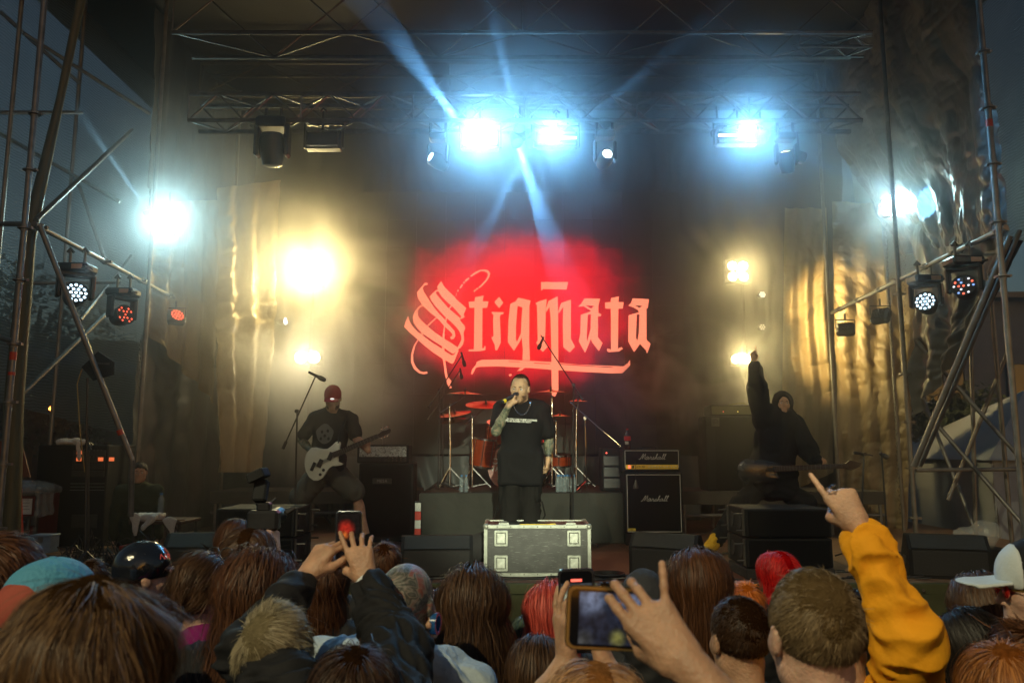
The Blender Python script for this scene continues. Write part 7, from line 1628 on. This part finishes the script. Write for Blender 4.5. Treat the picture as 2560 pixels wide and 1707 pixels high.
fan('person with bright copper orange hair at the bottom edge below the black hair', 2520, 1606, 1.75, R(8), top=jk('dark', (.02, .02, .022)), hairargs=H(hair_mat('hair_copper_orange', (.2, .06, .012), (.5, .2, .055)), 'long', 9425, 129, .22, 0.00099, volume=.025, messy=.12, crown=(-.3, -.2, 1.), drop=.12))
fan('person with curly light brown hair next to the cap wearer', 2555, 1556, 2.2, 0, top=jk('dark', (.02, .02, .022)), hairargs=H(BR_R, 'short', 3000, 130, .09, 0.00220, volume=.02, messy=.35))
# plain dark backs filling the gaps between the nearer heads
fan('person in a dark jacket with black hair behind the cropped blond head', 2160, 1470, 2.9, 0, top=jk('dark', (.02, .02, .022)), hairargs=H(BLK, 'long', 3770, 131, .25, 0.00136, volume=.02, messy=.1, drop=.14))

# ---- raised arms, hands and phones
def raised(parent_thing, sh, el, wr, hd, palm, side, curl, spread, thumb, sleeve_m, sk, s=1., cover=.9, r=(.065, .06, .045), h=.005, bare=None, fat=1., seed=50):
    o = A(parent_thing) if not isinstance(parent_thing, bpy.types.Object) else A(parent_thing.location)
def arm_person(t, spec):
    """adds an arm to a person whose body was made without arms; points are world positions"""
    Mi = np.array((Matrix.Translation(t.location) @ t.rotation_euler.to_matrix().to_4x4() @ Matrix.Diagonal((*t.scale, 1))).inverted()); k = t.scale[0]
    Lp = lambda p: (Mi @ np.array([*p, 1.]))[:3]; Lv = lambda v: nrm(Mi[:3, :3] @ A(v))
    sh, el, wr = (Lp(spec[q]) for q in ('sh', 'el', 'wr'))
    hp_, tips, tt = hand_prims(wr, Lv(spec['dir']), Lv(spec['palm']), spec['side'], spec['curl'], spec.get('spread', .3), spec.get('thumb', (.5, .3)), spec.get('s', 1.) , spec.get('fat', 1.))
    P = [cap(el, lerpa(el, wr, .35), .043, .042, .02), cap(lerpa(el, wr, .35), wr, .042, .027, .02), cap(sh, el, .048, .043, .03)] + hp_
    sdf_mesh(spec.get('name', 'arm'), P, spec.get('h', .0042), spec.get('skin', skin), t)
    c = spec.get('cover', .85); r = spec.get('r', (.07, .062, .048)); e2 = lerpa(el, wr, c)
    if spec.get('sleeve'):
        cuff = [cap(lerpa(el, wr, c - .08), e2, r[2] + .006, r[2] + .008, .004)] if spec.get('cuff') else []
        o_ = sdf_mesh('sleeve', [cap(sh, el, r[0], r[1], .03), cap(el, e2, r[1], r[2], .03)] + cuff, .006, spec['sleeve'], t, cloth_disp(spec.get('amp', .014), spec.get('fsc', 11.), spec.get('seed', 60), (1, 1, 1.6)))
    return Lp, Lv
bj = jk('black', (.014, .014, .016), .75)
a3 = lambda *p: A(W(*p))
# the person filming with the upright phone: two black sleeves
arm_person(N_, dict(sh=a3(985, 1800, 1.66), el=a3(992, 1640, 1.9), wr=a3(918, 1452, 2.12), dir=a3(893, 1365, 2.14) - a3(918, 1452, 2.12), palm=(-.1, 1, -.1), side=1, curl=((.12, .12, .1), (.3, .5, .3), (.35, .6, .4), (.3, .5, .4)), spread=(.12, -.02, -.2, -.38), thumb=(.5, .5), sleeve=bj, cover=.86, r=(.085, .08, .052), amp=.02, seed=61, skin=skin))
arm_person(N_, dict(sh=a3(785, 1800, 1.66), el=a3(628, 1640, 1.86), wr=a3(765, 1438, 2.12), dir=a3(838, 1340, 2.16) - a3(765, 1438, 2.12), palm=(.5, .8, -.3), side=-1, curl=((.6, .8, .5), (.65, .8, .5), (.7, .9, .5), (.75, .9, .5)), spread=.2, thumb=(.2, .15), sleeve=bj, cover=.8, r=(.085, .078, .05), amp=.02, seed=62, skin=skin))
wb = thing('wristband', 'white paper festival wristband round the raised wrist beside the upright phone', 'wristband', tuple(a3(922, 1460, 2.12)))
dW = A(W(993, 1640, 1.9)) - A(W(918, 1452, 2.12)); MB().lathe((0, 0, 0), dW, [(-.014, .034), (.014, .0355)], 18).build('band', M('paper_band', (.7, .74, .78), .5), wb, True)
MB().box((.0, -.036, .0), (.028, .001, .012), rz=.1).build('print', black_matt, wb)
def phone(label, c, w, h, rx, ry, rz, case, screen, rim=None, thick=.009):
    """screen faces the camera (-y)"""
    t = thing('smartphone', label, 'phone', tuple(c), rot=(rx, ry, rz))
    m = MB(); r = min(w, h) * .12; pts = []
    for cx, cz, a0 in ((w / 2 - r, h / 2 - r, 0), (-w / 2 + r, h / 2 - r, 90), (-w / 2 + r, -h / 2 + r, 180), (w / 2 - r, -h / 2 + r, 270)):
        for i in range(6): a = R(a0 + i * 18); pts.append((cx + r * math.cos(a), cz + r * math.sin(a)))
    m.prism(pts, lambda x, z: (x, 0, z), lambda x, z: (x, thick, z)); m.build('case', case, t, True)
    q = [(x * (1 - .006 / w), z * (1 - .006 / h)) for x, z in pts]
    MB().prism([(x * .985, z * .99) for x, z in q], lambda x, z: (x, -.0012, z), lambda x, z: (x, .002, z)).build('glass', M('phone_black', (.006, .006, .008), .08, coat=1., var=0), t)
    if rim: MB().tube([(x, .003, z) for x, z in pts] + [(pts[0][0], .003, pts[0][1])], .0017, 6, cap=False).build('rim', rim, t, True)
    return t
def screen_mat(name, build):
    m = bpy.data.materials.new(name); m.use_nodes = True; nt = m.node_tree; b = nt.nodes['Principled BSDF']; b.inputs['Base Color'].default_value = (.01, .01, .01, 1); b.inputs['Roughness'].default_value = .1
    tc = nt.nodes.new('ShaderNodeTexCoord'); sock, st = build(nt, tc); nt.links.new(sock, b.inputs['Emission Color']); b.inputs['Emission Strength'].default_value = st; return m
def live_view(nt, tc, spots, base, seed):
    """picture on a phone screen in uv-like object coordinates: soft spots of colour over a dark base plus noise"""
    sx = nt.nodes.new('ShaderNodeSeparateXYZ'); nt.links.new(tc.outputs['Object'], sx.inputs[0]); acc = nt.nodes.new('ShaderNodeRGB'); acc.outputs[0].default_value = (*base, 1); acc = acc.outputs[0]
    for x, z, r, col in spots:
        d = nt.nodes.new('ShaderNodeVectorMath'); d.operation = 'DISTANCE'; d.inputs[1].default_value = (x, 0, z); cb_ = nt.nodes.new('ShaderNodeCombineXYZ'); nt.links.new(sx.outputs[0], cb_.inputs[0]); nt.links.new(sx.outputs[2], cb_.inputs[2]); nt.links.new(cb_.outputs[0], d.inputs[0])
        mr = nt.nodes.new('ShaderNodeMapRange'); mr.inputs[1].default_value = 0; mr.inputs[2].default_value = r; mr.inputs[3].default_value = 1; mr.inputs[4].default_value = 0; mr.interpolation_type = 'SMOOTHSTEP'; nt.links.new(d.outputs['Value'], mr.inputs[0])
        mx = nt.nodes.new('ShaderNodeMix'); mx.data_type = 'RGBA'; nt.links.new(mr.outputs[0], mx.inputs['Factor']); nt.links.new(acc, mx.inputs['A']); mx.inputs['B'].default_value = (*col, 1); acc = mx.outputs['Result']
    no = nt.nodes.new('ShaderNodeTexNoise'); no.inputs['Scale'].default_value = 90; no.inputs['Detail'].default_value = 3; nt.links.new(tc.outputs['Object'], no.inputs[0])
    mr = nt.nodes.new('ShaderNodeMapRange'); mr.inputs[1].default_value = .35; mr.inputs[2].default_value = .65; mr.inputs[3].default_value = .45; mr.inputs[4].default_value = 1.3; nt.links.new(no.outputs[0], mr.inputs[0])
    vm = nt.nodes.new('ShaderNodeVectorMath'); vm.operation = 'SCALE'; nt.links.new(acc, vm.inputs[0]); nt.links.new(mr.outputs[0], vm.inputs['Scale']); return vm.outputs[0]
pcase = M('phone_case_dark', (.02, .02, .025), .35)
c = a3(872, 1349, 2.18); f = F / 2.18 / 1.01
ph1 = phone('slim upright phone filming, its screen showing the red lettering', c, 62 / f, 134 / f, 0, R(-1), 0, pcase, None, rim=M('phone_metal', (.35, .4, .45), .25, .9))
MB().box((0, -.0016, .0), (54 / f, .0004, 124 / f)).build('screen', screen_mat('screen_red', lambda nt, tc: (live_view(nt, tc, [(-.008, .03, .03, (.42, .02, .01)), (-.012, .012, .016, (.5, .12, .02)), (.012, .006, .01, (.06, .04, .02))], (.006, .004, .004), 1), 1.)), ph1)
c = a3(1444, 1526, 1.78); f = F / 1.78 / 1.02
ph2 = phone('black upright phone with a red recording bar behind the gold rimmed phone', c, 83 / f, 190 / f, 0, R(-2), 0, pcase, None, rim=M('phone_blue_metal', (.04, .08, .14), .25, .9))
MB().box((0, -.0016, -8 / f), (74 / f, .0004, 142 / f)).build('screen', screen_mat('screen_stage', lambda nt, tc: (live_view(nt, tc, [(-.018, .03, .022, (.45, .5, .35)), (-.012, .012, .012, (.9, .75, .2)), (-.012, -.02, .012, (.25, .2, .05)), (.02, .03, .03, (.1, .12, .12))], (.03, .035, .04), 2), 1.2)), ph2)
MB().box((0, -.0018, 70 / f), (26 / f, .0004, 6 / f), bev=.0001).build('recording_bar', lens('rec_red', (1, .02, .02), 1.6), ph2)
skn = dict(skin=skin, h=.004)
arm_person(Z_, dict(sh=a3(1400, 1860, 1.55), el=a3(1345, 1800, 1.7), wr=a3(1418, 1650, 1.74), dir=a3(1405, 1560, 1.75) - a3(1418, 1650, 1.74), palm=(.9, .3, 0), side=1, curl=((.1, .2, .1), (.2, .3, .2), (.3, .5, .3), (.5, .6, .3)), spread=.2, thumb=(.3, .3), sleeve=None, **skn))
arm_person(Z_, dict(sh=a3(1590, 1860, 1.55), el=a3(1600, 1800, 1.7), wr=a3(1515, 1665, 1.78), dir=a3(1490, 1590, 1.8) - a3(1515, 1665, 1.78), palm=(-.9, .4, 0), side=-1, curl=((.6, .7, .4), (.6, .7, .4), (.6, .7, .4), (.6, .7, .4)), spread=.1, thumb=(.2, .3), sleeve=None, **skn))
# gold rimmed phone held sideways by a big close hand
c = a3(1512, 1545, 1.12); f = F / 1.12 / 1.03
ph3 = phone('gold rimmed phone held sideways, its dark screen showing the stage', c, 178 / f, 138 / f, R(-4), R(4), R(6), M('phone_gold', (.3, .2, .08), .3, .6), None, rim=M('glitter_gold', (.55, .36, .12), .18, .95, var=.5, scale=400, bump=.8, bscale=500), thick=.011)
MB().box((12 / f, -.0016, 0), (148 / f, .0004, 116 / f)).build('screen', screen_mat('screen_dark', lambda nt, tc: (live_view(nt, tc, [(-.02, .025, .03, (.13, .16, .24)), (.035, .02, .03, (.13, .15, .22)), (.018, -.025, .016, (.16, .15, .04)), (-.03, -.03, .02, (.05, .05, .05))], (.012, .014, .025), 3), 1.1)), ph3)
D_ = person('person whose bare hand holds the gold rimmed phone sideways, one finger pointing up', (.42, .72, 0)); D_.scale = (.93, .93, .93)
part('body', ME_BODY_NA, skin, D_); part('jacket', ME_JACKET_NA, jk('dark', (.02, .02, .022)), D_); part('jeans', ME_JEANS, black_pants, D_); part('shoe', ME_SHL, black_plastic, D_); part('shoe', ME_SHR, black_plastic, D_)
hair(D_, HC, MH, 1., BR_D, 'short', 2500, 140, .06, 0.00180)
wr_ = a3(1722, 1665, 1.04)
arm_person(D_, dict(sh=A((.60, .72, 1.30)), el=A((.50, .86, 1.45)) + A((.02, 0, -.02)), wr=wr_, dir=a3(1596, 1508, 1.08) - wr_, palm=A((-.15, 1, .1)), side=1, s=.96, fat=.98, h=.003, skin=skin_c,
    curl=((.12, .35, .9), (.12, .4, .95), (.16, .5, .95), (-.12, .06, .05)), spread=(-.02, -.02, -.05, -.62), thumb=(.05, .6), sleeve=None, name='arm'))
# yellow sleeve and pointing hand
YJ = fabric('yellow_jacket', (.85, .36, .015), .75, .35, 22)
yp = fan('person in a mustard yellow jacket thrusting one pointing hand up at the bassist', 2098, 1462, 2.15, 0, top=YJ, arms=False, hairargs=H(BR_D, 'short', 2000, 141, .05, 0.00200))
wr_ = a3(2150, 1318, 2.02)
arm_person(yp, dict(sh=a3(2255, 1800, 2.12), el=a3(2272, 1600, 1.98), wr=wr_, dir=a3(2095, 1232, 2.05) - wr_, palm=A((.15, .98, .1)), side=1, s=1.1, fat=1.02, h=.0038, skin=skin,
    curl=((-.02, .08, .05), (1.2, 1.7, 1.), (1.3, 1.7, 1.1), (1.35, 1.7, 1.1)), spread=.3, thumb=(.3, .95), sleeve=YJ, cover=.84, cuff=True, r=(.092, .076, .052), amp=.022, fsc=10., seed=71))
rg = thing('ring', 'silver ring with a stone on the pointing hand of the yellow sleeve', 'ring', tuple(a3(2078, 1216, 2.035)))
dr_ = Vector(a3(2095, 1232, 2.05) - wr_).normalized(); ru = dr_.orthogonal().normalized(); rv_ = dr_.cross(ru)
MB().tube([(ru * math.cos(a) + rv_ * math.sin(a)) * .0112 for a in np.linspace(0, 6.283, 20)], .0022, 6, cap=False).build('band', chrome, rg, True); MB().ball((-.002, -.0125, .003), .0045, 6, 4).build('stone', chrome, rg)
# photographer's camera
cm = thing('camera', 'black camera with a tall flash unit held up by the photographer', 'camera', tuple(a3(660, 1300, 3.6)))
MB().box((0, 0, 0), (.14, .07, .09), bev=.012).build('camera_body', black_plastic, cm); MB().box((0, 0, .06), (.06, .05, .04), bev=.008).build('prism_hump', black_plastic, cm)
MB().lathe((0, .03, 0), (.5, 1, .2), [(0, .035), (.09, .038), (.1, .032)], 14).build('lens', black_plastic, cm, True); MB().box((-.02, 0, .13), (.06, .05, .1), rot=Matrix.Rotation(R(-20), 3, 'X'), bev=.008).box((-.035, .0, .2), (.08, .1, .045), rot=Matrix.Rotation(R(-25), 3, 'Y'), bev=.006).build('flash', M('flash_grey', (.03, .032, .034), .75, spec=.1), cm)
MB().tube([(.09, .02, .03), (.12, .05, .05)], .012, 8).build('grip', alu_dull, cm, True)
Gp = a3(687, 1378, 3.6)
arm_person(G1, dict(sh=a3(640, 1480, 3.85), el=a3(700, 1470, 3.7), wr=Gp, dir=(-.1, 0, 1), palm=(-.9, .3, 0), side=1, curl=(.5, .6, .7, .8), spread=.2, thumb=(.4, .4), sleeve=jk('dark', (.02, .02, .022)), cover=.8, h=.005, skin=skin_b))
# ------------------------------------------------------------------ outside the stage
wall_m = M('grey_block_wall', (.2, .21, .23), .85, var=.15, bump=.3, scale=2)
def building(label, loc, w, h, d, wm, nwin):
    t = thing('building', label, 'building', loc)
    MB().box((0, d / 2, h / 2), (w, d, h)).build('wall', wm, t)
    rf = MB().box((0, d / 2 - .2, h + .08), (w + .5, d + .7, .16)).build('roof', alu_dull, t)
    wi = None
    for i in range(nwin):
        x = -w / 2 + (i + .5) * w / nwin
        if wi is None:
            wi = MB().box((0, 0, 0), (1.1, .06, 1.3), bev=.01).build('window', M('dark_window', (.02, .025, .03), .1), t); wi.location = (x, -.02, h * .6)
            fr = MB()
            for q in (-.58, 0, .58): fr.box((q, -.04, 0), (.06, .05, 1.36))
            for q in (-.68, .68): fr.box((0, -.04, q), (1.22, .05, .06))
            fr.build('frame', wall_m, wi)
        else: 
            c = wi.copy(); COL.objects.link(c); c.parent = t; c.location = (x, -.02, h * .6)
            for g in wi.children:
                g2 = g.copy(); COL.objects.link(g2); g2.parent = c
    return t
p = W(2620, 1000, 22.)
b1 = building('plain grey building seen between the scaffold tubes beside the white tent', (13.4, 22., 0), 9.5, 6.2, 6, wall_m, 4)
# corrugated awning
aw = thing('awning', 'corrugated roof sheet edge in front of the grey building', 'awning', (10.3, 15., 0))
za, zb = W(2450, 1035, 15).z, W(2450, 1072, 15).z; n = 90; pts = []
x0, x1 = W(2340, 1050, 15).x - 10.3, W(2750, 1050, 15).x - 10.3
V = []; Q = []
for j in range(2):
    for k in range(2):
        for i in range(n * 4 + 1):
            t_ = i / (n * 4); V.append((x0 + (x1 - x0) * t_, (0 if j else 2.4), (zb if j else za + .35) + .035 * math.sin(i * math.pi / 4 * 1.0) - k * .006))
m_ = n * 4 + 1
for k in range(2):
    for i in range(m_ - 1): a = k * m_ + i; b_ = 2 * m_ + k * m_ + i; Q.append((a, a + 1, b_ + 1, b_))
for i in range(m_ - 1): a = 2 * m_ + i; Q.append((a, a + 1, a + 1 + m_, a + m_))
link('sheet', np_mesh('sheet', V, Q, M('grey_sheet', (.3, .32, .34), .5, .3)), aw)
for x in (x0 + .1, x0 + 1.6, x0 + 3.0): MB().box((x, .1, zb / 2 - .03), (.09, .09, zb - .07)).build('post', steel, aw)
# white tent
tent_m = M('white_tent', (.4, .44, .48), .6, var=.08, bump=.15, scale=3)
tn = thing('marquee_tent', 'white marquee tent standing outside the stage scaffold', 'tent', (W(2500, 1400, 11.).x, 11., 0))
zt1 = W(2500, 1150, 11.).z; zt2 = W(2560, 1105, 11.).z
sheet('side_wall', [(0, 0, zt1), (3.2, 0, zt1), (3.2, 0, 0), (0, 0, 0)], 60, 40, tent_m, tn, amp=.02, seed=60, fold=.03, foldn=5)
sheet('side_wall', [(0, 3.2, zt1), (0, 0, zt1), (0, 0, 0), (0, 3.2, 0)], 60, 40, tent_m, tn, amp=.02, seed=61, fold=.03, foldn=5)
MB().add([(-.1, -.1, zt1), (3.3, -.1, zt1), (3.3, 3.3, zt1), (-.1, 3.3, zt1), (1.6, 1.6, zt1 + 1.1)], [(0, 1, 4), (1, 2, 4), (2, 3, 4), (3, 0, 4)]).build('roof', tent_m, tn)
for q in ((0, 0), (3.2, 0), (0, 3.2), (3.2, 3.2)): MB().tube([(q[0] + .03, q[1] + .04, 0), (q[0] + .03, q[1] + .04, zt1)], .025, 8).build('leg', alu, tn, True)
# left side: shed roof, building, tree
b2 = building('low dark shed behind the scaffold and the flight case', (-13.5, 19., 0), 8.4, 4.4, 6, M('dark_shed', (.07, .06, .055), .9), 3)
b2['label'] = 'low dark shed seen through the scaffold beyond the flight case'
ca = thing('canopy', 'pale sloping awning roof beyond the scaffold above the dark rack', 'awning', (0, 0, 0))
q = [W(20, 870, 13), W(415, 950, 13), W(415, 930, 15.5), W(20, 835, 15.5)]
q2 = [p + Vector((0, 0, -.05)) for p in q]
MB().add(q + q2, [(0, 1, 2, 3), (7, 6, 5, 4), (0, 4, 5, 1), (1, 5, 6, 2), (2, 6, 7, 3), (3, 7, 4, 0)]).build('roof_sheet', M('awning_blue', (.12, .16, .2), .6), ca)
for p_ in (W(60, 880, 13.1), W(390, 945, 13.1)): MB().tube([(p_.x, p_.y, 0), (p_.x, p_.y, p_.z - .03)], .03, 8).build('post', steel, ca, True)
leafm = M('leaf', (.045, .06, .03), .6, var=.4, scale=2)
bark = M('bark', (.07, .05, .035), .9, bump=.4, scale=10)
def tree(label, x, y, h, rad, seed, zc=None):
    r_ = np.random.RandomState(seed); t = thing('tree', label, 'tree', (x, y, 0))
    m = MB(); m.tube([(0, 0, 0), (.08, .03, h * .3), (-.05, 0, h * .6), (.05, 0, h * .9)], [.2, .15, .1, .03], 8)
    for i in range(9):
        a = r_.uniform(0, 6.28); z = h * r_.uniform(.3, .75); m.tube([(0, 0, z), (rad * .4 * math.cos(a), rad * .4 * math.sin(a), z + h * .12), (rad * .8 * math.cos(a), rad * .8 * math.sin(a), z + h * .2)], [.06, .04, .015], 5)
    m.build('trunk', bark, t, True)
    n_ = 9000; cl = r_.normal(size=(60, 3)); cl /= np.linalg.norm(cl, axis=1)[:, None]; cl *= r_.uniform(.4, 1, (60, 1)); cl = cl * [rad, rad, h * .36] + [0, 0, h * .66]
    c = cl[r_.randint(0, 60, n_)] + r_.normal(size=(n_, 3)) * rad * .16; u = r_.normal(size=(n_, 3)); u /= np.linalg.norm(u, axis=1)[:, None]; v = np.cross(u, r_.normal(size=(n_, 3))); v /= np.linalg.norm(v, axis=1)[:, None]
    s_ = r_.uniform(.04, .09, (n_, 1)); VV = np.stack([c - u * s_, c - v * s_ * .5, c + u * s_, c + v * s_ * .5], 1).reshape(-1, 3)
    link('crown', np_mesh('crown', VV, np.arange(n_ * 4).reshape(-1, 4), leafm, False), t)
tree('dark bushy tree standing outside behind the scaffold netting', W(85, 900, 15).x, 15, 5.3, 1.5, 3)
tree('small dark shrub like tree beside the white tent behind the poles', W(2400, 1200, 14).x, 14, 3.0, .9, 5)
# tiny lamp
lw = W(127, 1021, 13.4)
lt = thing('wall_lamp', 'small orange lamp glowing in the dark beyond the scaffold', 'lamp', lw)
MB().ball((0, 0, 0), .035).build('bulb', M('orange_bulb', (1, .4, .1), .3, emis=(1, .3, .05), estr=25), lt, True)
MB().box((0, .05, .03), (.14, .04, .12), bev=.01).build('bracket', black_plastic, lt)

# ------------------------------------------------------------------ smoke on the stage
def vol(name, label, lo, hi, dens, col=(1, 1, 1), g=.3, blob=None):
    c = Vector([(a + b) / 2 for a, b in zip(lo, hi)]); m = bpy.data.materials.new(name); m.use_nodes = True; nt = m.node_tree; nt.nodes.clear()
    out = nt.nodes.new('ShaderNodeOutputMaterial'); pv = nt.nodes.new('ShaderNodeVolumePrincipled'); pv.inputs['Color'].default_value = (*col, 1); pv.inputs['Anisotropy'].default_value = g
    pv.inputs['Density'].default_value = dens
    nt.links.new(pv.outputs[0], out.inputs['Volume'])
    if blob:
        tc = nt.nodes.new('ShaderNodeTexCoord'); sc, lo_n, seed = blob
        no = nt.nodes.new('ShaderNodeTexNoise'); no.inputs['Scale'].default_value = sc; no.inputs['Detail'].default_value = 3.5; no.inputs['Roughness'].default_value = .55; no.inputs['Distortion'].default_value = .6
        mp = nt.nodes.new('ShaderNodeMapping'); mp.inputs['Location'].default_value = (seed, seed * .7, 0); nt.links.new(tc.outputs['Object'], mp.inputs[0]); nt.links.new(mp.outputs[0], no.inputs[0])
        if sc == 0: no.inputs['Scale'].default_value = .5
        mr = nt.nodes.new('ShaderNodeMapRange'); mr.inputs[1].default_value = lo_n; mr.inputs[2].default_value = lo_n + .32; mr.interpolation_type = 'SMOOTHSTEP'
        nt.links.new(no.outputs[0], mr.inputs[0])
        gr = nt.nodes.new('ShaderNodeTexGradient'); gr.gradient_type = 'SPHERICAL'; m2 = nt.nodes.new('ShaderNodeMapping'); hs = [(b - a) / 2 for a, b in zip(lo, hi)]
        m2.inputs['Scale'].default_value = (1 / hs[0], 1 / hs[1], 1 / hs[2]); nt.links.new(tc.outputs['Object'], m2.inputs[0]); nt.links.new(m2.outputs[0], gr.inputs[0])
        ge = nt.nodes.new('ShaderNodeMapRange'); ge.inputs[1].default_value = 0; ge.inputs[2].default_value = .55; nt.links.new(gr.outputs['Fac'], ge.inputs[0])
        mu = nt.nodes.new('ShaderNodeMath'); mu.operation = 'MULTIPLY'; nt.links.new(mr.outputs[0], mu.inputs[0]); nt.links.new(ge.outputs[0], mu.inputs[1])
        m3 = nt.nodes.new('ShaderNodeMath'); m3.operation = 'MULTIPLY'; m3.inputs[1].default_value = dens; nt.links.new(mu.outputs[0], m3.inputs[0]); nt.links.new(m3.outputs[0], pv.inputs['Density'])
    d = [b - a for a, b in zip(lo, hi)]; o = MB().box((0, 0, 0), d).build(name, m); o.location = c; o['kind'] = 'stuff'
    if label: o['label'] = label
    return o
vol('stage_smoke', None, (-7.6, 5.9, .05), (7.7, 14.4, 7.95), HAZE, g=.82)
SMOKE = [('smoke_cloud', (1480, 780), (1960, 1150), 10.4, 12.4, 3.5, (1.3, .46, 2.)), ('smoke_cloud', (480, 430), (1100, 1250), 9.6, 12.5, 1.1, (.9, .34, 5.))]
for nm, a, b, Y1, Y2, dn, bl in SMOKE:
    Ym = (Y1 + Y2) / 2; pa, pb = W(*a, Ym), W(*b, Ym)
    vol(nm, None, (min(pa.x, pb.x), Y1, min(pa.z, pb.z)), (max(pa.x, pb.x), Y2, max(pa.z, pb.z)), dn, g=.2, blob=bl)

# extra smoke volumes added round the brightest lamps to shape their glow
for a, b, Yc, dy, dn, g_ in (((880, -40), (1700, 760), 7.5, 1.3, .14, .5), ((1540, 10), (2200, 670), 7.5, 1.1, .14, .5), ((80, 200), (770, 920), 9.2, 1.3, .22, .5), ((1930, 200), (2550, 840), 8.9, 1.2, .2, .5), ((1620, 460), (2070, 1080), 11.2, .9, .16, .5)):
    pa, pb = W(*a, Yc), W(*b, Yc)
    vol('smoke_cloud', None, (min(pa.x, pb.x), Yc - dy, min(pa.z, pb.z)), (max(pa.x, pb.x), Yc + dy, max(pa.z, pb.z)), dn, g=g_, blob=(.9, .25, Yc * 3))
